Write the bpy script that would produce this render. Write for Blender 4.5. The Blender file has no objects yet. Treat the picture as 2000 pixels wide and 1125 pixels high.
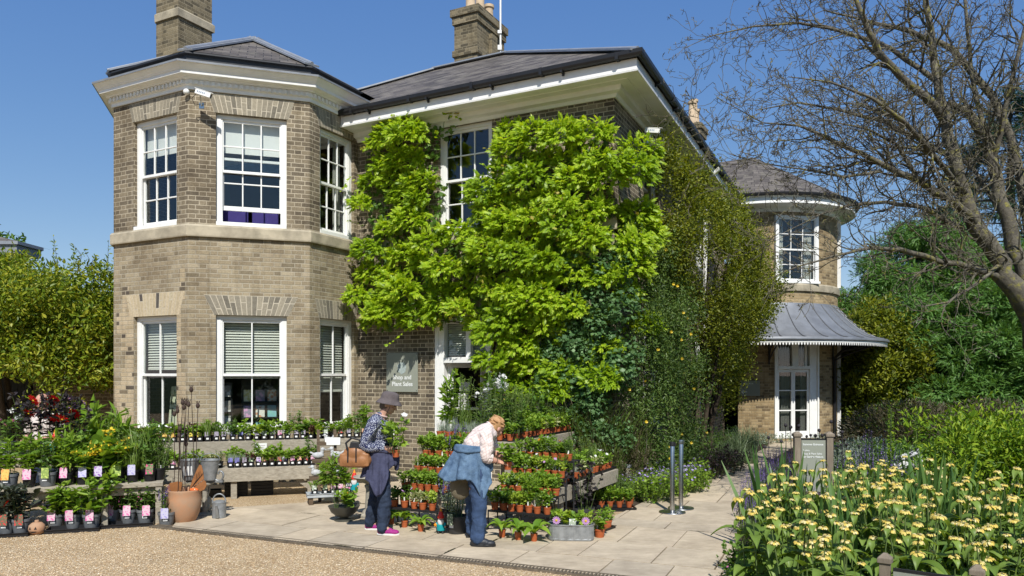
import bpy, math, random
import numpy as np
from mathutils import Vector, Matrix
# ------------------------------------------------------------------ camera, sky, sun, exposure
scene = bpy.context.scene
col = scene.collection
FPX, CX, HY, CAMZ = 1469.0, 1000.0, 730.0, 1.85      # focal length and horizon measured on the 2000 px wide photograph
cam_d = bpy.data.cameras.new('camera')
cam = bpy.data.objects.new('camera', cam_d)
col.objects.link(cam)
cam.location = (0, 0, CAMZ)
cam.rotation_euler = (math.radians(90), 0, 0)
cam_d.sensor_width = 36.0
cam_d.lens = 36.0 * FPX / 2000.0
cam_d.shift_y = (HY - 562.5) / 2000.0
cam_d.clip_start = 0.05
cam_d.clip_end = 2000
scene.camera = cam
SUN_AZ, SUN_EL = math.radians(174), math.radians(48)   # azimuth clockwise from +Y: behind the camera, a little to its right
world = bpy.data.worlds.new("World")
scene.world = world
world.use_nodes = True
wn = world.node_tree
wn.nodes.clear()
sky = wn.nodes.new('ShaderNodeTexSky')
sky.sky_type = 'NISHITA'
sky.sun_disc = False
sky.sun_elevation = SUN_EL
sky.sun_rotation = SUN_AZ
sky.air_density = 0.7
sky.dust_density = 0.0
sky.ozone_density = 4.0
bg = wn.nodes.new('ShaderNodeBackground')
bg.inputs['Strength'].default_value = 0.10
wo = wn.nodes.new('ShaderNodeOutputWorld')
# grade of the clear sky: less orange low down, less glare, as on the photograph
sp_ = wn.nodes.new('ShaderNodeSeparateColor')
cb_ = wn.nodes.new('ShaderNodeCombineColor')
wn.links.new(sky.outputs[0], sp_.inputs[0])
for i_, (pw_, ml_) in enumerate(((0.97, 1.16), (0.71, 1.58), (0.36, 3.15))):
 a_ = wn.nodes.new('ShaderNodeMath')
 a_.operation = 'POWER'
 wn.links.new(sp_.outputs[i_], a_.inputs[0])
 a_.inputs[1].default_value = pw_
 b_ = wn.nodes.new('ShaderNodeMath')
 b_.operation = 'MULTIPLY'
 wn.links.new(a_.outputs[0], b_.inputs[0])
 b_.inputs[1].default_value = ml_
 wn.links.new(b_.outputs[0], cb_.inputs[i_])
wn.links.new(cb_.outputs[0], bg.inputs['Color'])
wn.links.new(bg.outputs[0], wo.inputs['Surface'])
sun_d = bpy.data.lights.new('sun', 'SUN')
sun_d.energy = 4.9
sun_d.angle = math.radians(0.5)
sun_d.color = (1.0, 0.965, 0.90)
sun = bpy.data.objects.new('sun', sun_d)
col.objects.link(sun)
sdir = Vector((math.sin(SUN_AZ) * math.cos(SUN_EL), math.cos(SUN_AZ) * math.cos(SUN_EL), math.sin(SUN_EL)))
sun.rotation_euler = sdir.to_track_quat('Z', 'Y').to_euler()
sun.location = sdir * 60
scene.view_settings.view_transform = 'Standard'
scene.view_settings.look = 'None'
scene.view_settings.exposure = 0.25
scene.view_settings.gamma = 1.0
scene.cycles.use_denoising = True
scene.cycles.max_bounces = 6
scene.cycles.transparent_max_bounces = 12
scene.cycles.sample_clamp_indirect = 6.0
# ------------------------------------------------------------------ helpers
R = random.Random(7)
def W(px, py, Y):
 """the point seen at photograph pixel (px, py) at distance Y"""
 return Vector(((px - CX) / FPX * Y, Y, CAMZ + (HY - py) / FPX * Y))
def G(px, py, z=0.0):
 """the point of the level z seen at photograph pixel (px, py)"""
 Y = FPX * (CAMZ - z) / (py - HY)
 return Vector(((px - CX) / FPX * Y, Y, z))
UU = Vector((0.888, -0.459, 0)).normalized()      # along the house front, towards its right corner
VV = Vector((0.459, 0.888, 0)).normalized()       # into the house
V2 = Vector((0.42, 0.9075, 0)).normalized()        # the side wall runs a little off square
CORNER = Vector((1.611, 11.83, 0))                # right front corner of the house
def H(s, t, z=0.0):
 """house frame: s metres left of the right front corner, t metres behind the front wall"""
 return CORNER - UU * s + VV * t + Vector((0, 0, z))
def tag(o, label=None, cat=None, group=None, kind=None):
 if label:
  o['label'] = label
 if cat:
  o['category'] = cat
 if group:
  o['group'] = group
 if kind:
  o['kind'] = kind
 return o
def thing(name, label, cat, loc=(0, 0, 0), rz=0.0, group=None):
 o = bpy.data.objects.new(name, None)
 o.empty_display_size = 0.1
 col.objects.link(o)
 o.location = loc
 o.rotation_euler = (0, 0, rz)
 return tag(o, label, cat, group)
def copy_tree(o, parent=None, meshes=None):
 c = o.copy()
 col.objects.link(c)
 if parent is not None:
  c.parent = parent
 for ch in list(o.children):
  copy_tree(ch, c)
 return c
class MB:
 """collects shapes and builds ONE mesh object"""
 def __init__(self):
  self.V, self.L, self.T, self.M, self.UV = [], [], [], [], []
  self.n = 0
  self.mi = 0
  self.X = Matrix.Identity(4)
 def add(self, V, F, uv=None, mat=None):
  V = np.asarray(V, dtype=np.float64).reshape(-1, 3)
  if self.X != Matrix.Identity(4):
   A = np.array(self.X)
   V = V @ A[:3, :3].T + A[:3, 3]
  loops = np.fromiter((i for f in F for i in f), dtype=np.int64)
  tot = np.fromiter((len(f) for f in F), dtype=np.int64)
  self.V.append(V)
  self.L.append(loops + self.n)
  self.T.append(tot)
  self.M.append(np.full(len(tot), self.mi if mat is None else mat))
  self.UV.append(np.zeros((len(loops), 2)) if uv is None else np.asarray(uv, dtype=np.float64).reshape(-1, 2))
  self.n += len(V)
  return self
 def rep(self, V, F, count, mat=None):
  """count copies of a template with faces F already expanded in V (count*k vertices)"""
  k = len(V) // count
  fl = np.fromiter((i for f in F for i in f), dtype=np.int64)
  tt = np.fromiter((len(f) for f in F), dtype=np.int64)
  loops = (fl[None, :] + (np.arange(count) * k)[:, None]).ravel()
  self.V.append(V)
  self.L.append(loops + self.n)
  self.T.append(np.tile(tt, count))
  self.M.append(np.full(len(tt) * count, self.mi if mat is None else mat))
  self.UV.append(np.zeros((len(loops), 2)))
  self.n += len(V)
  return self
 def box(self, c, s, rz=0.0, rx=0.0, ry=0.0, taper=1.0):
  x, y, z = s[0] / 2, s[1] / 2, s[2] / 2
  P = [(-x, -y, -z), (x, -y, -z), (x, y, -z), (-x, y, -z), (-x * taper, -y * taper, z), (x * taper, -y * taper, z), (x * taper, y * taper, z), (-x * taper, y * taper, z)]
  m = Matrix.Translation(Vector(c)) @ Matrix.Rotation(rz, 4, 'Z') @ Matrix.Rotation(ry, 4, 'Y') @ Matrix.Rotation(rx, 4, 'X')
  return self.add([m @ Vector(p) for p in P], [(0, 3, 2, 1), (4, 5, 6, 7), (0, 1, 5, 4), (1, 2, 6, 5), (2, 3, 7, 6), (3, 0, 4, 7)])
 def beam(self, p, q, w, h, up=(0, 0, 1)):
  p, q = Vector(p), Vector(q)
  d = (q - p)
  ln = d.length
  d.normalize()
  upv = Vector(up)
  if abs(d.dot(upv)) > 0.98:
   upv = Vector((0, 1, 0))
  sx = d.cross(upv).normalized()
  uz = sx.cross(d).normalized()
  P = []
  for e in (p, q):
   for a, b in ((-1, -1), (1, -1), (1, 1), (-1, 1)):
    P.append(e + sx * (a * w / 2) + uz * (b * h / 2))
  return self.add(P, [(0, 1, 2, 3), (7, 6, 5, 4), (0, 4, 5, 1), (1, 5, 6, 2), (2, 6, 7, 3), (3, 7, 4, 0)])
 def lathe(self, prof, n=24, c=(0, 0, 0), cap0=True, cap1=True, sx=1.0, sy=1.0, a0=0.0, a1=2 * math.pi):
  full = abs(a1 - a0 - 2 * math.pi) < 1e-6
  m = n if full else n + 1
  V = []
  for r, z in prof:
   for i in range(m):
    a = a0 + (a1 - a0) * i / n
    V.append((c[0] + r * math.cos(a) * sx, c[1] + r * math.sin(a) * sy, c[2] + z))
  F = []
  for j in range(len(prof) - 1):
   for i in range(n):
    b = (i + 1) % m
    F.append((j * m + i, j * m + b, (j + 1) * m + b, (j + 1) * m + i))
  if full and cap0 and prof[0][0] > 1e-4:
   F.append(tuple(reversed(range(m))))
  if full and cap1 and prof[-1][0] > 1e-4:
   F.append(tuple(range((len(prof) - 1) * m, len(prof) * m)))
  return self.add(V, F)
 def tube(self, pts, rad, n=6, cap=True):
  pts = [Vector(p) for p in pts]
  if not hasattr(rad, '__len__'):
   rad = [rad] * len(pts)
  V, F = [], []
  ref = None
  for i, p in enumerate(pts):
   d = (pts[min(i + 1, len(pts) - 1)] - pts[max(i - 1, 0)])
   if d.length < 1e-9:
    d = Vector((0, 0, 1))
   d.normalize()
   if ref is None:
    ref = Vector((0, 0, 1)) if abs(d.z) < 0.9 else Vector((1, 0, 0))
   a = d.cross(ref)
   if a.length < 1e-6:
    a = d.orthogonal()
   a.normalize()
   b = a.cross(d).normalized()
   ref = b
   for k in range(n):
    t = 2 * math.pi * k / n
    V.append(p + (a * math.cos(t) + b * math.sin(t)) * rad[i])
  for i in range(len(pts) - 1):
   for k in range(n):
    k2 = (k + 1) % n
    F.append((i * n + k, i * n + k2, (i + 1) * n + k2, (i + 1) * n + k))
  if cap:
   F.append(tuple(reversed(range(n))))
   F.append(tuple(range((len(pts) - 1) * n, len(pts) * n)))
  return self.add(V, F)
 def ball(self, c, r, nu=12, nv=8, rot=None):
  if not hasattr(r, '__len__'):
   r = (r, r, r)
  V = []
  for j in range(nv + 1):
   ph = math.pi * j / nv
   for i in range(nu):
    a = 2 * math.pi * i / nu
    v = Vector((r[0] * math.sin(ph) * math.cos(a), r[1] * math.sin(ph) * math.sin(a), -r[2] * math.cos(ph)))
    if rot is not None:
     v = rot @ v
    V.append(v + Vector(c))
  F = []
  for j in range(nv):
   for i in range(nu):
    b = (i + 1) % nu
    F.append((j * nu + i, j * nu + b, (j + 1) * nu + b, (j + 1) * nu + i))
  return self.add(V, F)
 def prism(self, poly, z0, z1):
  n = len(poly)
  V = [(p[0], p[1], z0) for p in poly] + [(p[0], p[1], z1) for p in poly]
  F = [tuple(reversed(range(n))), tuple(range(n, 2 * n))]
  for i in range(n):
   j = (i + 1) % n
   F.append((i, j, n + j, n + i))
  return self.add(V, F)
 def quad(self, a, b, c, d, uv=None):
  return self.add([a, b, c, d], [(0, 1, 2, 3)], uv)
 def build(self, name, mats, parent=None, smooth=None, bevel=0.0, loc=None):
  me = bpy.data.meshes.new(name)
  V = np.concatenate(self.V)
  L = np.concatenate(self.L)
  T = np.concatenate(self.T)
  M = np.concatenate(self.M)
  UV = np.concatenate(self.UV)
  me.vertices.add(len(V))
  me.vertices.foreach_set('co', V.astype(np.float32).ravel())
  me.loops.add(len(L))
  me.loops.foreach_set('vertex_index', L.astype(np.int32))
  me.polygons.add(len(T))
  st = np.concatenate([[0], np.cumsum(T)[:-1]])
  me.polygons.foreach_set('loop_start', st.astype(np.int32))
  me.polygons.foreach_set('loop_total', T.astype(np.int32))
  me.polygons.foreach_set('material_index', M.astype(np.int32))
  if np.any(UV):
   ul = me.uv_layers.new(name='UVMap')
   ul.data.foreach_set('uv', UV.astype(np.float32).ravel())
  if not isinstance(mats, (list, tuple)):
   mats = [mats]
  for m in mats:
   me.materials.append(m)
  me.update(calc_edges=True)
  me.polygons.foreach_set('use_smooth', np.full(len(T), smooth is not None, dtype=bool))
  if smooth is not None:
   if smooth < 179:
    me.set_sharp_from_angle(angle=math.radians(smooth))
  o = bpy.data.objects.new(name, me)
  col.objects.link(o)
  if parent is not None:
   o.parent = parent
  if loc is not None:
   o.location = loc
  if bevel > 0:
   b = o.modifiers.new('bevel', 'BEVEL')
   b.width = bevel
   b.segments = 2
   b.limit_method = 'ANGLE'
   b.angle_limit = math.radians(40)
  return o
# ------------------------------------------------------------------ materials
def nodes(name):
 m = bpy.data.materials.new(name)
 m.use_nodes = True
 nt = m.node_tree
 nt.nodes.clear()
 out = nt.nodes.new('ShaderNodeOutputMaterial')
 return m, nt, out
def nd(nt, typ, ins=None, **props):
 n = nt.nodes.new(typ)
 for k, v in props.items():
  setattr(n, k, v)
 for k, v in (ins or {}).items():
  s = n.inputs[k]
  if isinstance(v, bpy.types.NodeSocket):
   nt.links.new(v, s)
  else:
   s.default_value = v
 return n
def math_(nt, op, a, b=0.0, c=None):
 n = nt.nodes.new('ShaderNodeMath')
 n.operation = op
 for i, v in enumerate((a, b) if c is None else (a, b, c)):
  if isinstance(v, bpy.types.NodeSocket):
   nt.links.new(v, n.inputs[i])
  else:
   n.inputs[i].default_value = v
 return n.outputs[0]
def ramp(nt, fac, stops, interp='LINEAR'):
 n = nt.nodes.new('ShaderNodeValToRGB')
 n.color_ramp.interpolation = interp
 els = n.color_ramp.elements
 while len(els) < len(stops):
  els.new(0.5)
 for e, (p, c) in zip(els, stops):
  e.position = p
  e.color = (c[0], c[1], c[2], 1)
 nt.links.new(fac, n.inputs[0])
 return n.outputs[0]
def mixc(nt, fac, a, b, blend='MIX'):
 n = nt.nodes.new('ShaderNodeMix')
 n.data_type = 'RGBA'
 n.blend_type = blend
 for sock, v in ((n.inputs[0], fac), (n.inputs[6], a), (n.inputs[7], b)):
  if isinstance(v, bpy.types.NodeSocket):
   nt.links.new(v, sock)
  elif hasattr(v, '__len__'):
   sock.default_value = (v[0], v[1], v[2], 1)
  else:
   sock.default_value = v
 return n.outputs[2]
def objco(nt):
 return nd(nt, 'ShaderNodeTexCoord').outputs['Object']
def noise(nt, vec, scale, detail=3.0, rough=0.55):
 return nd(nt, 'ShaderNodeTexNoise', {'Vector': vec, 'Scale': scale, 'Detail': detail, 'Roughness': rough}).outputs['Fac']
def bump(nt, h, strength, dist=0.01):
 return nd(nt, 'ShaderNodeBump', {'Height': h, 'Strength': strength, 'Distance': dist}).outputs['Normal']
def principled(nt, out, color, rough=0.6, metal=0.0, normal=None, spec=0.4, trans=None):
 p = nt.nodes.new('ShaderNodeBsdfPrincipled')
 for k, v in (('Base Color', color), ('Roughness', rough), ('Metallic', metal), ('Specular IOR Level', spec)):
  if isinstance(v, bpy.types.NodeSocket):
   nt.links.new(v, p.inputs[k])
  elif hasattr(v, '__len__'):
   p.inputs[k].default_value = (v[0], v[1], v[2], 1)
  else:
   p.inputs[k].default_value = v
 if normal is not None:
  nt.links.new(normal, p.inputs['Normal'])
 nt.links.new(p.outputs[0], out.inputs['Surface'])
 return p
MATS = {}
def plain(name, c, rough=0.6, metal=0.0, var=0.25, scale=8.0, bmp=0.0, bscale=60.0, c2=None, spec=0.4):
 """a colour with slow and fine procedural variation"""
 if name in MATS:
  return MATS[name]
 m, nt, out = nodes(name)
 oc = objco(nt)
 n1 = noise(nt, oc, scale, 5.0, 0.62)
 c2 = c2 or tuple(x * (1 - var) for x in c)
 cc = ramp(nt, n1, [(0.32, c2), (0.66, c)])
 nrm = bump(nt, noise(nt, oc, bscale, 4.0), bmp, 0.01) if bmp > 0 else None
 principled(nt, out, cc, rough, metal, nrm, spec)
 MATS[name] = m
 return m
def leafmat(name, cols, trans=0.35, rough=0.45, spec=0.35, tcol=None):
 """foliage: one colour per leaf, light passes through"""
 if name in MATS:
  return MATS[name]
 m, nt, out = nodes(name)
 rnd = nd(nt, 'ShaderNodeNewGeometry').outputs['Random Per Island']
 st = [(i / max(1, len(cols) - 1), c) for i, c in enumerate(cols)]
 cc = ramp(nt, rnd, st)
 p = principled(nt, out, cc, rough, 0.0, None, spec)
 tc = mixc(nt, 1.0, cc, tcol or (1.5, 1.35, 0.5), 'MULTIPLY')
 t = nd(nt, 'ShaderNodeBsdfTranslucent', {'Color': tc})
 mx = nd(nt, 'ShaderNodeMixShader', {0: trans, 1: p.outputs[0], 2: t.outputs[0]})
 nt.links.new(mx.outputs[0], out.inputs['Surface'])
 MATS[name] = m
 return m
def brickmat(name, stops, mortar, stain=(0.55, 0.5, 0.45), stain_lo=0.45, stain_hi=0.75, wid=0.3375, row=0.075):
 m, nt, out = nodes(name)
 uv = nd(nt, 'ShaderNodeTexCoord').outputs['UV']
 sep = nd(nt, 'ShaderNodeSeparateXYZ', {0: uv})
 wob = noise(nt, uv, 9.0, 2.0)
 x = math_(nt, 'ADD', sep.outputs[0], math_(nt, 'MULTIPLY', wob, 0.006))
 y = math_(nt, 'ADD', sep.outputs[1], math_(nt, 'MULTIPLY', wob, 0.006))
 ry = math_(nt, 'DIVIDE', y, row)
 rowi = math_(nt, 'FLOOR', ry)
 fy = math_(nt, 'FRACT', ry)
 odd = math_(nt, 'FLOORED_MODULO', rowi, 2.0)
 xs = math_(nt, 'DIVIDE', math_(nt, 'ADD', x, math_(nt, 'MULTIPLY', odd, wid / 2)), wid)
 cell = math_(nt, 'FLOOR', xs)
 fx = math_(nt, 'FRACT', xs)
 hd = math_(nt, 'GREATER_THAN', fx, 0.6667)
 d = math_(nt, 'MINIMUM', math_(nt, 'ABSOLUTE', math_(nt, 'SUBTRACT', fx, 0.6667)), math_(nt, 'MINIMUM', fx, math_(nt, 'SUBTRACT', 1.0, fx)))
 dv = math_(nt, 'MULTIPLY', d, wid)
 dh = math_(nt, 'MULTIPLY', math_(nt, 'MINIMUM', fy, math_(nt, 'SUBTRACT', 1.0, fy)), row)
 dd = math_(nt, 'ADD', math_(nt, 'MINIMUM', dv, dh), math_(nt, 'MULTIPLY', math_(nt, 'SUBTRACT', noise(nt, uv, 60.0, 3.0), 0.5), 0.006))
 mask = nd(nt, 'ShaderNodeMapRange', {'Value': dd, 'From Min': 0.0055, 'From Max': 0.0090}, interpolation_type='SMOOTHSTEP').outputs[0]
 cid = math_(nt, 'ADD', math_(nt, 'MULTIPLY', cell, 2.0), hd)
 vec = nd(nt, 'ShaderNodeCombineXYZ', {0: cid, 1: rowi, 2: 0.0}).outputs[0]
 wnz = nd(nt, 'ShaderNodeTexWhiteNoise', {'Vector': vec}, noise_dimensions='3D').outputs['Value']
 bc = ramp(nt, wnz, stops)
 fine = ramp(nt, noise(nt, uv, 38.0, 5.0, 0.7), [(0.25, (0.62, 0.6, 0.58)), (0.7, (1.12, 1.1, 1.08))])
 bc = mixc(nt, 1.0, bc, fine, 'MULTIPLY')
 mcol = mixc(nt, noise(nt, uv, 5.0), mortar, tuple(c * 0.62 for c in mortar))
 cc = mixc(nt, mask, mcol, bc)
 big = nd(nt, 'ShaderNodeMapRange', {'Value': noise(nt, uv, 1.1, 5.0, 0.68), 'From Min': stain_lo, 'From Max': stain_hi}).outputs[0]
 cc = mixc(nt, big, cc, mixc(nt, 1.0, cc, stain, 'MULTIPLY'))
 mp = nd(nt, 'ShaderNodeMapping', {'Vector': uv, 'Scale': (5.0, 0.45, 1.0)}).outputs[0]
 strk = nd(nt, 'ShaderNodeMapRange', {'Value': noise(nt, mp, 1.6, 5.0, 0.6), 'From Min': 0.52, 'From Max': 0.8}).outputs[0]
 cc = mixc(nt, strk, cc, mixc(nt, 1.0, cc, (0.62, 0.6, 0.56), 'MULTIPLY'))
 hh = math_(nt, 'ADD', mask, math_(nt, 'MULTIPLY', noise(nt, uv, 45.0, 4.0), 0.55))
 principled(nt, out, cc, 0.9, 0.0, bump(nt, hh, 0.75, 0.008), 0.2)
 return m
def slatemat():
 m, nt, out = nodes('roof_slate')
 uv = nd(nt, 'ShaderNodeTexCoord').outputs['UV']
 b = nd(nt, 'ShaderNodeTexBrick', {'Vector': uv, 'Scale': 1.0, 'Mortar Size': 0.006, 'Mortar Smooth': 0.3, 'Bias': 0.0, 'Brick Width': 0.27, 'Row Height': 0.19,
          'Color1': (0, 0, 0, 1), 'Color2': (1, 1, 1, 1), 'Mortar': (0.5, 0.5, 0.5, 1)})
 c = ramp(nt, b.outputs['Color'], [(0.0, (0.065, 0.056, 0.049)), (0.5, (0.115, 0.10, 0.086)), (1.0, (0.17, 0.15, 0.127))])
 c = mixc(nt, b.outputs['Fac'], c, (0.02, 0.02, 0.02))
 lich = nd(nt, 'ShaderNodeMapRange', {'Value': noise(nt, uv, 2.2, 6.0, 0.7), 'From Min': 0.5, 'From Max': 0.75}).outputs[0]
 c = mixc(nt, lich, c, (0.17, 0.155, 0.12))
 sep = nd(nt, 'ShaderNodeSeparateXYZ', {0: uv})
 saw = math_(nt, 'FRACT', math_(nt, 'DIVIDE', sep.outputs[1], 0.19))
 h = math_(nt, 'ADD', math_(nt, 'SUBTRACT', 1.0, saw), math_(nt, 'MULTIPLY', b.outputs['Fac'], -0.4))
 principled(nt, out, c, 0.62, 0.0, bump(nt, h, 0.8, 0.012), 0.15)
 return m
def gravelmat():
 m, nt, out = nodes('gravel_stones')
 oc = objco(nt)
 v = nd(nt, 'ShaderNodeTexVoronoi', {'Vector': oc, 'Scale': 78.0, 'Randomness': 1.0})
 c = ramp(nt, nd(nt, 'ShaderNodeSeparateColor', {0: v.outputs['Color']}).outputs[0],
    [(0.0, (0.34, 0.22, 0.115)), (0.25, (0.54, 0.385, 0.21)), (0.55, (0.64, 0.50, 0.31)), (0.8, (0.72, 0.61, 0.43)), (1.0, (0.50, 0.34, 0.20))])
 big = ramp(nt, noise(nt, oc, 1.3, 4.0), [(0.3, (0.8, 0.78, 0.74)), (0.7, (1.05, 1.04, 1.02))])
 c = mixc(nt, 1.0, c, big, 'MULTIPLY')
 dk = nd(nt, 'ShaderNodeMapRange', {'Value': v.outputs['Distance'], 'From Min': 0.45, 'From Max': 0.9}).outputs[0]
 c = mixc(nt, dk, c, (0.30, 0.20, 0.11))
 principled(nt, out, c, 0.85, 0.0, bump(nt, math_(nt, 'SUBTRACT', 1.0, v.outputs['Distance']), 1.0, 0.014), 0.25)
 return m
def slabmat():
 m, nt, out = nodes('paving_stone')
 oc = objco(nt)
 rnd = nd(nt, 'ShaderNodeNewGeometry').outputs['Random Per Island']
 c = ramp(nt, rnd, [(0.0, (0.45, 0.375, 0.275)), (0.35, (0.52, 0.445, 0.335)), (0.7, (0.42, 0.365, 0.285)), (1.0, (0.55, 0.465, 0.345))])
 st = ramp(nt, noise(nt, oc, 2.4, 6.0, 0.68), [(0.3, (0.72, 0.70, 0.68)), (0.62, (1.05, 1.04, 1.02))])
 c = mixc(nt, 1.0, c, st, 'MULTIPLY')
 mp = nd(nt, 'ShaderNodeMapping', {'Vector': oc, 'Scale': (0.8, 4.0, 1.0), 'Rotation': (0, 0, 0.3)}).outputs[0]
 fine = ramp(nt, noise(nt, mp, 7.0, 6.0, 0.7), [(0.3, (0.82, 0.8, 0.78)), (0.65, (1.06, 1.06, 1.05))])
 c = mixc(nt, 1.0, c, fine, 'MULTIPLY')
 principled(nt, out, c, 0.85, 0.0, bump(nt, noise(nt, mp, 14.0, 6.0, 0.65), 0.5, 0.012), 0.25)
 return m
def woodmat(name, a, b, axis=0):
 if name in MATS:
  return MATS[name]
 m, nt, out = nodes(name)
 oc = objco(nt)
 sc = [14.0, 14.0, 14.0]
 sc[axis] = 1.2
 mp = nd(nt, 'ShaderNodeMapping', {'Vector': oc, 'Scale': tuple(sc)}).outputs[0]
 g = noise(nt, mp, 3.0, 7.0, 0.7)
 c = ramp(nt, g, [(0.3, b), (0.62, a)])
 c = mixc(nt, ramp(nt, noise(nt, oc, 3.0, 4.0), [(0.45, (0, 0, 0)), (0.75, (1, 1, 1))]), c, tuple(x * 0.62 for x in a))
 principled(nt, out, c, 0.85, 0.0, bump(nt, g, 0.5, 0.006), 0.2)
 MATS[name] = m
 return m
def glassmat():
 m, nt, out = nodes('window_glass')
 ge = nd(nt, 'ShaderNodeNewGeometry')
 vd = nt.nodes.new('ShaderNodeVectorMath')
 vd.operation = 'DOT_PRODUCT'
 nt.links.new(ge.outputs['Normal'], vd.inputs[0])
 nt.links.new(ge.outputs['Incoming'], vd.inputs[1])
 cs = math_(nt, 'ABSOLUTE', vd.outputs['Value'])
 f = math_(nt, 'ADD', 0.045, math_(nt, 'MULTIPLY', math_(nt, 'POWER', math_(nt, 'SUBTRACT', 1.0, cs), 5.0), 0.95))   # thin pane, the same from both sides
 oc = objco(nt)
 gl = nd(nt, 'ShaderNodeBsdfGlossy', {'Color': (0.95, 0.97, 1.0, 1), 'Roughness': 0.015, 'Normal': bump(nt, noise(nt, oc, 1.6, 1.0), 0.03, 0.02)})
 tr = nd(nt, 'ShaderNodeBsdfTransparent', {'Color': (0.93, 0.95, 0.94, 1)})
 mx = nd(nt, 'ShaderNodeMixShader', {0: f, 1: tr.outputs[0], 2: gl.outputs[0]})
 nt.links.new(mx.outputs[0], out.inputs['Surface'])
 return m
M_GLASS = glassmat()
M_WHITE = plain('white_paint', (0.80, 0.80, 0.77), 0.4, 0, 0.10, 5.0, 0.05)
M_CREAM = plain('cream_paint', (0.82, 0.82, 0.79), 0.45, 0, 0.10, 4.0, 0.05)
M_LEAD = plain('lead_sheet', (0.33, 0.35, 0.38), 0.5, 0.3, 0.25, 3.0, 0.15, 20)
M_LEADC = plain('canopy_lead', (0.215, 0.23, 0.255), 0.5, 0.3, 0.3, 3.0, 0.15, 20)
M_DARKLEAD = plain('dark_lead', (0.035, 0.037, 0.042), 0.5, 0.1, 0.35, 4.0)
M_GUTTER = plain('black_gutter', (0.018, 0.018, 0.02), 0.45, 0, 0.3, 6.0)
M_STONE = plain('buff_stone', (0.46, 0.40, 0.29), 0.85, 0, 0.45, 3.5, 0.3, 60)
M_SLATE = slatemat()
M_BRICK = brickmat('buff_brick', [(0.0, (0.22, 0.185, 0.125)), (0.12, (0.285, 0.237, 0.16)), (0.5, (0.34, 0.285, 0.19)), (0.85, (0.39, 0.33, 0.225)), (1.0, (0.43, 0.37, 0.265))], (0.47, 0.415, 0.315))
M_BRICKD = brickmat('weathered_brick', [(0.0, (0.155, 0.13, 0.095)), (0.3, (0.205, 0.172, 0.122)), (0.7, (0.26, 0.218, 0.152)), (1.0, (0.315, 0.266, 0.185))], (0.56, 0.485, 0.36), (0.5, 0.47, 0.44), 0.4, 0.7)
M_BRICKM = brickmat('sooty_brick', [(0.0, (0.105, 0.09, 0.07)), (0.35, (0.165, 0.14, 0.10)), (0.7, (0.225, 0.19, 0.135)), (1.0, (0.29, 0.245, 0.175))], (0.55, 0.475, 0.345), (0.55, 0.52, 0.5))
M_GRAVEL = gravelmat()
M_SLAB = slabmat()
M_SOIL = plain('soil', (0.075, 0.05, 0.032), 0.95, 0, 0.5, 30.0, 0.8, 90)
M_WOODG = woodmat('weathered_wood', (0.40, 0.36, 0.285), (0.21, 0.18, 0.135))
M_WOODD = woodmat('dark_wood', (0.14, 0.10, 0.065), (0.06, 0.045, 0.03))
M_BLACK = plain('black_plastic', (0.016, 0.016, 0.018), 0.45, 0, 0.3, 12.0)
M_GREYP = plain('grey_plastic', (0.17, 0.18, 0.19), 0.5, 0, 0.2, 12.0)
M_TERRA = plain('orange_plastic_pot', (0.44, 0.11, 0.035), 0.55, 0, 0.25, 14.0)
M_PAPER = plain('white_card', (0.78, 0.78, 0.75), 0.6, 0, 0.06, 20.0)
# ------------------------------------------------------------------ ground, gravel, paving
def sheet(name, poly, z, mat, kind='structure'):
 mb = MB()
 mb.add([(p[0], p[1], z) for p in poly], [tuple(range(len(poly)))])
 o = mb.build(name, mat)
 return tag(o, kind=kind)
def rot_poly(poly):
 a = sum(poly[i][0] * poly[(i + 1) % len(poly)][1] - poly[(i + 1) % len(poly)][0] * poly[i][1] for i in range(len(poly)))
 return poly if a > 0 else poly[::-1]
M_TURF = plain('rough_turf', (0.05, 0.075, 0.022), 0.95, 0, 0.45, 2.0, 0.6, 40)
sheet('ground', [(-400, -400), (400, -400), (400, 400), (-400, 400)], -0.006, M_TURF)
grav = sheet('gravel_yard', [(-30, -20), (14, -20), (14, 5.0), (3.0, 9.5), (3.6, 12.0), (-3, 15.5), (-7, 16), (-30, 16)], 0.0, M_GRAVEL)
PAVE = rot_poly([tuple(G(a, b).xy) for a, b in [(336, 1033), (344, 1022), (440, 994), (592, 984), (700, 942), (735, 925), (850, 900), (1000, 925), (1080, 990), (1160, 1030),
            (1255, 984), (1350, 958), (1432, 914), (1470, 890), (1500, 872), (1500, 861), (1590, 858), (1560, 868), (1500, 903), (1462, 960), (1440, 1050), (1425, 1130), (1400, 1250), (1300, 1141.5)]])
def clip(subject, rect):
 out = list(subject)
 for i in range(4):
  a, b = rect[i], rect[(i + 1) % 4]
  ex, ey = b[0] - a[0], b[1] - a[1]
  inp, out = out, []
  if not inp:
   break
  for j in range(len(inp)):
   p, q = inp[j - 1], inp[j]
   sp = ex * (p[1] - a[1]) - ey * (p[0] - a[0])
   sq = ex * (q[1] - a[1]) - ey * (q[0] - a[0])
   if (sp < 0) != (sq < 0):
    t = sp / (sp - sq)
    out.append((p[0] + (q[0] - p[0]) * t, p[1] + (q[1] - p[1]) * t))
   if sq >= 0:
    out.append(q)
 return out
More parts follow.
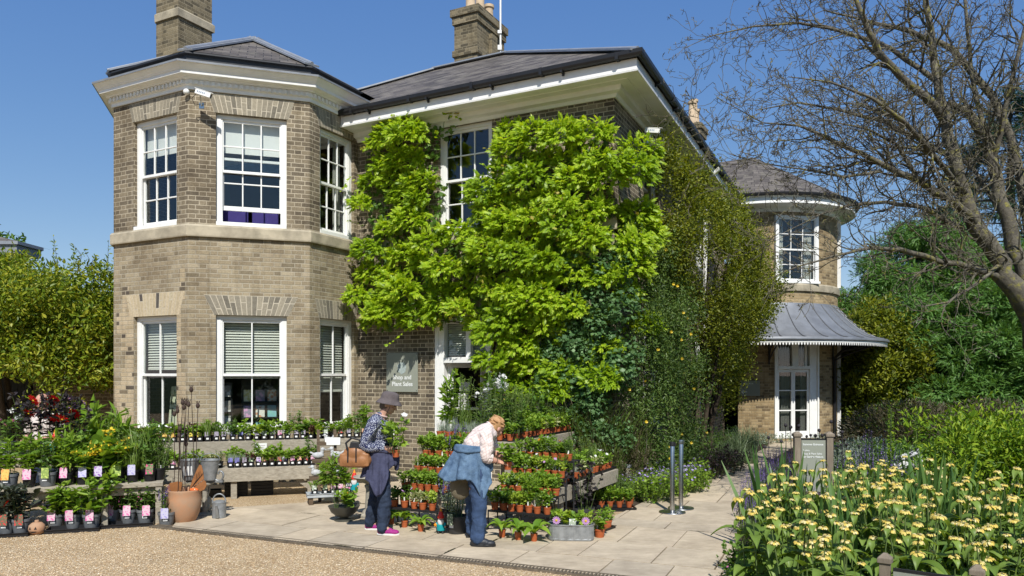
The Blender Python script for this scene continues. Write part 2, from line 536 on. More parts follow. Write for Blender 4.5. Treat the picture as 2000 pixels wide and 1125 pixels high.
def paving():
 mb = MB()
 ms = MB()
 rr = random.Random(3)
 d0 = Vector((0.917, -0.4)).normalized()
 d1 = Vector((0.4, 0.917)).normalized()
 org = G(336, 1033).xy
 b = 0.004
 while b < 17:
  h = rr.choice((0.45, 0.6, 0.6, 0.75, 0.9))
  a = -3.0 - rr.random()
  while a < 14:
   w = rr.choice((0.45, 0.6, 0.75, 0.9, 1.05))
   g = 0.007
   rect = [org + d0 * (a + g) + d1 * (b + g), org + d0 * (a + w - g) + d1 * (b + g), org + d0 * (a + w - g) + d1 * (b + h - g), org + d0 * (a + g) + d1 * (b + h - g)]
   rect = [tuple(r + Vector((rr.uniform(-1, 1), rr.uniform(-1, 1))) * 0.004) for r in rect]
   pc = clip(PAVE, rect)
   if len(pc) >= 3:
    area = abs(sum(pc[i][0] * pc[(i + 1) % len(pc)][1] - pc[(i + 1) % len(pc)][0] * pc[i][1] for i in range(len(pc)))) / 2
    if area > 0.004:
     z = 0.020 + rr.uniform(-0.0025, 0.0025)
     mb.prism(pc, 0.002, z)
     if rr.random() < .22 and area > .12:
      # moss and dirt along one joint
      i0, i1 = rr.choice(((0, 1), (1, 2)))
      p_, q_ = Vector(rect[i0]), Vector(rect[i1])
      e_ = (q_ - p_)
      n_ = Vector((e_.y, -e_.x)).normalized()
      u0 = rr.uniform(0, .5)
      u1 = u0 + rr.uniform(.25, .5)
      k_ = 14
      L_, R_ = [], []
      for j in range(k_ + 1):
       c_ = p_ + e_ * (u0 + (u1 - u0) * j / k_) + n_ * .006
       w_ = rr.uniform(.004, .013) * math.sin(math.pi * (j + .5) / (k_ + 1)) ** .5
       L_.append((*(c_ + n_ * w_), .0265))
       R_.append((*(c_ - n_ * w_), .0265))
      if all(len(clip(PAVE, [(x - .01, y - .01), (x + .01, y - .01), (x + .01, y + .01), (x - .01, y + .01)])) >= 3 for x, y, _ in L_ + R_):
       ms.add(L_ + R_, [(j, j + 1, k_ + 2 + j, k_ + 1 + j) for j in range(k_)])
   a += w
  b += h
 o = mb.build('paving', M_SLAB)
 tag(o, kind='structure')
 tag(ms.build('joint_moss', plain('moss_dirt', (0.085, 0.075, 0.028), .95, 0, .5, 40, .6, 90)), 'dark moss and dirt lying in the joints of the stone paving', 'moss', kind='stuff')
paving()
# earth showing in the joints
sheet('paving_joints', PAVE, 0.008, plain('joint_earth', (0.16, 0.12, 0.07), 0.95, 0, 0.5, 9.0, 0.4))
def drain():
 a, b = G(300, 1029), G(1330, 1145)
 d = (b - a).normalized()
 n = Vector((-d.y, d.x, 0))
 t = thing('drain_channel', 'long dark slotted drain channel between gravel and stone paving', 'drain', a)
 mb = MB()
 ln = (b - a).length
 for off in (-0.058, 0.058):
  mb.beam(n * off + Vector((0, 0, 0.010)), d * ln + n * off + Vector((0, 0, 0.010)), 0.016, 0.028)
 mb.build('channel_frame', plain('rusty_steel', (0.22, 0.18, 0.13), 0.7, 0.4, 0.5, 20.0), t)
 mb = MB()
 k = 0.01
 while k < ln:
  mb.beam(d * k - n * 0.05 + Vector((0, 0, 0.012)), d * k + n * 0.05 + Vector((0, 0, 0.012)), 0.020, 0.016)
  k += 0.036
 mb.build('grate', MATS['rusty_steel'], t)
drain()
def pebbles():
 """loose stones lying on the gravel nearest the camera"""
 rs = np.random.RandomState(5)
 n = 42000
 X = rs.uniform(-6.2, 1.4, n)
 Y = 6.3 + 3.0 * rs.rand(n) ** 1.2
 a, b = G(336, 1033), G(1140, 1123)
 edge = a.y + (X - a.x) * (b.y - a.y) / (b.x - a.x)
 k = (Y < edge - 0.075) & (np.abs(X) < 0.72 * Y)
 X, Y = X[k], Y[k]
 n = len(X)
 base = np.array([(1, 0, 0), (0.2, 0.9, 0.1), (-0.9, 0.25, -0.05), (-0.25, -0.85, 0.08), (0.1, 0.05, 0.75), (0, 0, -0.7)])
 F = [(0, 1, 4), (1, 2, 4), (2, 3, 4), (3, 0, 4), (1, 0, 5), (2, 1, 5), (3, 2, 5), (0, 3, 5)]
 th = rs.uniform(0, 6.28, n)
 s = rs.uniform(0.0035, 0.0088, n)
 sx = s * rs.uniform(0.8, 1.5, n)
 P = np.zeros((n, 6, 3))
 bx = base[None, :, 0] * sx[:, None] * rs.uniform(0.8, 1.2, (n, 6))
 by = base[None, :, 1] * s[:, None] * rs.uniform(0.8, 1.2, (n, 6))
 P[:, :, 0] = X[:, None] + bx * np.cos(th)[:, None] - by * np.sin(th)[:, None]
 P[:, :, 1] = Y[:, None] + bx * np.sin(th)[:, None] + by * np.cos(th)[:, None]
 P[:, :, 2] = (s * 0.5)[:, None] + base[None, :, 2] * s[:, None] * 0.8
 mb = MB()
 mb.rep(P.reshape(-1, 3), F, n)
 m, nt, out = nodes('loose_stones')
 rnd = nd(nt, 'ShaderNodeNewGeometry').outputs['Random Per Island']
 c = ramp(nt, rnd, [(0.0, (0.36, 0.23, 0.12)), (0.2, (0.56, 0.40, 0.22)), (0.5, (0.66, 0.52, 0.33)), (0.8, (0.75, 0.64, 0.46)), (0.93, (0.42, 0.29, 0.18)), (1.0, (0.78, 0.71, 0.57))])
 principled(nt, out, c, 0.8, 0, None, 0.25)
 o = mb.build('loose_gravel', m, smooth=60)
 tag(o, 'loose honey coloured gravel stones scattered over the yard', 'gravel', kind='stuff')
pebbles()
# ------------------------------------------------------------------ the house
def wchild(o, parent):
 """child built in world coordinates of a thing that stands elsewhere"""
 o.parent = parent
 o.matrix_parent_inverse = parent.matrix_basis.inverted()
 return o
def frame_mat(p0, d, inset=0.0):
 """local frame of a wall: x along it (left to right from outside), y into the house, z up"""
 d = Vector((d.x, d.y, 0)).normalized()
 yi = Vector((-d.y, d.x, 0))
 m = Matrix(((d.x, yi.x, 0, 0), (d.y, yi.y, 0, 0), (0, 0, 1, 0), (0, 0, 0, 1)))
 return Matrix.Translation(Vector((p0.x, p0.y, 0)) + yi * inset) @ m
def wall_face(mb, p0, d, length, z0, z1, ops=(), depth=0.18, u0=0.0):
 """one brick face with openings (a0, a1, zb, zt) and their reveals"""
 mb.X = frame_mat(p0, d)
 xs = sorted({0.0, length, *[o[0] for o in ops], *[o[1] for o in ops]})
 zs = sorted({z0, z1, *[o[2] for o in ops], *[o[3] for o in ops]})
 def q(P, uv):
  mb.add(P, [(0, 1, 2, 3)], uv)
 for i in range(len(xs) - 1):
  for j in range(len(zs) - 1):
   xm, zm = (xs[i] + xs[i + 1]) / 2, (zs[j] + zs[j + 1]) / 2
   if any(o[0] < xm < o[1] and o[2] < zm < o[3] for o in ops):
    continue
   a, b, c, e = xs[i], xs[i + 1], zs[j], zs[j + 1]
   q([(a, 0, c), (b, 0, c), (b, 0, e), (a, 0, e)], [(u0 + a, c), (u0 + b, c), (u0 + b, e), (u0 + a, e)])
 for a, b, c, e in ops:
  D = depth
  q([(a, 0, c), (a, 0, e), (a, D, e), (a, D, c)], [(u0 + a, c), (u0 + a, e), (u0 + a + D, e), (u0 + a + D, c)])
  q([(b, D, c), (b, D, e), (b, 0, e), (b, 0, c)], [(u0 + b + D, c), (u0 + b + D, e), (u0 + b, e), (u0 + b, c)])
  q([(a, 0, e), (b, 0, e), (b, D, e), (a, D, e)], [(u0 + a, e), (u0 + b, e), (u0 + b, e + D), (u0 + a, e + D)])
  q([(a, D, c), (b, D, c), (b, 0, c), (a, 0, c)], [(u0 + a, c), (u0 + b, c), (u0 + b, c + D), (u0 + a, c + D)])
 mb.X = Matrix.Identity(4)
def sweep(mb, path, prof, closed_prof=False, end_caps=False):
 """a moulding: profile (offset outwards, z) carried along a path that runs left to right seen from outside"""
 n = len(path)
 rows = []
 for i in range(n):
  nn = []
  if i > 0:
   e = (path[i] - path[i - 1]).xy.normalized()
   nn.append(Vector((e.y, -e.x)))
  if i < n - 1:
   e = (path[i + 1] - path[i]).xy.normalized()
   nn.append(Vector((e.y, -e.x)))
  if len(nn) == 2:
   bis = (nn[0] + nn[1]).normalized()
   k = 1.0 / max(0.3, bis.dot(nn[0]))
  else:
   bis, k = nn[0], 1.0
  rows.append([(path[i].x + bis.x * o * k, path[i].y + bis.y * o * k, z) for o, z in prof])
 V = [p for r in rows for p in r]
 m = len(prof)
 F = []
 for i in range(n - 1):
  for j in range(m if closed_prof else m - 1):
   j2 = (j + 1) % m
   F.append((i * m + j, (i + 1) * m + j, (i + 1) * m + j2, i * m + j2))
 if end_caps:
  F.append(tuple(range(m)))
  F.append(tuple(reversed(range((n - 1) * m, n * m))))
 mb.add(V, F)
M_BLIND = plain('blind_slat', (0.62, 0.62, 0.55), 0.6, 0, 0.08, 3.0)
M_ROLLER = plain('roller_blind', (0.72, 0.72, 0.70), 0.7, 0, 0.05, 3.0)
M_CURTAIN = plain('curtain_cloth', (0.50, 0.49, 0.44), 0.8, 0, 0.2, 3.0)
M_ROOM = plain('room_wall', (0.20, 0.18, 0.15), 0.9, 0, 0.2, 1.0)
M_ROOMFL = plain('room_floor', (0.13, 0.09, 0.06), 0.8, 0, 0.3, 3.0)
def window(parent, p0, d, a0, a1, z0, z1, cols, rows, blind=None, openup=0.0, inset=0.125):
 """sliding sash window: frame mesh with its glass and blind as sub-parts"""
 X = frame_mat(p0 + d * a0, d, inset)
 w, h = a1 - a0, z1 - z0
 mb = MB()
 mb.X = X
 F = 0.075
 mb.box((F / 2, 0, z0 + h / 2), (F, 0.12, h))
 mb.box((w - F / 2, 0, z0 + h / 2), (F, 0.12, h))
 mb.box((w / 2, 0, z1 - 0.035), (w - 2 * F, 0.118, 0.07))
 mb.box((w / 2, -0.035, z0 + 0.03), (w - .004, 0.20, 0.065))
 mb.box((F + 0.012, -0.035, z0 + h / 2), (0.026, 0.03, h - 0.14))
 mb.box((w - F - 0.012, -0.035, z0 + h / 2), (0.026, 0.03, h - 0.14))
 gl = MB()
 gl.X = X
 zm = z0 + 0.06 + (h - 0.13) / 2
 for k in (0, 1):           # 0 lower sash (inner), 1 upper sash (outer)
  y = 0.03 if k == 0 else -0.012
  b, t = (z0 + 0.062 + openup, zm + 0.022 + openup) if k == 0 else (zm - 0.022, z1 - 0.07)
  x0, x1 = F, w - F
  st = 0.042
  rb = 0.075 if k == 0 else 0.045
  mb.box(((x0 + st / 2), y, (b + t) / 2), (st, 0.038, t - b))
  mb.box(((x1 - st / 2), y, (b + t) / 2), (st, 0.038, t - b))
  mb.box(((x0 + x1) / 2, y, b + rb / 2), (x1 - x0 - 2 * st, 0.0375, rb))
  mb.box(((x0 + x1) / 2, y, t - 0.022), (x1 - x0 - 2 * st, 0.0375, 0.044))
  ix0, ix1, iz0, iz1 = x0 + st, x1 - st, b + rb, t - 0.044
  for c in range(1, cols):
   mb.box((ix0 + (ix1 - ix0) * c / cols, y - 0.001, (iz0 + iz1) / 2), (0.022, 0.03, iz1 - iz0))
  for r in range(1, rows):
   mb.box(((ix0 + ix1) / 2, y - 0.002, iz0 + (iz1 - iz0) * r / rows), (ix1 - ix0, 0.028, 0.022))
  gl.box(((ix0 + ix1) / 2, y + 0.004, (iz0 + iz1) / 2), (ix1 - ix0 + 0.01, 0.004, iz1 - iz0 + 0.01))
 fr = wchild(mb.build('window', M_WHITE, None, bevel=0.004), parent)
 g = gl.build('window_glass', M_GLASS)
 g.parent = fr
 if blind:
  kind, zb = blind
  bb = MB()
  bb.X = X
  if kind == 'slats':
   z = z1 - 0.1
   while z > zb:
    bb.box((w / 2, 0.10, z), (w - 2 * F - 0.03, 0.048, 0.003), rx=math.radians(52))
    z -= 0.045
   bb.box((w / 2, 0.10, zb - 0.02), (w - 2 * F - 0.03, 0.03, 0.025))
   m = M_BLIND
  elif kind == 'roller':
   bb.box((w / 2, 0.09, (zb + z1 - 0.07) / 2), (w - 2 * F, 0.006, z1 - 0.07 - zb))
   m = M_ROLLER
  else:
   for side in (0, 1):
    n = 9
    cw = w * 0.2
    for i in range(n):
     x = F + cw * (i + 0.5) / n if side == 0 else w - F - cw * (i + 0.5) / n
     bb.lathe([(cw / n * 0.6, z0 + 0.1), (cw / n * 0.6, z1 - 0.1)], 8, (x, 0.16 + 0.015 * (i % 2), 0))
   m = M_CURTAIN
  o = bb.build('blind' if kind != 'curtain' else 'curtain', m)
  o.parent = fr
 return fr
def voussoirs(mb, p0, d, a0, a1, z, h, seed, flare=0.16):
 """flat arch of tapered bricks standing 4 mm proud of the wall"""
 rr = random.Random(seed)
 mb.X = frame_mat(p0, d)
 n = int(round((a1 - a0 + 0.1) / 0.078))
 hb = (a1 - a0) / 2 + 0.03
 mc = (a0 + a1) / 2
 mb.add([(mc - hb, -0.0025, z + .003), (mc + hb, -0.0025, z + .003), (mc + hb + flare, -0.0025, z + h - .004), (mc - hb - flare, -0.0025, z + h - .004)], [(0, 1, 2, 3)], None, 1)
 am = (a0 + a1) / 2
 for i in range(n):
  def xx(k, top):
   f = k / n * 2 - 1
   half = (a1 - a0) / 2 + 0.03
   return am + f * (half + (flare if top else 0))
  g = 0.0065
  split = rr.random() < 0.55
  hs = [(0, rr.choice((0.33, 0.66))), (None, 1)] if split else [(0, 1)]
  lo = 0.0
  for _, hi in hs:
   za, zb = z + 0.004 + h * lo, z + h * hi - 0.012
   fa, fb = lo, hi
   la = xx(i, 0) * (1 - fa) + xx(i, 1) * fa + g
   ra = xx(i + 1, 0) * (1 - fa) + xx(i + 1, 1) * fa - g
   lb = xx(i, 0) * (1 - fb) + xx(i, 1) * fb + g
   rb = xx(i + 1, 0) * (1 - fb) + xx(i + 1, 1) * fb - g
   y = -0.004 - rr.random() * 0.002
   mb.add([(la, y, za), (ra, y, za), (rb, y, zb), (lb, y, zb), (la, 0.01, za), (ra, 0.01, za), (rb, 0.01, zb), (lb, 0.01, zb)],
     [(0, 1, 2, 3), (0, 4, 5, 1), (1, 5, 6, 2), (2, 6, 7, 3), (3, 7, 4, 0)])
   lo = hi
 mb.X = Matrix.Identity(4)
def islandmat(name, stops, rough=0.9):
 m, nt, out = nodes(name)
 rnd = nd(nt, 'ShaderNodeNewGeometry').outputs['Random Per Island']
 c = ramp(nt, rnd, stops)
 oc = objco(nt)
 c = mixc(nt, 1.0, c, ramp(nt, noise(nt, oc, 30.0, 5.0, 0.7), [(0.25, (0.68, 0.66, 0.64)), (0.7, (1.1, 1.1, 1.08))]), 'MULTIPLY')
 principled(nt, out, c, rough, 0, bump(nt, noise(nt, oc, 55.0, 4.0), 0.4, 0.006), 0.2)
 return m
M_ARCHG = islandmat('grey_arch_brick', [(0.0, (0.17, 0.155, 0.125)), (0.5, (0.26, 0.235, 0.185)), (1.0, (0.36, 0.32, 0.245))])
M_MORTAR = plain('lime_mortar', (0.55, 0.49, 0.38), .95, 0, .2, 20)
M_ARCHP = islandmat('pale_arch_brick', [(0.0, (0.47, 0.39, 0.26)), (0.55, (0.54, 0.45, 0.31)), (0.9, (0.50, 0.43, 0.30)), (0.93, (0.10, 0.09, 0.08)), (1.0, (0.12, 0.10, 0.09))])
M_BRICKP = brickmat('pale_brick', [(0.0, (0.10, 0.085, 0.07)), (0.12, (0.16, 0.13, 0.09)), (0.16, (0.45, 0.37, 0.24)), (0.6, (0.53, 0.44, 0.30)), (1.0, (0.49, 0.40, 0.27))], (0.50, 0.43, 0.31))
house = thing('brick_house', 'two storey buff brick house with canted bay, slate roof and climbing plants', 'house', H(4, 4))
# corner points of the canted bay
W45 = (UU + VV).normalized()
pE = H(5.07, 0)
pR = pE - VV * 1.312
pL = pR - W45 * 1.94
pN = pL - UU * 1.90
D45 = (UU - VV).normalized()
pM = pN - D45 * 1.94
pK = pM + VV * 1.312
ZB, ZT = -0.05, 6.56
LOW = (0.84, 2.83)
UPP = (4.33, 6.20)
opC = [(1.90 - 1.36, 1.90 - 0.27)]
opD = [(0.43, 1.56)]
opS = [(0.26, 1.19)]
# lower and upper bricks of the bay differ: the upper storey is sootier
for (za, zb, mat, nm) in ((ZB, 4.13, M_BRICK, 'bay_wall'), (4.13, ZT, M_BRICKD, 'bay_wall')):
 mb = MB()
 hl = LOW if za < 1 else UPP
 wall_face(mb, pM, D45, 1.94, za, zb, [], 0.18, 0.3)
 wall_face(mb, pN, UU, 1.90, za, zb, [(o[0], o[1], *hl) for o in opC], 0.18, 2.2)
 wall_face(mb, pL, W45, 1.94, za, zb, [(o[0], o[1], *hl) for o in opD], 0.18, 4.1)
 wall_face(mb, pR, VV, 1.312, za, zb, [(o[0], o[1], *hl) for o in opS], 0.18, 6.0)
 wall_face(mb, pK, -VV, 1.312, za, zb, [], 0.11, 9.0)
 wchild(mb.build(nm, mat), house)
# front and side of the main block
mb = MB()
DOOR = (2.2, 3.28)
fo = lambda s0, s1: (5.07 - s1, 5.07 - s0)
wall_face(mb, H(5.07, 0), UU, 5.07, ZB, 6.36, [(*fo(*DOOR), 0.06, 2.83), (*fo(*DOOR), *UPP), (*fo(0.35, 1.43), 0.9, 2.83)], 0.12, 0)
wall_face(mb, H(0, 0), V2, 10.6, ZB, 6.36, [(1.75, 2.85, *UPP), (1.75, 2.85, 0.9, 2.83), (6.4, 7.5, 0.1, 2.83), (6.4, 7.5, *UPP)], 0.12, 5.07)
wall_face(mb, CORNER + V2 * 14.4, V2, 5.6, ZB, 6.36, [], 0.12, 5.07)
wall_face(mb, H(9.95, 19), -VV, 19, ZB, 6.36, [], 0.12, 1.0)
wall_face(mb, H(9.95, 0), UU, 0.24, ZB, 6.36, [], 0.12, 1.0)
wall_face(mb, H(0, 20), -UU, 9.95, ZB, 6.36, [], 0.12, 1.0)
wchild(mb.build('main_wall', M_BRICKM), house)
# windows
window(house, pN, UU, opC[0][0], opC[0][1], *LOW, 2, 1, ('slats', 1.95))
window(house, pL, W45, opD[0][0], opD[0][1], *LOW, 2, 1, ('slats', 1.80))
window(house, pR, VV, opS[0][0], opS[0][1], *LOW, 2, 1, ('slats', 1.55))
window(house, pN, UU, opC[0][0], opC[0][1], *UPP, 3, 2, ('roller', 5.62))
window(house, pL, W45, opD[0][0], opD[0][1], *UPP, 3, 2, ('roller', 5.60), openup=0.22)
window(house, pR, VV, opS[0][0], opS[0][1], *UPP, 3, 2, ('curtain', 0))
window(house, H(5.07, 0), UU, *fo(*DOOR), *UPP, 3, 2, None)
window(house, H(5.07, 0), UU, *fo(0.35, 1.43), 0.9, 2.83, 2, 1, ('slats', 1.8))
window(house, H(0, 0), V2, 1.75, 2.85, *UPP, 3, 2, ('roller', 5.4))
window(house, H(0, 0), V2, 1.75, 2.85, 0.9, 2.83, 2, 1, ('slats', 1.8))
window(house, H(0, 0), V2, 6.4, 7.5, *UPP, 3, 2, ('curtain', 0))
window(house, H(0, 0), V2, 6.4, 7.5, 0.1, 2.83, 2, 2, ('curtain', 0))
# arches over the openings
for va in ((pL, W45, *opD[0], LOW[1], 0.34, 2, .16), (pR, VV, *opS[0], LOW[1], 0.34, 3, 0.1), (pN, UU, *opC[0], UPP[1], 0.33, 5, 0.1), (pL, W45, *opD[0], UPP[1], 0.33, 5, 0.1),
   (pR, VV, *opS[0], UPP[1], 0.33, 5, 0.1), (H(5.07, 0), UU, *fo(*DOOR), UPP[1], 0.15, 6, 0.06), (H(5.07, 0), UU, *fo(*DOOR), 2.83, 0.33, 6, 0.12)):
 mb = MB()
 voussoirs(mb, *va)
 wchild(mb.build('window_arch', [M_ARCHG, M_MORTAR]), house)
mb = MB()
voussoirs(mb, pN, UU, opC[0][0] - 0.06, opC[0][1] + 0.04, LOW[1], 0.40, 9, 0.12)
wchild(mb.build('window_arch', [M_ARCHP, M_MORTAR]), house)
# pale replacement bricks round the lower window of the bay's left face
rr = random.Random(12)
for side in (0, 1):
 mb = MB()
 mb.X = frame_mat(pN, UU)
 z = 0.075 * 4
 while z < 3.35:
  z2 = z + 0.075 * rr.choice((2, 3, 4))
  if side == 0:
   a1 = opC[0][0]
   a0 = max(0.03, a1 - rr.choice((0.225, 0.34, 0.45, 0.5)))
  else:
   a0 = opC[0][1]
   a1 = min(1.885, a0 + rr.choice((0.11, 0.225)))
  if z > 2.9:
   a0, a1 = (opC[0][0] - 0.3, opC[0][0] - 0.12) if side == 0 else (opC[0][1] + 0.08, opC[0][1] + 0.2)
  mb.quad((a0, -0.003, z), (a1, -0.003, z), (a1, -0.003, z2), (a0, -0.003, z2), [(2.2 + a0, z), (2.2 + a1, z), (2.2 + a1, z2), (2.2 + a0, z2)])
  z = z2
 wchild(mb.build('pale_brick_patch', M_BRICKP), house)
# stone string course
mb = MB()
sp = [(0.002, 4.12), (0.05, 4.12), (0.055, 4.14), (0.055, 4.29), (0.03, 4.325), (0.002, 4.33)]
sweep(mb, [pK, pM, pN, pL, pR, pE - VV * 0.01], sp)
wchild(mb.build('string_course', M_STONE), house)
mb = MB()
sweep(mb, [H(5.0, 0), H(0, 0), CORNER + V2 * 10.3], sp)
wchild(mb.build('string_course', M_STONE), house)
# bay cornice with dentils
bay = [pK, pM, pN, pL, pR, pE]
mb = MB()
sweep(mb, bay, [(0.002, 6.54), (0.03, 6.54), (0.035, 6.60), (0.06, 6.61), (0.06, 6.685), (0.10, 6.69), (0.115, 6.72), (0.21, 6.735), (0.215, 6.79), (0.225, 6.79), (0.24, 6.815), (0.29, 6.87), (0.30, 6.885)])
for i in range(len(bay) - 1):
 p, q = bay[i], bay[i + 1]
 d = (q - p).normalized()
 ln = (q - p).length
 mb.X = frame_mat(p, d)
 n = int(ln / 0.088)
 for k in range(n):
  mb.box((ln * (k + 0.5) / n, -0.075, 6.648), (0.046, 0.036, 0.062))
 mb.X = Matrix.Identity(4)
wchild(mb.build('cornice', M_CREAM), house)
mb = MB()
sweep(mb, bay, [(0.30, 6.885), (0.315, 6.88), (0.32, 6.91), (0.10, 6.955), (0.04, 6.96)])
wchild(mb.build('cornice_flashing', M_LEAD), house)
mb = MB()
sweep(mb, bay, [(0.04, 6.955), (0.045, 7.10), (0.10, 7.105), (0.10, 7.13), (0.0, 7.15)])
wchild(mb.build('lead_upstand', M_DARKLEAD), house)
def roof_face(mb, P, ed):
 """slate face; texture runs along the eave direction ed and up the slope"""
 P = [Vector(p) for p in P]
 n = (P[1] - P[0]).cross(P[2] - P[0]).normalized()
 ed = Vector(ed).normalized()
 up = n.cross(ed).normalized()
 if up.z < 0:
  up = -up
 mb.add(P, [tuple(range(len(P)))], [((p - P[0]).dot(ed), (p - P[0]).dot(up)) for p in P])
# bay roof
def off_pts(path, o):
 out = []
 for i in range(1, len(path) - 1):
  e1, e2 = (path[i] - path[i - 1]).xy.normalized(), (path[i + 1] - path[i]).xy.normalized()
  n1, n2 = Vector((e1.y, -e1.x)), Vector((e2.y, -e2.x))
  b = (n1 + n2).normalized()
  k = o / b.dot(n1)
  out.append(Vector((path[i].x + b.x * k, path[i].y + b.y * k, 0)))
 return out
be = off_pts([pK] + bay[1:5] + [pE], 0.09)       # M N L R pushed out
be = [Vector((p.x, p.y, 7.14)) for p in be]
apex = H(7.39, -0.364, 8.46)
ridge_end = H(7.39, 4.2, 8.46)
endE = Vector((be[3].x, be[3].y, 7.14)) + VV * 6.0
endM = Vector((be[0].x, be[0].y, 7.14)) + VV * 6.0
mb = MB()
roof_face(mb, [be[0], be[1], apex], be[1] - be[0])
roof_face(mb, [be[1], be[2], apex], be[2] - be[1])
roof_face(mb, [be[2], be[3], apex], be[3] - be[2])
roof_face(mb, [be[3], endE, ridge_end, apex], VV)
roof_face(mb, [endM, be[0], apex, ridge_end], VV)
br = wchild(mb.build('bay_roof', M_SLATE), house)
mb = MB()
for p in be:
 a = apex + Vector((0, 0, 0.02))
 e = p + Vector((0, 0, 0.015))
 mb.beam(e, a, 0.26, 0.03)
 mb.tube([e + Vector((0, 0, 0.025)), a + Vector((0, 0, 0.025))], 0.03, 8)
mb.tube([apex + Vector((0, 0, 0.045)), ridge_end + Vector((0, 0, 0.045))], 0.035, 8)
mb.beam(apex + Vector((0, 0, 0.02)), ridge_end + Vector((0, 0, 0.02)), 0.26, 0.03)
hp = mb.build('roof_lead', M_LEAD, smooth=40)
wchild(hp, house)
# main roof
EO = 0.56
ZE, ZR, IN = 6.60, 9.14, 4.5
mb = MB()
e0, e1 = H(10.45, -EO, ZE), H(-EO, -EO, ZE)
e2, e3 = e1 + V2 * 21, H(10.45, 20.5, ZE)
r0, r1 = H(10.45 - IN, -EO + IN, ZR), H(-EO + IN, -EO + IN, ZR)
r2, r3 = r1 + V2 * 12, H(10.45 - IN, 20.5 - IN, ZR)
roof_face(mb, [e0, e1, r1, r0], UU)
roof_face(mb, [e1, e2, r2, r1], VV)
roof_face(mb, [e2, e3, r3, r2], -UU)
roof_face(mb, [e3, e0, r0, r3], -VV)
roof_face(mb, [r0, r1, r2, r3], UU)
wchild(mb.build('main_roof', M_SLATE), house)
mb = MB()
for a, b in ((e0, r0), (e1, r1), (r0, r1), (r1, r2)):
 z1 = Vector((0, 0, 0.02))
 mb.beam(a + z1, b + z1, 0.24, 0.03)
 mb.tube([a + z1 * 2, b + z1 * 2], 0.035, 8)
wchild(mb.build('roof_lead', M_LEAD, smooth=40), house)
# eaves of the main block
ev = [H(9.95, 18), H(9.95, 0), H(0, 0), CORNER + V2 * 20]
mb = MB()
sweep(mb, ev, [(0.002, 6.19), (0.03, 6.19), (0.06, 6.24), (0.14, 6.26), (0.15, 6.33), (0.155, 6.335), (0.30, 6.336), (0.305, 6.345), (0.495, 6.345)])
wchild(mb.build('soffit', M_CREAM), house)
mb = MB()
sweep(mb, ev, [(0.495, 6.345), (0.50, 6.33), (0.525, 6.335), (0.53, 6.365), (0.508, 6.385), (0.505, 6.53), (0.40, 6.56)])
wchild(mb.build('fascia', M_WHITE), house)
mb = MB()
sweep(mb, ev, [(0.51, 6.62), (0.512, 6.57), (0.53, 6.535), (0.565, 6.525), (0.60, 6.535), (0.618, 6.57), (0.62, 6.625), (0.61, 6.625), (0.56, 6.56)])
for i, (p, d, ln) in enumerate(((H(9.95, 0), UU, 9.95), (H(0, 0), V2, 18))):
 mb.X = frame_mat(p, d)
 k = 0.55
 while k < ln:
  mb.box((k, -0.56, 6.515), (0.035, 0.11, 0.03))
  mb.box((k, -0.52, 6.50), (0.03, 0.03, 0.06))
  mb.box((k + 0.9, -0.567, 6.573), (0.05, 0.122, 0.108))
  k += 1.25
 mb.X = Matrix.Identity(4)
wchild(mb.build('gutter', M_GUTTER), house)
# chimneys
M_POT = plain('chimney_pot_clay', (0.55, 0.42, 0.28), 0.8, 0, 0.3, 6.0)
def chimney(p, ws, wt, z0, z1, bands, pots, pilaster=False):
 """brick stack: corner p nearest the camera, ws to the left along the front, wt backwards"""
 mb = MB()
 q = [p - UU * ws, p, p + VV * wt, p - UU * ws + VV * wt]
 ds = [(q[0], UU, ws), (q[1], VV, wt), (q[2], -UU, ws), (q[3], -VV, wt)]
 for a, d, ln in ds:
  wall_face(mb, a, d, ln, z0, z1, [], 0.1, ln)
 for (zb, zt, o) in bands:
  loop = [q[0], q[1], q[2], q[3], q[0]]
  P = off_pts([q[3]] + loop + [q[1]], o)
  P = P[:5]
  for i in range(4):
   d = (P[i + 1] - P[i]).normalized()
   wall_face(mb, P[i], d, (P[i + 1] - P[i]).length, zb, zt, [], 0.1, i)
  for zz in (zb, zt):
   mb.add([(v.x, v.y, zz) for v in P[:4]], [(0, 1, 2, 3) if zz == zt else (3, 2, 1, 0)])
 if pilaster:
  mm = p + VV * (wt * 0.5 - 0.14)
  for a in (p + VV * (wt * 0.42),):
   wall_face(mb, a + UU * 0.09, VV, wt * 0.2, z0, z1 - 0.45, [], 0.1, 0.3)
   wall_face(mb, a, UU, 0.09, z0, z1 - 0.45, [], 0.1, 0.3)
   wall_face(mb, a + VV * wt * 0.2 + UU * 0.09, -UU, 0.09, z0, z1 - 0.45, [], 0.1, 0.3)
 st = mb.build('chimney', M_BRICKC)
 wchild(st, house)
 c = MB()
 for k in range(pots):
  pc = p - UU * ws * 0.5 + VV * (wt * (k + 0.5) / max(1, pots))
  r = 0.13
  h = (0.62, 0.75, 0.5)[k % 3]
  c.lathe([(r * 1.1, z1 - 0.05), (r * 1.05, z1 + 0.1), (r * 0.92, z1 + 0.12), (r * 0.85, z1 + h), (r * 1.08, z1 + h + 0.02), (r * 1.08, z1 + h + 0.09), (r * 0.8, z1 + h + 0.1), (r * 0.7, z1 + h - 0.2)], 16, (pc.x, pc.y, 0))
 if pots:
  o = c.build('chimney_pot', M_POT, smooth=40)
  o.parent = st
  o.matrix_parent_inverse = house.matrix_basis.inverted() @ Matrix.Identity(4)
  o.matrix_parent_inverse = Matrix.Identity(4)
 return st
M_BRICKC = brickmat('chimney_brick', [(0.0, (0.10, 0.088, 0.062)), (0.4, (0.19, 0.16, 0.105)), (1.0, (0.29, 0.245, 0.16))], (0.33, 0.28, 0.19), (0.6, 0.6, 0.55))
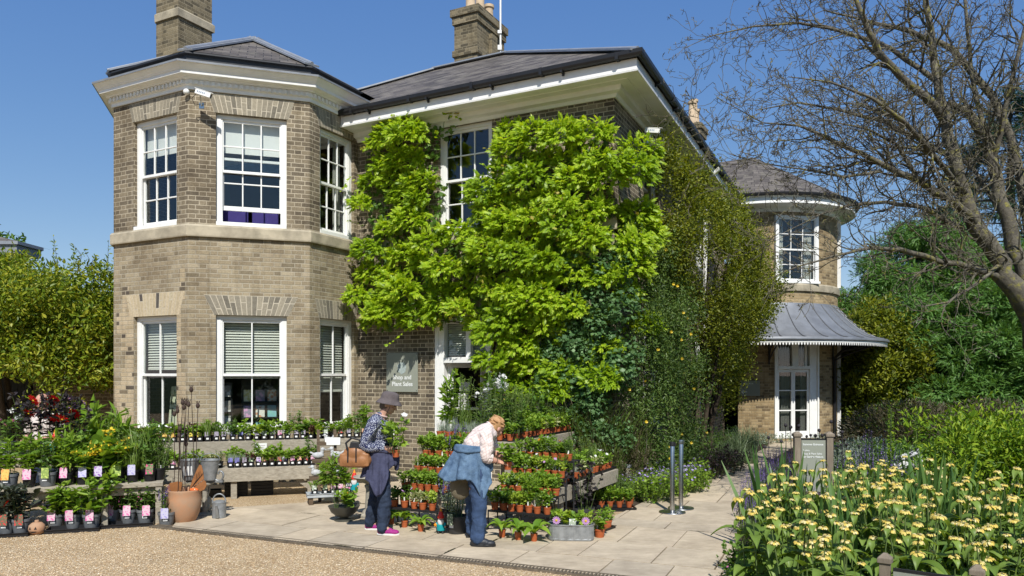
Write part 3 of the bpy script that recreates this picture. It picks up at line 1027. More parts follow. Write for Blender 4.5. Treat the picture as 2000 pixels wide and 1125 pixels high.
c1 = Vector((-0.4438 * 15.6, 15.6, 0))
st = chimney(c1, 0.68, 0.86, 6.8, 11.6, [(11.2, 11.35, 0.06)], 2)
mb = MB()
q = [c1 - UU * 0.68, c1, c1 + VV * 0.86, c1 - UU * 0.68 + VV * 0.86]
sweep(mb, [q[0], q[1], q[2], q[3], q[0]], [(0.003, 9.27), (0.04, 9.27), (0.045, 9.42), (0.003, 9.46)])
wchild(mb.build('stone_band', M_STONE), house)
c2 = Vector((-0.0463 * 18.5, 18.5, 0))
chimney(c2, 0.66, 1.42, 8.5, 10.9, [(9.75, 9.90, 0.04), (10.55, 10.72, 0.04), (10.74, 10.92, 0.08)], 3, True)
mb = MB()
ap = c2 + VV * 0.95 + UU * 0.14
mb.tube([ap + Vector((0, 0, 10.0)), ap + Vector((0, 0, 12.6))], 0.025, 8)
mb.box(ap + Vector((-0.02, 0, 10.2)), (0.1, 0.1, 0.12))
mb.box(ap + Vector((-0.02, 0, 10.6)), (0.1, 0.1, 0.08))
wchild(mb.build('aerial_mast', M_WHITE), house)
c3 = Vector((0.2497 * 24.0, 24.0, 0))
chimney(c3, 0.55, 0.7, 6.5, 9.9, [(9.5, 9.66, 0.05), (9.68, 9.84, 0.09)], 3)
# rooms behind the glass
mb = MB()
plan = [pM, pN, pL, pR, pE, H(0.1, 0.13), H(0.13, 12), H(9.6, 12), pK]
ins = [H(9.6, 0.2), pM + (UU * 0.12), pN + VV * 0.14, pL + VV * 0.14, pR - UU * 0.14, H(5.17, 0.13), H(0.14, 0.13), H(0.14, 18), H(9.6, 18)]
for zz in (0.05, 3.45, 3.8):
 mb.add([(p.x, p.y, zz) for p in ins], [tuple(range(len(ins)))])
mb.add([(p.x, p.y, 6.42) for p in ins], [tuple(range(len(ins)))])
wchild(mb.build('room_floor', M_ROOMFL), house)
mb = MB()
for a, b in ((H(9.6, 2.4), H(0.14, 2.4)), (H(4.4, 0.13), H(4.4, 2.4)), (H(1.8, 0.13), H(1.8, 2.4)), (H(2.2, 2.4), H(2.2, 18)), (H(2.2, 5), H(0.14, 5)), (H(9.6, -0.6), H(9.6, 2.4))):
 mb.add([(a.x, a.y, 0.05), (b.x, b.y, 0.05), (b.x, b.y, 6.42), (a.x, a.y, 6.42)], [(0, 1, 2, 3)])
wchild(mb.build('room_wall', M_ROOM), house)
# shop doorway: frame, transom light with blind, one glazed leaf standing open
X = frame_mat(H(5.07, 0) + UU * fo(*DOOR)[0], UU, 0.06)
w = 1.08
mb = MB()
mb.X = X
mb.box((0.06, 0, 1.44), (0.12, 0.14, 2.76))
mb.box((w - 0.06, 0, 1.44), (0.12, 0.14, 2.76))
mb.box((w / 2, 0, 2.78), (w - 0.24, 0.138, 0.09))
mb.box((w / 2, -0.012, 2.09), (w - 0.24, 0.16, 0.10))
mb.box((w * 0.56, 0, 2.43), (0.10, 0.10, 0.60))
mb.box((w / 2, -0.05, 0.075), (w - 0.2, 0.3, 0.05))
mb.box((-0.035, -0.065, 1.44), (0.07, 0.02, 2.76))
dfr = wchild(mb.build('door_frame', M_WHITE, bevel=0.005), house)
mb = MB()
mb.X = X
z = 2.71
while z > 2.17:
 mb.box((w / 2, 0.07, z), (w - 0.26, 0.045, 0.003), rx=math.radians(50))
 z -= 0.04
b_ = mb.build('blind', M_BLIND)
b_.parent = dfr
mb = MB()
mb.X = X
mb.box((w / 2, 0.02, 2.43), (w - 0.25, 0.005, 0.58))
g_ = mb.build('window_glass', M_GLASS)
g_.parent = dfr
leaf = X @ Matrix.Translation((0.13, 0.06, 0)) @ Matrix.Rotation(math.radians(58), 4, 'Z')
mb = MB()
mb.X = leaf
lw = 0.74
for x in (0.045, lw - 0.045):
 mb.box((x, 0, 1.07), (0.09, 0.045, 1.94))
for zz, hh in ((0.20, 0.2), (1.22, 0.05), (2.0, 0.08)):
 mb.box((lw / 2, 0, zz), (lw - 0.18, 0.044, hh))
dl = wchild(mb.build('door', M_WHITE, bevel=0.004), house)
mb = MB()
mb.X = leaf
mb.box((lw / 2, 0, 1.12), (lw - 0.17, 0.006, 1.7))
g_ = mb.build('window_glass', M_GLASS)
g_.parent = dl
mb = MB()
mb.X = leaf
mb.box((0.32, -0.012, 1.62), (0.2, 0.003, 0.16))
mb.box((0.30, -0.012, 1.36), (0.21, 0.003, 0.28))
n_ = mb.build('paper_notice', M_PAPER)
n_.parent = dl
# round bow at the far end of the side wall
BC = H(0, 12.5)
BR = 2.37
AX = math.atan2(UU.y, UU.x)
cam_ang = math.radians(252.2)
DA, DH = cam_ang + math.radians(30.0), math.radians(16.6)
def bowp(a, r, z=0.0):
 return Vector((BC.x + r * math.cos(a), BC.y + r * math.sin(a), z))
mb = MB()
N = 96
a_lo, a_hi = AX - math.pi / 2, AX + math.pi / 2
angs = sorted(set([a_lo + (a_hi - a_lo) * i / N for i in range(N + 1)] + [DA - 2 * math.pi * 0 - DH, DA + DH]))
lo = a_lo
norm = lambda a: (a - a_lo) % (2 * math.pi) + a_lo
d0, d1 = norm(DA - DH), norm(DA + DH)
angs = sorted(set([a_lo + (a_hi - a_lo) * i / N for i in range(N + 1)] + [d0, d1]))
for za, zb, op in ((ZB, 0.08, False), (0.08, 2.80, True), (2.80, 4.33, False), (4.33, 6.2, True), (6.2, 6.5, False)):
 for i in range(len(angs) - 1):
  a, b = angs[i], angs[i + 1]
  if op and d0 - 1e-6 <= a and b <= d1 + 1e-6:
   continue
  u0, u1 = a * BR, b * BR
  mb.add([bowp(a, BR, za), bowp(b, BR, za), bowp(b, BR, zb), bowp(a, BR, zb)], [(0, 1, 2, 3)], [(u0, za), (u1, za), (u1, zb), (u0, zb)])
M_BRICKY = brickmat('warm_brick', [(0.0, (0.17, 0.13, 0.08)), (0.25, (0.30, 0.225, 0.125)), (0.7, (0.39, 0.30, 0.17)), (1.0, (0.46, 0.36, 0.215))], (0.42, 0.34, 0.21))
wchild(mb.build('bow_wall', M_BRICKY), house)
# room wall inside the bow
mb = MB()
mb.add([bowp(a_lo, BR - 0.1, 0.05), bowp(a_hi, BR - 0.1, 0.05), bowp(a_hi, BR - 0.1, 6.4), bowp(a_lo, BR - 0.1, 6.4)], [(0, 1, 2, 3)])
for zz in (0.07, 3.5, 3.9, 6.42):
 mb.add([bowp(a_lo + (a_hi - a_lo) * i / 24, BR - 0.08, zz) for i in range(25)], [tuple(range(25))])
wchild(mb.build('room_wall', M_ROOM), house)
def arc_sweep(mb, prof, a0, a1, n=72):
 P = [[bowp(a0 + (a1 - a0) * i / n, BR + o, z) for o, z in prof] for i in range(n + 1)]
 V = [p for r in P for p in r]
 m = len(prof)
 mb.add(V, [(i * m + j, (i + 1) * m + j, (i + 1) * m + j + 1, i * m + j + 1) for i in range(n) for j in range(m - 1)])
mb = MB()
arc_sweep(mb, sp, a_lo, a_hi)
wchild(mb.build('string_course', M_STONE, smooth=35), house)
mb = MB()
arc_sweep(mb, [(0.002, 6.28), (0.04, 6.30), (0.06, 6.40), (0.09, 6.42), (0.44, 6.43), (0.45, 6.42), (0.475, 6.43), (0.475, 6.47), (0.46, 6.48), (0.46, 6.60), (0.50, 6.61), (0.50, 6.66), (0.45, 6.67)], a_lo, a_hi)
wchild(mb.build('cornice', M_CREAM, smooth=35), house)
mb = MB()
arc_sweep(mb, [(0.50, 6.66), (0.52, 6.62), (0.57, 6.62), (0.59, 6.66), (0.59, 6.70), (0.52, 6.70)], a_lo, a_hi)
wchild(mb.build('gutter', M_GUTTER, smooth=35), house)
mb = MB()
n = 40
for i in range(n):
 a, b = a_lo + (a_hi - a_lo) * i / n, a_lo + (a_hi - a_lo) * (i + 1) / n
 P = [bowp(a, BR + 0.56, 6.68), bowp(b, BR + 0.56, 6.68), bowp(b, 0.05, 8.42), bowp(a, 0.05, 8.42)]
 u0, u1 = a * 2.9, b * 2.9
 mb.add(P, [(0, 1, 2, 3)], [(u0, 0), (u1, 0), ((u0 + u1) / 2 + 0.01, 3.3), ((u0 + u1) / 2 - 0.01, 3.3)])
roof_face(mb, [bowp(a_hi, 0.05, 8.42), bowp(a_hi, BR + 0.56, 6.68), bowp(a_hi, BR + 0.56, 6.68) - UU * 6, bowp(a_hi, 0.05, 8.42) - UU * 6], UU)
roof_face(mb, [bowp(a_lo, BR + 0.56, 6.68), bowp(a_lo, 0.05, 8.42), bowp(a_lo, 0.05, 8.42) - UU * 6, bowp(a_lo, BR + 0.56, 6.68) - UU * 6], UU)
wchild(mb.build('bow_roof', M_SLATE), house)
# windows of the bow stand on the chord of their opening
ca, cb = bowp(d0, BR, 0), bowp(d1, BR, 0)
cd = (cb - ca).normalized()
cw = (cb - ca).length
window(house, ca, cd, 0.02, cw - 0.02, 4.33, 6.2, 3, 2, ('curtain', 0), inset=0.0)
X = frame_mat(ca, cd, 0.02)
mb = MB()
mb.X = X
mb.box((0.05, 0, 1.44), (0.10, 0.13, 2.72))
mb.box((cw - 0.14, 0.01, 1.44), (0.28, 0.11, 2.72))
mb.box((cw - 0.03, -0.03, 1.44), (0.05, 0.1, 2.72))
ow = cw - 0.28
mb.box((0.05 + ow / 2, 0, 2.76), (ow - 0.1, 0.128, 0.08))
mb.box((0.05 + ow / 2, -0.01, 2.02), (ow - 0.1, 0.14, 0.09))
mb.box((0.05 + ow / 2, 0, 0.105), (ow - 0.1, 0.128, 0.05))
mid = 0.1 + (ow - 0.1) * 0.5
mb.box((mid, 0, 2.39), (0.10, 0.10, 0.66))
mb.box((mid + 0.12, 0.02, 2.39), (0.1, 0.04, 0.66))
mb.box((mid + 0.4, 0.02, 2.39), (0.08, 0.04, 0.66))
for k in (0, 1):
 x0 = 0.1 + (ow - 0.1) * 0.5 * k
 x1 = x0 + (ow - 0.1) * 0.5
 for x in (x0 + 0.03, x1 - 0.03):
  mb.box((x, 0.01, 1.05), (0.058, 0.045, 1.84))
 mb.box(((x0 + x1) / 2, 0.01, 0.2), (x1 - x0 - 0.12, 0.043, 0.14))
 mb.box(((x0 + x1) / 2, 0.01, 1.93), (x1 - x0 - 0.12, 0.043, 0.08))
 for zz in (0.84, 1.39):
  mb.box(((x0 + x1) / 2, 0.01, zz), (x1 - x0 - 0.12, 0.04, 0.03))
fd = wchild(mb.build('french_door', M_WHITE, bevel=0.004), house)
mb = MB()
mb.X = X
mb.box((0.05 + ow / 2, 0.02, 1.44), (ow - 0.06, 0.005, 2.6))
g_ = mb.build('window_glass', M_GLASS)
g_.parent = fd
mb = MB()
mb.X = X
for i in range(10):
 mb.lathe([(0.028, 0.15), (0.028, 2.7)], 8, (0.32 + 0.026 * i, 0.14 + 0.018 * (i % 2), 0))
 mb.lathe([(0.028, 0.15), (0.028, 2.7)], 8, (0.92 + 0.026 * i, 0.14 + 0.018 * (i % 2), 0))
o = mb.build('curtain', plain('grey_curtain', (0.13, 0.13, 0.115), .9, 0, .2, 4))
o.parent = fd
# lead veranda canopy
prof = []
for i in range(15):
 t = i / 14
 prof.append((0.02 + 1.30 * t, 2.80 + 0.95 * (1 - t) ** 1.75))
under = [(o, z - 0.04) for o, z in prof]
mb = MB()
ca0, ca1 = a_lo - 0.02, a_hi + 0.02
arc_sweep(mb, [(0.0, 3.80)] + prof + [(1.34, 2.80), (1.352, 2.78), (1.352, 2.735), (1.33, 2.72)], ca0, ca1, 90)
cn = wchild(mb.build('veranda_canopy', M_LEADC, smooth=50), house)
mb = MB()
k = 0
while True:
 a = ca0 + 0.05 + k * 0.165
 if a > ca1:
  break
 mb.tube([bowp(a, BR + o, z + 0.01) for o, z in prof], 0.017, 6)
 k += 1
o = mb.build('standing_seam', plain('seam_lead', (0.16, 0.17, 0.19), 0.55, 0.2, 0.3, 5.0), smooth=40)
o.parent = cn
mb = MB()
arc_sweep(mb, [(1.305, 2.75), (1.305, 2.66), (1.29, 2.655), (1.29, 2.75)], ca0, ca1, 90)
n = 150
for i in range(n):
 a, b = ca0 + (ca1 - ca0) * i / n, ca0 + (ca1 - ca0) * (i + 0.72) / n
 mb.add([bowp(a, BR + 1.298, 2.66), bowp(b, BR + 1.298, 2.66), bowp(b * 0.75 + a * 0.25, BR + 1.298, 2.605), bowp(a * 0.5 + b * 0.5, BR + 1.298, 2.585), bowp(a * 0.75 + b * 0.25, BR + 1.298, 2.605)], [(0, 1, 2, 3, 4)])
arc_sweep(mb, [(0.0, 3.70)] + under, ca0, ca1, 60)
o = mb.build('valance', M_CREAM)
o.parent = cn
for da in (64, 96, 130, 10, -20):
 mb = MB()
 a = cam_ang + math.radians(da)
 mb.beam(bowp(a, BR + 0.03, 2.1), bowp(a, BR + 0.03, 2.75), 0.03, 0.03)
 pts = [bowp(a, BR + 0.03 + 1.2 * t, 2.2 + 0.45 * t ** 0.8) for t in (0, 0.15, 0.35, 0.6, 0.8, 1.0)]
 mb.tube(pts, 0.022, 6)
 pts = [bowp(a, BR + 0.05 + 0.5 * t, 2.3 + 0.34 * math.sin(t * 1.57)) for t in (0, 0.25, 0.5, 0.75, 1.0)]
 mb.tube(pts, 0.016, 6)
 o = mb.build('canopy_bracket', M_GUTTER)
 o.parent = cn
mb = MB()
a = cam_ang + math.radians(64.8)
p = bowp(a, BR + 0.06, 0)
mb.tube([p + Vector((0, 0, 0.0)), p + Vector((0, 0, 2.3)), bowp(a, BR + 0.3, 2.5), bowp(a, BR + 1.0, 2.62)], 0.045, 10)
for zz in (0.5, 1.7):
 mb.tube([p + Vector((0, 0, zz)), p + Vector((0, 0, zz + 0.06))], 0.056, 10)
wchild(mb.build('downpipe', M_GUTTER, smooth=40), house)
for a, z0, z1 in ((cam_ang + math.radians(80), 0.0, 2.72), (cam_ang + math.radians(80), 4.33, 6.3)):
 mb = MB()
 p = bowp(a, BR + 0.035, 0)
 mb.box(p + Vector((0, 0, (z0 + z1) / 2)), (0.11, 0.10, z1 - z0), rz=a)
 wchild(mb.build('downpipe', M_WHITE), house)
mb = MB()
for t in (5.85,):
 p = H(-0.08, t)
 mb.tube([p + Vector((0, 0, 0)), p + Vector((0, 0, 6.2)), H(-0.4, t, 6.45)], 0.05, 10)
wchild(mb.build('downpipe', M_WHITE, smooth=40), house)
# ------------------------------------------------------------------ leaf tools
RS = np.random.RandomState(11)
def T_oval(w=0.5, curl=0.10, lift=0.07):
 return np.array([(0, 0, 0), (w * .42, .28, lift), (w * .40, .66, lift * .6), (0, 1, -curl), (-w * .40, .66, lift * .6), (-w * .42, .28, lift)]), [(0, 1, 2, 3), (0, 3, 4, 5)]
def T_dia(w=0.45):
 return np.array([(0, 0, 0), (w * .5, .45, .05), (0, 1, -.08), (-w * .5, .45, .05)]), [(0, 1, 2, 3)]
def T_pinnate(k=4, lw=0.13, ll=0.42, droop=0.35):
 """compound leaf: k pairs of leaflets and one at the tip, hanging towards its end"""
 V, F = [], []
 for i in range(k * 2 + 1):
  if i == k * 2:
   t, a = 0.72, 0.0
  else:
   t, a = 0.12 + 0.6 * (i // 2) / k, (1 if i % 2 else -1) * math.radians(58 - 5 * (i // 2))
  b = np.array([0, t, -droop * t * t])
  d = np.array([math.sin(a), math.cos(a), -0.35 - 0.5 * droop])
  d /= np.linalg.norm(d)
  s = np.cross(d, (0, 0, 1))
  s /= np.linalg.norm(s)
  L = ll * (1 - 0.35 * abs(t - 0.4))
  n = len(V)
  V += [b, b + d * L * .4 + s * lw * .9, b + d * L, b + d * L * .4 - s * lw * .9]
  F.append((n, n + 1, n + 2, n + 3))
 return np.array(V), F
def T_maple(lobes=5):
 pts = [(0, 0, 0)]
 for i in range(lobes):
  a = math.radians(-100 + 200 * i / (lobes - 1))
  r = 0.62 if abs(a) > 0.3 else 0.8
  if i:
   a2 = math.radians(-100 + 200 * (i - 0.5) / (lobes - 1))
   pts.append((0.34 * math.sin(a2), 0.4 + 0.34 * math.cos(a2) * 0.8, 0.03))
  pts.append((r * math.sin(a) * 0.75, 0.35 + r * math.cos(a) * 0.8, -0.06))
 return np.array(pts), [tuple(reversed(range(len(pts))))]
def T_round(n=8, cup=0.12):
 pts = [(0, 0, 0)] + [(0.5 * math.sin(a), 0.5 - 0.5 * math.cos(a), cup) for a in [math.pi * 2 * (i + 0.5) / n for i in range(n)]]
 return np.array(pts), [tuple(range(n + 1))]
def T_blade(w=0.05, droop=0.5, seg=4):
 V, F = [], []
 for i in range(seg + 1):
  t = i / seg
  ww = w * (1 - t) ** 0.6 * 0.5 + 0.002
  y, z = t * (1 - 0.35 * droop * t), -droop * t * t * 0.75
  V += [(-ww, y, z), (ww, y, z)]
 for i in range(seg):
  F.append((2 * i, 2 * i + 1, 2 * i + 3, 2 * i + 2))
 return np.array(V), F
def unit(a):
 return a / np.maximum(np.linalg.norm(a, axis=-1, keepdims=True), 1e-9)
def put(mb, P, D, N, size, tpl, mat=None, wj=0.0, rs=RS):
 """place a template at points P, its length along D, its face towards N"""
 T, F = tpl
 P = np.asarray(P, float)
 n = len(P)
 if n == 0:
  return
 D = unit(np.asarray(D, float))
 N = np.asarray(N, float)
 X = np.cross(D, N)
 bad = np.linalg.norm(X, axis=1) < 1e-4
 X[bad] = np.cross(D[bad], (0.3, 0.5, 0.8))
 X = unit(X)
 Z = np.cross(X, D)
 s = np.broadcast_to(np.asarray(size, float), (n,))
 wx = s * (1 + rs.uniform(-wj, wj, n)) if wj else s
 V = P[:, None, :] + (T[None, :, 0] * wx[:, None])[..., None] * X[:, None, :] + (T[None, :, 1] * s[:, None])[..., None] * D[:, None, :] + (T[None, :, 2] * s[:, None])[..., None] * Z[:, None, :]
 mb.rep(V.reshape(-1, 3), F, n, mat)
def sph(n, rs=RS):
 return unit(rs.normal(size=(n, 3)))
def blob_leaves(mb, blobs, per_area, size, tpl, out=0.7, up=0.35, down=0.0, rnd=0.7, shell=(0.55, 1.05), hemi=None, mat=None, rs=RS, jit=0.3):
 """leaves over ellipsoid clumps; blobs = (centre, (rx, ry, rz))"""
 for c, r in blobs:
  r = np.array(r, float)
  area = 4 * math.pi * ((r[0] * r[1]) ** 1.6 / 3 + (r[0] * r[2]) ** 1.6 / 3 + (r[1] * r[2]) ** 1.6 / 3) ** (1 / 1.6)
  n = max(4, int(area * per_area))
  s = sph(n, rs)
  if hemi is not None:
   h = np.asarray(hemi, float)
   k = s @ h > -0.35
   s = s[k]
   n = len(s)
  f = rs.uniform(shell[0], shell[1], n)
  P = np.asarray(c, float) + s * r * f[:, None]
  D = s * out + np.array([0, 0, up - down]) + rs.normal(size=(n, 3)) * rnd
  N = s * 0.6 + np.array([0, 0, 0.8]) + rs.normal(size=(n, 3)) * 0.35
  put(mb, P, D, N, size * rs.uniform(1 - jit, 1 + jit, n), tpl, mat, 0.2, rs)
def in_poly(poly, x, y):
 c = False
 for i in range(len(poly)):
  x1, y1 = poly[i - 1]
  x2, y2 = poly[i]
  if (y1 > y) != (y2 > y) and x < (x2 - x1) * (y - y1) / (y2 - y1) + x1:
   c = not c
 return c
def front_sz(px, py, off):
 r = (px - CX) / FPX
 s = (CORNER.x - VV.x * off - r * (CORNER.y - VV.y * off)) / (UU.x - r * UU.y)
 Y = CORNER.y - UU.y * s - VV.y * off
 return s, CAMZ + (HY - py) / FPX * Y
# leaf colours
L_VINE = leafmat('vine_leaf', [(0.185, 0.315, 0.010), (0.28, 0.435, 0.014), (0.375, 0.525, 0.022), (0.48, 0.58, 0.05)], 0.45)
L_VINEY = leafmat('vine_young_leaf', [(0.33, 0.40, 0.05), (0.42, 0.42, 0.08), (0.46, 0.38, 0.10)], 0.4)
L_VINEG = leafmat('vine_green_leaf', [(0.15, 0.27, 0.010), (0.24, 0.38, 0.014), (0.34, 0.47, 0.02)], 0.42)
L_IVY = leafmat('blue_green_leaf', [(0.06, 0.14, 0.05), (0.11, 0.21, 0.075), (0.17, 0.29, 0.11)], 0.35)
L_OLIVE = leafmat('olive_leaf', [(0.05, 0.075, 0.008), (0.12, 0.16, 0.012), (0.215, 0.25, 0.02), (0.31, 0.33, 0.035)], 0.42)
L_YSHRUB = leafmat('yellow_green_leaf', [(0.06, 0.115, 0.012), (0.15, 0.23, 0.018), (0.27, 0.335, 0.028), (0.40, 0.40, 0.045)], 0.42)
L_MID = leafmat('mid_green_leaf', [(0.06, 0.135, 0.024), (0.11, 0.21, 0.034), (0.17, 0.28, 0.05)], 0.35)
L_FRESH = leafmat('fresh_green_leaf', [(0.13, 0.255, 0.025), (0.21, 0.345, 0.035), (0.30, 0.42, 0.06)], 0.4)
L_LIME = leafmat('lime_leaf', [(0.24, 0.37, 0.03), (0.33, 0.45, 0.05), (0.42, 0.50, 0.09)], 0.4)
L_DEEP = leafmat('deep_green_leaf', [(0.02, 0.055, 0.014), (0.04, 0.09, 0.02), (0.065, 0.125, 0.03)], 0.28)
L_CONIF = leafmat('conifer_spray', [(0.035, 0.11, 0.022), (0.085, 0.20, 0.038), (0.14, 0.275, 0.055), (0.20, 0.34, 0.08)], 0.32)
L_PINE = leafmat('pine_needle', [(0.012, 0.035, 0.014), (0.025, 0.06, 0.022), (0.04, 0.085, 0.03)], 0.2)
L_SILVER = leafmat('silver_leaf', [(0.22, 0.28, 0.20), (0.30, 0.36, 0.27), (0.40, 0.46, 0.37)], 0.25, tcol=(1, 1, 0.8))
L_DARK = leafmat('purple_black_leaf', [(0.018, 0.013, 0.016), (0.035, 0.028, 0.03), (0.06, 0.055, 0.05)], 0.12, tcol=(1.3, 0.7, 0.7))
L_GRASS = leafmat('grass_blade', [(0.09, 0.16, 0.025), (0.15, 0.24, 0.04), (0.22, 0.30, 0.07)], 0.35)
L_BROWNG = leafmat('brown_grass', [(0.06, 0.06, 0.022), (0.10, 0.085, 0.045), (0.15, 0.12, 0.07)], 0.3, tcol=(1.2, 1.1, 0.8))
L_SAGE = leafmat('sage_leaf', [(0.12, 0.20, 0.035), (0.175, 0.27, 0.05), (0.24, 0.34, 0.07)], 0.35)
L_IRIS = leafmat('sword_leaf', [(0.05, 0.12, 0.03), (0.09, 0.18, 0.045), (0.13, 0.23, 0.06)], 0.3)
F_YELLOW = leafmat('yellow_petal', [(0.74, 0.53, 0.09), (0.80, 0.65, 0.19), (0.80, 0.71, 0.38)], 0.3, tcol=(1.1, 1.0, 0.7))
F_CREAMY = leafmat('cream_calyx', [(0.42, 0.33, 0.15), (0.56, 0.47, 0.26), (0.50, 0.36, 0.24)], 0.2, tcol=(1, 1, 0.9))
F_LILAC = leafmat('lilac_petal', [(0.30, 0.22, 0.52), (0.40, 0.32, 0.62), (0.50, 0.44, 0.70)], 0.3, tcol=(1, 1, 1))
F_PURPLE = leafmat('purple_petal', [(0.11, 0.07, 0.24), (0.18, 0.12, 0.34), (0.27, 0.19, 0.45)], 0.3, tcol=(1, 1, 1))
F_WHITE = leafmat('white_petal', [(0.70, 0.70, 0.66), (0.80, 0.80, 0.78)], 0.3, tcol=(1, 1, 1))
F_RED = leafmat('red_petal', [(0.55, 0.006, 0.008), (0.70, 0.012, 0.012)], 0.3, tcol=(1.2, 1, 1))
F_ORANGE = leafmat('orange_petal', [(0.75, 0.20, 0.01), (0.80, 0.34, 0.02)], 0.3, tcol=(1.1, 1, 1))
F_GOLD = leafmat('golden_petal', [(0.74, 0.50, 0.02), (0.80, 0.62, 0.05)], 0.3, tcol=(1.1, 1, 1))
F_PINK = leafmat('pink_petal', [(0.62, 0.08, 0.26), (0.70, 0.20, 0.42), (0.72, 0.36, 0.58)], 0.3, tcol=(1.1, 1, 1))
F_MAUVE = leafmat('mauve_petal', [(0.50, 0.24, 0.55), (0.62, 0.38, 0.66)], 0.3, tcol=(1.1, 1, 1))
M_STEM = plain('green_stem', (0.10, 0.15, 0.04), 0.7, 0, 0.3, 20)
M_TWIG = plain('brown_stem', (0.065, 0.047, 0.03), 0.85, 0, 0.4, 20)
OUTW = np.array([-VV.x, -VV.y, 0.0])       # out of the front wall
SIDEW = np.array([UU.x, UU.y, 0.0])        # out of the side wall
# ------------------------------------------------------------------ climbers on the house
def wall_vine():
 rr = random.Random(21)
 rs = np.random.RandomState(21)
 pxp = [(683, 345), (700, 290), (722, 262), (760, 240), (800, 228), (866, 222), (876, 240), (850, 268), (838, 300), (846, 330), (860, 350), (846, 395), (846, 432), (905, 440), (912, 410), (928, 370),
   (955, 335), (966, 300), (962, 262), (974, 238), (1000, 226), (1050, 226), (1060, 248), (1130, 242), (1180, 236), (1205, 226), (1228, 226), (1238, 262), (1262, 288), (1290, 308), (1306, 355),
   (1304, 410), (1290, 440), (1296, 480), (1270, 505), (1250, 540), (1240, 600), (1215, 650), (1200, 700), (1190, 775), (1130, 760), (1090, 778), (1040, 782), (990, 772), (940, 764), (932, 748), (952, 722),
   (940, 698), (958, 668), (950, 646), (900, 640), (855, 640), (820, 632), (800, 642), (760, 640), (720, 642), (700, 630), (684, 606), (682, 570), (698, 540), (686, 510), (700, 480), (706, 440), (700, 400), (690, 380)]
 poly = [front_sz(a, b, 0.35) for a, b in pxp]
 ss = [p[0] for p in poly]
 zz = [p[1] for p in poly]
 t = thing('climbing_vine', 'large bright yellow green climbing vine covering the front wall around the shop door', 'vine', H(0.8, -0.25), 0)
 clumps = []
 tries = 0
 while tries < 6000:
  tries += 1
  s, z = rr.uniform(min(ss), max(ss)), rr.uniform(min(zz), max(zz))
  if not all(in_poly(poly, s + a, z + b) for a, b in ((.17, 0), (-.12 if s > .3 else 0, 0), (0, .14), (0, -.08))):
   continue
  if 2.1 < s < 3.42 and 4.3 < z < 6.2:
   continue
  if any((s - a) ** 2 + ((z - b) * 1.35) ** 2 < 0.41 ** 2 for a, b, _ in clumps):
   continue
  clumps.append((s, z, rr.uniform(0.65, 1.3)))
 mb = MB()
 tp = T_pinnate(4, 0.115, 0.46, 0.45)
 tm = T_maple(5)
 up = np.array([0, 0, 1.0])
 for s, z, k in clumps:
  # the vine turns round the corner of the house
  side = s < -0.02
  if side:
   c = np.array(H(-0.12 - .15 * rr.random(), rr.uniform(-.15, 0.55), z))
   ow = unit(SIDEW * 0.8 + OUTW * 0.6)
  else:
   c = np.array(H(s, -0.04 - 0.46 * rr.random() ** 1.6, z))
   ow = OUTW
  along = np.cross(ow, up)
  n = int(280 * k ** 1.7)
  vm = 0 if rr.random() < 0.72 else 2
  a = rs.uniform(-1, 1, n)
  e = rs.uniform(-0.42, 1.0, n)
  d = unit(along * a[:, None] * 1.25 + up * (e * 0.75)[:, None] + ow * rs.uniform(0.35, 1.0, n)[:, None])
  R_ = 0.37 * k * rs.uniform(0.35, 1.0, n) ** .6
  P = c + d * R_[:, None] * np.array([1, 1, 0.85])
  D = d * 0.9 + ow * 0.3 + rs.normal(size=(n, 3)) * 0.5
  D[:, 2] -= 0.15
  N = up * 0.75 + ow * 0.85 + rs.normal(size=(n, 3)) * 0.3
  m = rs.rand(n)
  f = m < 0.5
  put(mb, P[f], D[f], N[f], rs.uniform(0.085, 0.165, f.sum()), tp, vm)
  f = ~f
  put(mb, P[f], D[f] + np.array([0, 0, -0.3]), N[f] + ow * 0.6, rs.uniform(0.05, 0.11, f.sum()), tm, vm)
  if rr.random() < 0.25:
   n = 10
   put(mb, c + sph(n, rs) * 0.2 + ow * 0.18, sph(n, rs) + ow, sph(n, rs) + ow, rs.uniform(0.05, 0.09, n), tm, 1)
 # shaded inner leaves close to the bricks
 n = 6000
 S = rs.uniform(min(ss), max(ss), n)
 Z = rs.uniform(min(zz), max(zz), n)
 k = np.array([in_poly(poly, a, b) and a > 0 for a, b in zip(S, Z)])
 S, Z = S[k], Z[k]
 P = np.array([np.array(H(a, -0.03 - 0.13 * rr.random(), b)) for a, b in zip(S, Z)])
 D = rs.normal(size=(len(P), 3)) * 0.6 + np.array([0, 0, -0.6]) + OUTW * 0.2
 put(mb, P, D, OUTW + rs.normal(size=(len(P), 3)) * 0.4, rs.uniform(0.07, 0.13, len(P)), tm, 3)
 # trailing shoots at the edges
 for i in range(46):
  j = rr.randrange(len(poly))
  s, z = poly[j]
  if s < 0:
   continue
  p = Vector(H(s, -0.3, z))
  dv = Vector((rr.uniform(-1, 1), rr.uniform(-0.6, 0.1), rr.uniform(-1, 0.6))).normalized()
  L = rr.uniform(0.15, 0.45)
  q = np.array([np.array(p + dv * L * u + Vector((0, 0, -0.25 * L * u * u))) for u in np.linspace(0, 1, 9)])
  put(mb, q, rs.normal(size=(9, 3)) + np.array(dv), np.tile(OUTW + up, (9, 1)), rs.uniform(0.05, 0.09, 9), tm, 0 if rr.random() < 0.6 else 1)
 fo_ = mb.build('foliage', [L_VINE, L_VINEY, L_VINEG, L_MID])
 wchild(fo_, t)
 mb = MB()
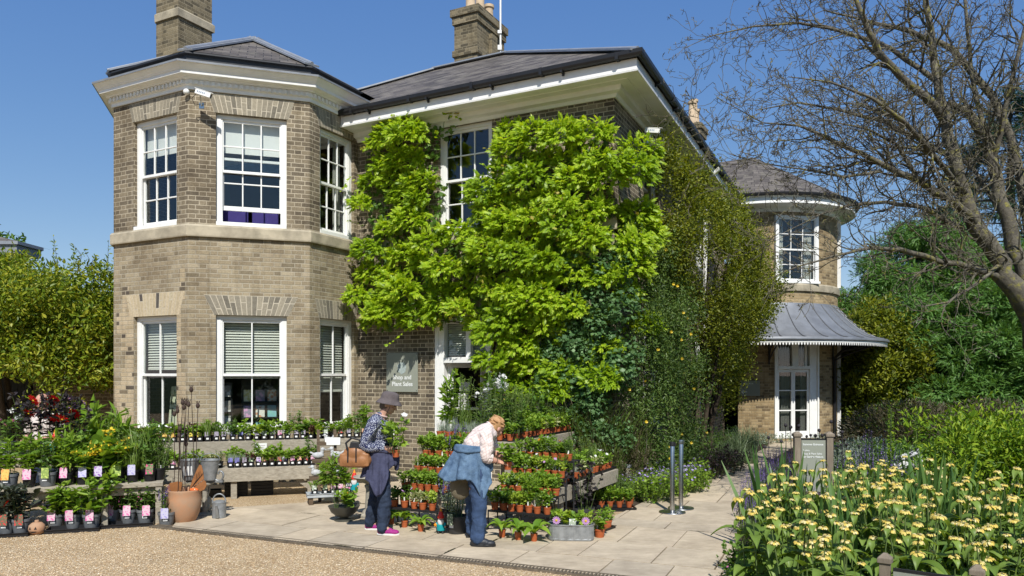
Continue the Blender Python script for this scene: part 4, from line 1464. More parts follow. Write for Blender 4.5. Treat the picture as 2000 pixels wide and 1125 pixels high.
 for s0, sx in ((0.7, 1), (1.9, -1), (1.3, 1)):
  pts, rad = [], []
  s, z = s0, 0.0
  i = 0
  while z < 5.4:
   pts.append(H(max(0.1, s), -0.07 - 0.03 * math.sin(i), z))
   rad.append(0.045 * (1 - z / 7.5))
   s += rr.uniform(-0.18, 0.25) * sx
   z += 0.32
   i += 1
  mb.tube(pts, rad, 6)
  for j in (8, 11, 13):
   p = pts[min(j, len(pts) - 1)]
   q = [p + (UU * (-k * 0.32 * sx) + Vector((0, 0, 0.05 * k + 0.04 * rr.random()))) for k in range(6)]
   mb.tube(q, [0.022 - 0.003 * k for k in range(6)], 5)
 wchild(mb.build('vine_stem', M_TWIG, smooth=60), t)
wall_vine()
def side_climbers():
 rr = random.Random(5)
 rs = np.random.RandomState(5)
 # blue green climber low on the corner
 t = thing('wall_climber', 'blue green small leaved climber on the house corner below the bright vine', 'climber', H(0.3, -0.2))
 mb = MB()
 bl = []
 for i in range(62):
  s, z = rr.uniform(-0.3, 0.95), rr.uniform(0.4, 3.75)
  if s > 0.6 and z > 2.7:
   continue
  bl.append((H(s, -0.2 - 0.18 * rr.random() - (0.25 if z < 1.5 else 0), z), (rr.uniform(.18, .3), rr.uniform(.15, .25), rr.uniform(.2, .34))))
 blob_leaves(mb, bl, 330, 0.075, T_maple(5), 0.6, 0.1, 0.3, 0.7, rs=rs, hemi=OUTW)
 wchild(mb.build('foliage', L_IVY), t)
 mb = MB()
 for i in range(26):
  p = H(rr.uniform(-0.1, 0.9), -0.35, rr.uniform(1.2, 3.4))
  pts = [p]
  for k in range(7):
   pts.append(pts[-1] + Vector((rr.uniform(-.09, .09), rr.uniform(-.05, .05), rr.uniform(-.1, .1))))
  mb.tube(pts, 0.004, 4)
 wchild(mb.build('stem', plain('pale_stem', (0.34, 0.33, 0.20), 0.8, 0, 0.2, 20)), t)
 # yellow flowered climber round the corner
 t = thing('wall_climber', 'loose dark green climber with scattered yellow flowers at the house corner', 'climber', H(-0.3, 0.9))
 mb = MB()
 bl = []
 for i in range(120):
  tt, z = rr.uniform(-0.1, 3.0), rr.uniform(0.3, 4.3)
  bl.append((H(-0.16 - 0.5 * rr.random() * (1.25 if z < 3 else .6), tt, z), (rr.uniform(.18, .32), rr.uniform(.18, .32), rr.uniform(.22, .4))))
 blob_leaves(mb, bl, 300, 0.055, T_oval(0.42), 0.6, 0.2, 0.1, 0.8, rs=rs, shell=(0.3, 1.15))
 for c, r in rr.sample(bl, 28):
  p = np.array(c) + (SIDEW * 0.55 + OUTW * 0.75) * r[0] * 1.05 + rs.normal(size=3) * 0.07
  fl = MB()
  k = 5
  an = np.linspace(0, 2 * math.pi, k, endpoint=False)
  u1, u2 = unit(np.cross(OUTW + 0.4, (0, 0, 1.0))), np.array([0, 0, 1.0])
  D = np.cos(an)[:, None] * u1 + np.sin(an)[:, None] * u2 + OUTW * 0.4
  put(fl, np.tile(p, (k, 1)), D, np.tile(OUTW + SIDEW, (k, 1)), 0.029, T_round(6), 0)
  wchild(fl.build('flower', [F_GOLD, F_ORANGE]), t)
 wchild(mb.build('foliage', leafmat('dull_green_leaf', [(0.05, 0.105, 0.022), (0.10, 0.17, 0.038), (0.17, 0.245, 0.06)], 0.35)), t)
 # big olive climber hanging from the side wall
 t = thing('side_wall_shrub', 'tall olive green shrub hanging out from the side wall before the round bow', 'shrub', H(-0.3, 5.5))
 mb = MB()
 bl = []
 for i in range(150):
  tt = rr.uniform(1.6, 8.2)
  z = rr.uniform(1.0, 6.15)
  bul = (0.35 + 1.55 * math.exp(-((z - 3.9) / 1.6) ** 2) * math.exp(-((tt - 5.6) / 2.6) ** 2))
  if z > 5.3:
   bul = min(bul, 0.8)
  if z < 2.5 and rr.random() < 0.75 * (2.9 - z) / 2:
   continue
  if tt < 3.2 and z < 3.5:
   continue
  o = bul * rr.uniform(0.35, 1.0)
  bl.append((H(-o, tt, z), (rr.uniform(.26, .46), rr.uniform(.26, .46), rr.uniform(.28, .5))))
 blob_leaves(mb, bl, 330, 0.062, T_dia(0.5), 0.6, 0.25, 0.1, 0.9, rs=rs, shell=(0.15, 1.2))
 wchild(mb.build('foliage', L_OLIVE), t)
 mb = MB()
 for i in range(13):
  tt = rr.uniform(3.4, 5.4)
  p = H(-0.1 - rr.random() * .3, tt + 0, 0)
  pts, rad = [p], [0.05]
  for k in range(12):
   pts.append(pts[-1] + Vector((rr.uniform(-.05, .12), rr.uniform(-.08, .05), 0.36)))
   rad.append(0.05 * (1 - k / 14) * (0.4 if i > 5 else 1.2))
  rad[0] = rad[1]
  mb.tube(pts, rad, 5)
 wchild(mb.build('stem', M_TWIG, smooth=60), t)
side_climbers()
# ------------------------------------------------------------------ trees and shrubs
def shrub(name, label, cat, base, blobs, dens, size, tpl, mat, group=None, stems=6, rs=None, **kw):
 t = thing(name, label, cat, base, 0, group)
 mb = MB()
 rs = rs or np.random.RandomState(int(abs(base[0] * 100) + abs(base[1] * 10)))
 blob_leaves(mb, blobs, dens, size, tpl, rs=rs, **kw)
 wchild(mb.build('foliage', mat), t)
 if stems:
  mb = MB()
  rr = random.Random(stems)
  for c, r in rr.sample(blobs, min(stems, len(blobs))):
   a = Vector(base) + Vector((rr.uniform(-.15, .15), rr.uniform(-.15, .15), 0))
   c = Vector(c)
   m_ = a.lerp(c, 0.5) + Vector((rr.uniform(-.2, .2), rr.uniform(-.2, .2), 0.1))
   th = max(0.012, 0.018 * (c.z - a.z))
   mb.tube([a, m_, c], [th, th * 0.7, th * 0.3], 6)
  wchild(mb.build('stem', M_TWIG, smooth=60), t)
 return t
def rblobs(n, seed, box, r, cond=None):
 rr = random.Random(seed)
 out = []
 while len(out) < n:
  p = Vector((rr.uniform(*box[0]), rr.uniform(*box[1]), rr.uniform(*box[2])))
  if cond and not cond(p):
   continue
  k = rr.uniform(0.7, 1.3)
  out.append((p, (r[0] * k, r[1] * k, r[2] * k)))
 return out
def ell(c, r):
 return lambda p: ((p.x - c[0]) / r[0]) ** 2 + ((p.y - c[1]) / r[1]) ** 2 + ((p.z - c[2]) / r[2]) ** 2 < 1
# left: shrub over the garden wall
bl = rblobs(170, 3, ((-13.0, -7.75), (13.6, 16.0), (1.75, 4.35)), (.42, .42, .4),
   lambda p: p.z < 3.84 + 0.22 * math.sin(p.x * 2.3) and p.z > 2.15 + 0.25 * math.sin(p.x * 1.7 + 1) - (.45 if p.x > -9.3 else 0) and (p.x < -8.05 - 0.16 * (p.z - 3) or p.y > 14.7))
t = shrub('wall_shrub', 'large yellow green shrub spilling over the garden wall left of the bay', 'shrub', (-10.4, 15.6, 0), bl, 190, 0.10, T_oval(0.42), L_YSHRUB, stems=14, out=0.6, up=0.25, rnd=0.8, shell=(0.4, 1.2))
rr = random.Random(8)
rs = np.random.RandomState(8)
for i in range(30):
 mb = MB()
 p = Vector((rr.uniform(-12, -7.9), rr.uniform(14.2, 15.6), 3.8))
 L = rr.uniform(0.3, 0.85)
 q = [p + Vector((0.12 * u * rr.uniform(-1, 1), 0, L * u)) for u in (0, .33, .66, 1)]
 mb.tube(q, [0.007, 0.006, 0.004, 0.002], 4, True)
 n = 16
 P = np.array([np.array(p.lerp(q[-1], u)) for u in np.linspace(0.1, 1, n)])
 put(mb, P, rs.normal(size=(n, 3)) + np.array([0, 0, .5]), rs.normal(size=(n, 3)), rs.uniform(0.05, 0.1, n), T_oval(0.4), 1)
 wchild(mb.build('shoot', [M_TWIG, L_YSHRUB]), t)
# leafy twigs hanging before the dark wall
bl = rblobs(16, 31, ((-8.75, -8.05), (13.7, 14.2), (0.5, 2.4)), (.2, .2, .28))
shrub('wall_shrub', 'thin straggly shrub growing up beside the bay corner', 'shrub', (-8.5, 14.1, 0), bl, 70, 0.085, T_oval(0.4), L_YSHRUB, stems=8, shell=(0.2, 1.3))
# garden wall, gate and the neighbouring building
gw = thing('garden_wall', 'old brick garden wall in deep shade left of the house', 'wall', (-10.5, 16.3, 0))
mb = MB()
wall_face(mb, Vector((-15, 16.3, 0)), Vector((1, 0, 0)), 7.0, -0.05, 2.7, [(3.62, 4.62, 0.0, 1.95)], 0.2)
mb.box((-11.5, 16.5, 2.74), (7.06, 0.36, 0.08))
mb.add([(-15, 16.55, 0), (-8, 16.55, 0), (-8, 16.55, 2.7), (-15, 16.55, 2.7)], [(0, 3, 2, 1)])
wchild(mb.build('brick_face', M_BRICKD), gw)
gt = thing('garden_gate', 'dark boarded wooden gate with a diagonal brace standing in the garden wall', 'gate', (-10.88, 16.25, 0))
mb = MB()
for i in range(7):
 mb.box((-0.43 + 0.143 * i, 0, 0.95), (0.138, 0.03, 1.85))
mb.build('gate_board', plain('gate_paint', (0.03, 0.034, 0.034), 0.7, 0, 0.3, 6), gt, bevel=0.004)
mb = MB()
mb.beam((-0.46, -0.035, 1.65), (0.46, -0.035, 0.45), 0.03, 0.09)
mb.box((0, -0.034, 1.68), (0.98, 0.032, 0.09))
mb.box((0, -0.034, 0.35), (0.98, 0.032, 0.09))
mb.build('gate_brace', MATS['gate_paint'], gt)
nb = thing('outbuilding', 'neighbouring building with slate roof and white eaves at the far left edge', 'building', (-14.5, 21, 0))
mb = MB()
wall_face(mb, Vector((-18.3, 19, 0)), Vector((1, 0, 0)), 5.6, 0, 4.75, [], 0.1)
wall_face(mb, Vector((-12.7, 19, 0)), Vector((0, 1, 0)), 0.6, 0, 4.75, [], 0.1)
wchild(mb.build('wall', M_BRICKC), nb)
mb = MB()
ep = [Vector((-18, 19, 0)), Vector((-12.7, 19, 0)), Vector((-12.7, 19.4, 0))]
sweep(mb, ep, [(0.0, 4.72), (0.18, 4.74), (0.20, 4.80), (0.55, 4.82), (0.56, 5.0), (0.62, 5.02), (0.62, 5.10), (0.5, 5.12)])
wchild(mb.build('eaves', M_LEAD), nb)
mb = MB()
for k in range(7):
 mb.box((-12.9 - k * 0.8, 18.87, 4.62), (0.16, 0.24, 0.3))
 mb.box((-12.9 - k * 0.8, 18.93, 4.42), (0.12, 0.12, 0.14))
wchild(mb.build('eaves_bracket', M_STONE), nb)
mb = MB()
roof_face(mb, [(-19, 18.4, 5.1), (-12.1, 18.4, 5.1), (-14.5, 19.6, 5.7), (-19, 19.6, 5.7)], (1, 0, 0))
roof_face(mb, [(-12.1, 18.4, 5.1), (-12.1, 19.8, 5.1), (-14.5, 19.7, 5.7), (-14.5, 19.6, 5.7)], (0, 1, 0))
wchild(mb.build('roof', M_SLATE), nb)
def leafy_tree(name, label, base, h, crown_c, crown_r, nb_, br, dens, size, tpl, mat, seed, group=None, trunk_r=0.18, **kw):
 t = thing(name, label, 'tree', base, 0, group)
 bl = rblobs(nb_, seed, tuple((crown_c[i] - crown_r[i], crown_c[i] + crown_r[i]) for i in range(3)), (br, br, br * 0.8), ell(crown_c, crown_r))
 mb = MB()
 rs = np.random.RandomState(seed)
 blob_leaves(mb, bl, dens, size, tpl, rs=rs, **kw)
 wchild(mb.build('crown', mat), t)
 mb = MB()
 b = Vector(base)
 top = Vector((crown_c[0], crown_c[1], crown_c[2] + crown_r[2] * 0.5))
 mb.tube([b, b.lerp(top, 0.35), b.lerp(top, 0.7), top], [trunk_r, trunk_r * .75, trunk_r * .45, trunk_r * .15], 8)
 rr = random.Random(seed)
 for c, r in rr.sample(bl, min(14, len(bl))):
  a = b.lerp(top, rr.uniform(0.3, 0.8))
  mb.tube([a, a.lerp(c, 0.5) + Vector((0, 0, 0.15)), c], [trunk_r * .3, trunk_r * .2, trunk_r * .08], 6)
 wchild(mb.build('trunk', M_TWIG, smooth=60), t)
 return t
leafy_tree('broadleaf_tree', 'green tree peeping over the building at the far left edge', (-20.4, 27, 0), 8, (-20.4, 27, 5.4), (2.4, 2.2, 2.3), 60, 0.6, 40, 0.2, T_oval(0.45), L_MID, 41)
TS = T_pinnate(7, 0.040, 0.21, 0.35)
def conifer(name, label, base, h, rad, n, seed, mat, size, dens=26, pw=0.8, group=None):
 """column or cone of drooping feathery sprays on tiers round a trunk"""
 t = thing(name, label, 'conifer', base, 0, group)
 rr = random.Random(seed)
 rs = np.random.RandomState(seed)
 bl = []
 for i in range(n):
  z = h * (0.04 + 0.94 * rr.random() ** 0.9)
  f = (1 - (z / h) ** 1.8) ** pw + 0.04
  a = rr.uniform(0, 2 * math.pi)
  rad_ = rad * f * rr.uniform(0.62, 1.08)
  k = rr.uniform(0.6, 1.25) * (0.6 + 0.4 * f)
  bl.append((Vector(base) + Vector((rad_ * math.cos(a), rad_ * math.sin(a), z)), (0.62 * k, 0.62 * k, 0.36 * k)))
 mb = MB()
 blob_leaves(mb, bl, dens, size, TS, out=0.9, up=0.12, down=0.0, rnd=0.45, shell=(0.45, 1.15), rs=rs, mat=0)
 wchild(mb.build('crown', mat), t)
 mb = MB()
 b = Vector(base)
 mb.tube([b, b + Vector((0, 0, h * .5)), b + Vector((0, 0, h * .95))], [rad * .12, rad * .07, 0.02], 8)
 for c, r in rr.sample(bl, min(30, len(bl))):
  a = b + Vector((0, 0, max(0.2, c.z - 0.2)))
  mb.tube([a, c], [0.04, 0.012], 5)
 wchild(mb.build('trunk', M_TWIG, smooth=60), t)
 return t
g = 'evergreens behind the garden'
conifer('conifer_tree', 'broad feathery bright green conifer right of the veranda', (13.1, 24.0, 0), 6.6, 3.0, 230, 51, L_CONIF, 0.20, 125, 0.55, g)
conifer('conifer_tree', 'feathery green conifer under the bare tree trunk at the right edge', (15.6, 21.6, 0), 5.6, 2.5, 190, 52, L_CONIF, 0.20, 125, 0.5, g)
conifer('conifer_tree', 'shorter green conifer filling the gap between two broad conifers', (17.0, 25.5, 0), 6.2, 2.6, 130, 53, L_CONIF, 0.22, 70, 0.5, g)
conifer('pine_tree', 'tall dark pine rising behind the bare branches at the right edge', (21.2, 32.0, 0), 14.0, 3.9, 200, 54, L_PINE, 0.30, 55, 0.8, g)
conifer('pine_tree', 'dark evergreen partly hidden behind the bare tree limbs', (17.6, 31.0, 0), 8.6, 2.6, 120, 55, L_PINE, 0.28, 55, 0.8, g)
leafy_tree('broadleaf_tree', 'olive and bronze leaved small tree beside the veranda', (10.6, 22.3, 0), 4, (10.7, 22.4, 2.1), (1.6, 1.3, 1.9), 90, 0.45, 75, 0.13, T_oval(0.45), L_OLIVE, 61, trunk_r=0.1)
leafy_tree('broadleaf_tree', 'reddish green young tree above the veranda edge', (11.3, 25.6, 0), 5, (11.0, 25.4, 3.4), (1.2, 1.2, 1.9), 50, 0.4, 55, 0.13, T_oval(0.45), leafmat('bronze_leaf', [(0.09, 0.11, 0.02), (0.16, 0.15, 0.03), (0.20, 0.12, 0.04)], 0.3), 62, trunk_r=0.1)
mb = MB()
rs = np.random.RandomState(77)
bl = rblobs(150, 77, ((9, 60), (40, 58), (0.3, 6.5)), (1.6, 1.6, 1.3), lambda p: p.z < 3.4 + 2.6 * math.sin(p.x * .5) ** 2)
blob_leaves(mb, bl, 14, 0.5, T_oval(0.6), rs=rs)
tag(mb.build('far_wood', L_DEEP), 'far belt of dark trees seen behind the conifers and shrubs', 'trees', kind='stuff')
mb = MB()
bl = rblobs(110, 78, ((-60, -12), (34, 50), (0.3, 5.0)), (1.6, 1.6, 1.3))
blob_leaves(mb, bl, 12, 0.5, T_oval(0.6), rs=rs)
tag(mb.build('far_wood', L_DEEP), 'far trees standing behind the garden wall on the left', 'trees', kind='stuff')
mb = MB()
bl = [b for b in rblobs(210, 79, ((-50, 50), (-46, -12), (0.5, 9.0)), (1.9, 1.9, 1.6), lambda p: 24 < p.xy.length < 44 and p.z < 5 + 4 * math.sin(p.x * .35) ** 2)]
blob_leaves(mb, bl, 8, 0.6, T_oval(0.6), rs=rs)
tag(mb.build('far_wood', L_MID), 'trees across the yard seen only as reflections in the window panes', 'trees', kind='stuff')
# the bare tree
def bare_tree():
 rr = random.Random(17)
 limbs = []
 def limb(pts, spawn=1.0):
  P = [W(a, b, Y) for a, b, Y, r in pts]
  limbs.append((P, [p[3] * .76 for p in pts], spawn))
 limb([(2110, 900, 11.4, .27), (2060, 720, 11.2, .23), (2000, 590, 11.0, .20), (1955, 515, 11.0, .165), (1908, 440, 10.9, .14), (1880, 380, 10.9, .125), (1862, 310, 10.8, .11), (1850, 245, 10.8, .10), (1832, 160, 10.8, .08), (1818, 60, 10.9, .06), (1800, -70, 11, .04)])
 limb([(2040, 660, 11.1, .17), (1992, 520, 11.3, .15), (1962, 425, 11.4, .13), (1938, 320, 11.5, .11), (1925, 270, 11.5, .10), (1888, 215, 11.5, .08), (1850, 200, 11.6, .06)])
 limb([(2030, 560, 11.6, .12), (2005, 420, 12, .11), (1985, 300, 12.1, .09), (1940, 190, 12.2, .08), (1860, 95, 12.2, .065), (1780, 60, 12.1, .05), (1690, 40, 12, .03), (1610, 20, 11.9, .016)])
 limb([(1850, 240, 10.8, .085), (1812, 195, 10.6, .075), (1760, 150, 10.4, .065), (1715, 100, 10.2, .055), (1690, 45, 10.1, .045), (1660, -30, 10.1, .03)])
 limb([(1908, 440, 10.9, .085), (1860, 392, 10.5, .07), (1800, 358, 10.2, .06), (1740, 330, 9.9, .05), (1680, 300, 9.7, .042), (1615, 268, 9.5, .032), (1560, 245, 9.4, .02), (1490, 240, 9.3, .010), (1400, 190, 9.3, .005)], 1.25)
 limb([(1950, 540, 11.0, .07), (1890, 520, 10.6, .055), (1830, 508, 10.3, .048), (1760, 488, 10.0, .04), (1700, 484, 9.8, .03), (1630, 500, 9.6, .02), (1560, 520, 9.5, .012), (1500, 545, 9.5, .006)])
 limb([(1880, 445, 10.9, .05), (1800, 405, 10.4, .04), (1730, 395, 10.1, .032), (1660, 400, 9.9, .024), (1600, 420, 9.8, .014), (1530, 455, 9.7, .006)])
 limb([(1862, 310, 10.8, .06), (1790, 270, 11.2, .05), (1720, 235, 11.4, .04), (1640, 215, 11.5, .03), (1560, 200, 11.6, .018), (1480, 215, 11.6, .008)], 1.2)
 limb([(1830, 160, 10.8, .05), (1740, 95, 11.1, .042), (1650, 62, 11.2, .034), (1560, 45, 11.2, .025), (1470, 52, 11.2, .016), (1390, 70, 11.2, .009), (1335, 95, 11.2, .005)], 1.1)
 limb([(1890, 380, 10.9, .05), (1820, 300, 9.9, .042), (1770, 240, 9.5, .035), (1700, 190, 9.2, .025), (1620, 160, 9.0, .015), (1540, 150, 8.9, .007)], 1.2)
 limb([(1938, 320, 11.5, .06), (1960, 230, 11.3, .05), (1985, 120, 11.1, .04), (2010, 20, 11, .03), (2030, -80, 11, .02)])
 limb([(1925, 270, 11.5, .055), (1900, 160, 11.7, .045), (1890, 60, 11.8, .035), (1880, -60, 11.9, .025)])
 limb([(2000, 420, 12, .06), (2030, 330, 11.6, .05), (2060, 200, 11.3, .04)])
 limb([(1962, 425, 11.4, .05), (1900, 330, 12.2, .04), (1840, 280, 12.6, .03), (1760, 300, 12.8, .02), (1680, 340, 12.8, .010)])
 limb([(1955, 515, 11, .045), (1900, 560, 10.6, .03), (1850, 590, 10.4, .02), (1800, 600, 10.2, .01)], 0.7)
 limb([(1720, 335, 9.9, .03), (1650, 345, 9.7, .022), (1570, 330, 9.6, .014), (1490, 320, 9.6, .008), (1420, 300, 9.6, .004)], 1.3)
 limb([(1800, 358, 10.2, .035), (1750, 280, 9.9, .025), (1690, 250, 9.7, .018), (1610, 235, 9.6, .010), (1500, 175, 9.5, .005)], 1.3)
 t = thing('bare_tree', 'bare leafless tree with lichened branches leaning in from the right edge', 'tree', W(2110, 900, 11.4) * 1)
 t.location.z = 0
 mb = MB()
 m2 = MB()
 twigs = [0]
 def grow(p, d, L, r, lev, mbx):
  n = max(3, int(L / 0.10))
  pts, rad = [p.copy()], [r]
  dd = d.normalized()
  for i in range(n):
   dd = (dd + Vector((rr.gauss(0, .24), rr.gauss(0, .24), rr.gauss(0, .24) + 0.04))).normalized()
   pts.append(pts[-1] + dd * (L / n))
   rad.append(max(0.0032, r * (1 - 0.8 * (i + 1) / n)))
  mbx.tube(pts, rad, 4 if lev else 5, False)
  twigs[0] += 1
  if lev < 2:
   k = int(L * (4.6 if lev == 0 else 6.0)) + 1
   for _ in range(k):
    j = rr.randint(1, len(pts) - 1)
    ax = (pts[j] - pts[j - 1]).normalized()
    s = Vector((rr.gauss(0, 1), rr.gauss(0, 1), rr.gauss(0, 1)))
    s = (s - ax * s.dot(ax)).normalized()
    grow(pts[j], ax * rr.uniform(0.5, 1.0) + s * rr.uniform(0.5, 1.0), L * rr.uniform(0.28, 0.6), rad[j] * 0.72, lev + 1, mbx)
  else:
   for _ in range(3):
    j = rr.randint(1, len(pts) - 1)
    s = Vector((rr.gauss(0, 1), rr.gauss(0, 1), rr.gauss(0, 1))).normalized()
    mbx.tube([pts[j], pts[j] + s * rr.uniform(0.02, 0.07)], [0.0035, 0.0045], 3, False)
 for P, rad, sp_k in limbs:
  # smooth the limb a little and roughen it
  pts, rr2 = [], []
  for i in range(len(P) - 1):
   for u in (0, 0.34, 0.67):
    pts.append(P[i].lerp(P[i + 1], u) + Vector((rr.gauss(0, 1), rr.gauss(0, 1), rr.gauss(0, 1))) * rad[i] * 0.18)
    rr2.append((rad[i] * (1 - u) + rad[i + 1] * u) * rr.uniform(0.95, 1.06))
  pts.append(P[-1])
  rr2.append(rad[-1])
  mb.tube(pts, rr2, 10)
  acc = 0.0
  for i in range(1, len(pts)):
   acc += (pts[i] - pts[i - 1]).length * sp_k
   step = 0.165 if rr2[i] < 0.05 else 0.23
   while acc > step:
    acc -= step
    if rr2[i] > 0.15:
     continue
    ax = (pts[i] - pts[i - 1]).normalized()
    s = Vector((rr.gauss(0, 1), rr.gauss(0, 1), rr.gauss(0, 1) + 0.15))
    s = (s - ax * s.dot(ax)).normalized()
    L = rr.uniform(0.45, 1.35) * (1.0 if rr2[i] > 0.02 else 0.75)
    grow(pts[i], ax * rr.uniform(0.35, 1.0) + s * rr.uniform(0.6, 1.0) + Vector((-0.25, 0, 0)), L, min(rr2[i] * 0.5, 0.02), 0, m2)
 m, nt, out = nodes('lichen_bark')
 oc = objco(nt)
 n1 = noise(nt, oc, 6.0, 6.0, 0.7)
 c = ramp(nt, n1, [(0.3, (0.055, 0.048, 0.038)), (0.55, (0.125, 0.112, 0.085)), (0.75, (0.20, 0.185, 0.14))])
 li = nd(nt, 'ShaderNodeMapRange', {'Value': noise(nt, oc, 9.0, 5.0, 0.7), 'From Min': 0.53, 'From Max': 0.66}).outputs[0]
 c = mixc(nt, li, c, (0.23, 0.21, 0.05))
 principled(nt, out, c, 0.8, 0, bump(nt, noise(nt, oc, 24.0, 5.0, 0.7), 0.8, 0.02), 0.3)
 wchild(mb.build('trunk', m, smooth=70), t)
 wchild(m2.build('branch', m, smooth=70), t)
bare_tree()
# ------------------------------------------------------------------ potted plants: shared meshes
def data(mb, name, mats, smooth=None):
 o = mb.build(name, mats, smooth=smooth)
 me = o.data
 bpy.data.objects.remove(o)
 return me
def pot_round(r, h, mat, name='pot', soil=True):
 mb = MB()
 mb.lathe([(r * .74, 0), (r * .76, 0.003), (r * .93, h * .80), (r * .94, h * .80), (r, h * .81), (r * 1.01, h), (r * .93, h), (r * .90, h * .86)], 20, cap1=False)
 mb.mi = 1
 mb.lathe([(r * .92, h * .87), (0.0001, h * .9)], 14, cap0=False, cap1=False)
 return data(mb, name, [mat, M_SOIL], 40)
def pot_square(a, h, mat):
 mb = MB()
 for (s0, z0, s1, z1) in ((a * .76, 0, a * .94, h * .86), (a, h * .86, a * 1.02, h)):
  s0, s1 = s0 / 2, s1 / 2
  mb.add([(-s0, -s0, z0), (s0, -s0, z0), (s0, s0, z0), (-s0, s0, z0), (-s1, -s1, z1), (s1, -s1, z1), (s1, s1, z1), (-s1, s1, z1)],
    [(0, 3, 2, 1), (0, 1, 5, 4), (1, 2, 6, 5), (2, 3, 7, 6), (3, 0, 4, 7)])
 mb.mi = 1
 s = a * .48
 mb.add([(-s, -s, h * .9), (s, -s, h * .9), (s, s, h * .9), (-s, s, h * .9)], [(0, 1, 2, 3)])
 return data(mb, 'pot', [mat, M_SOIL])
POTS = {
 'terra': (pot_round(0.047, 0.085, M_TERRA), 0.047, 0.085),
 'terra_tall': (pot_round(0.040, 0.105, M_TERRA), 0.040, 0.105),
 'terra_big': (pot_round(0.062, 0.115, M_TERRA), 0.062, 0.115),
 'black': (pot_square(0.088, 0.085, M_BLACK), 0.044, 0.085),
 'blackround': (pot_round(0.076, 0.15, M_BLACK), 0.076, 0.15),
 'grey': (pot_round(0.10, 0.165, M_GREYP), 0.10, 0.165),
 'greybig': (pot_round(0.115, 0.20, M_GREYP), 0.115, 0.20),
 'blackbig': (pot_round(0.135, 0.22, plain('charcoal_plastic', (0.045, 0.046, 0.048), 0.5, 0, 0.2, 9)), 0.135, 0.22),
}
def stems_(mb, n, h, spread, rs, r=0.0022, lean=0.25, mi=0):
 out = []
 for i in range(n):
  a, q = rs.uniform(0, 6.28), spread * math.sqrt(rs.rand())
  p = np.array([q * .4 * math.cos(a), q * .4 * math.sin(a), -0.01])
  t = np.array([q * math.cos(a), q * math.sin(a), h * rs.uniform(0.7, 1.05)]) + rs.normal(size=3) * 0.012
  m_ = (p + t) / 2 + np.array([0, 0, 0.02])
  mb.tube([p, m_, t], [r, r * .85, r * .6], 4, False, ) if True else None
  out.append((p, m_, t))
 return out
def along(sts, k, rs, lo=0.2, hi=1.0):
 P, D = [], []
 for p, m_, t in sts:
  for u in rs.uniform(lo, hi, k):
   P.append(p * (1 - u) ** 2 + 2 * u * (1 - u) * m_ + u * u * t)
   D.append(t - p)
 return np.array(P), unit(np.array(D))
UPV = np.array([0, 0, 1.0])
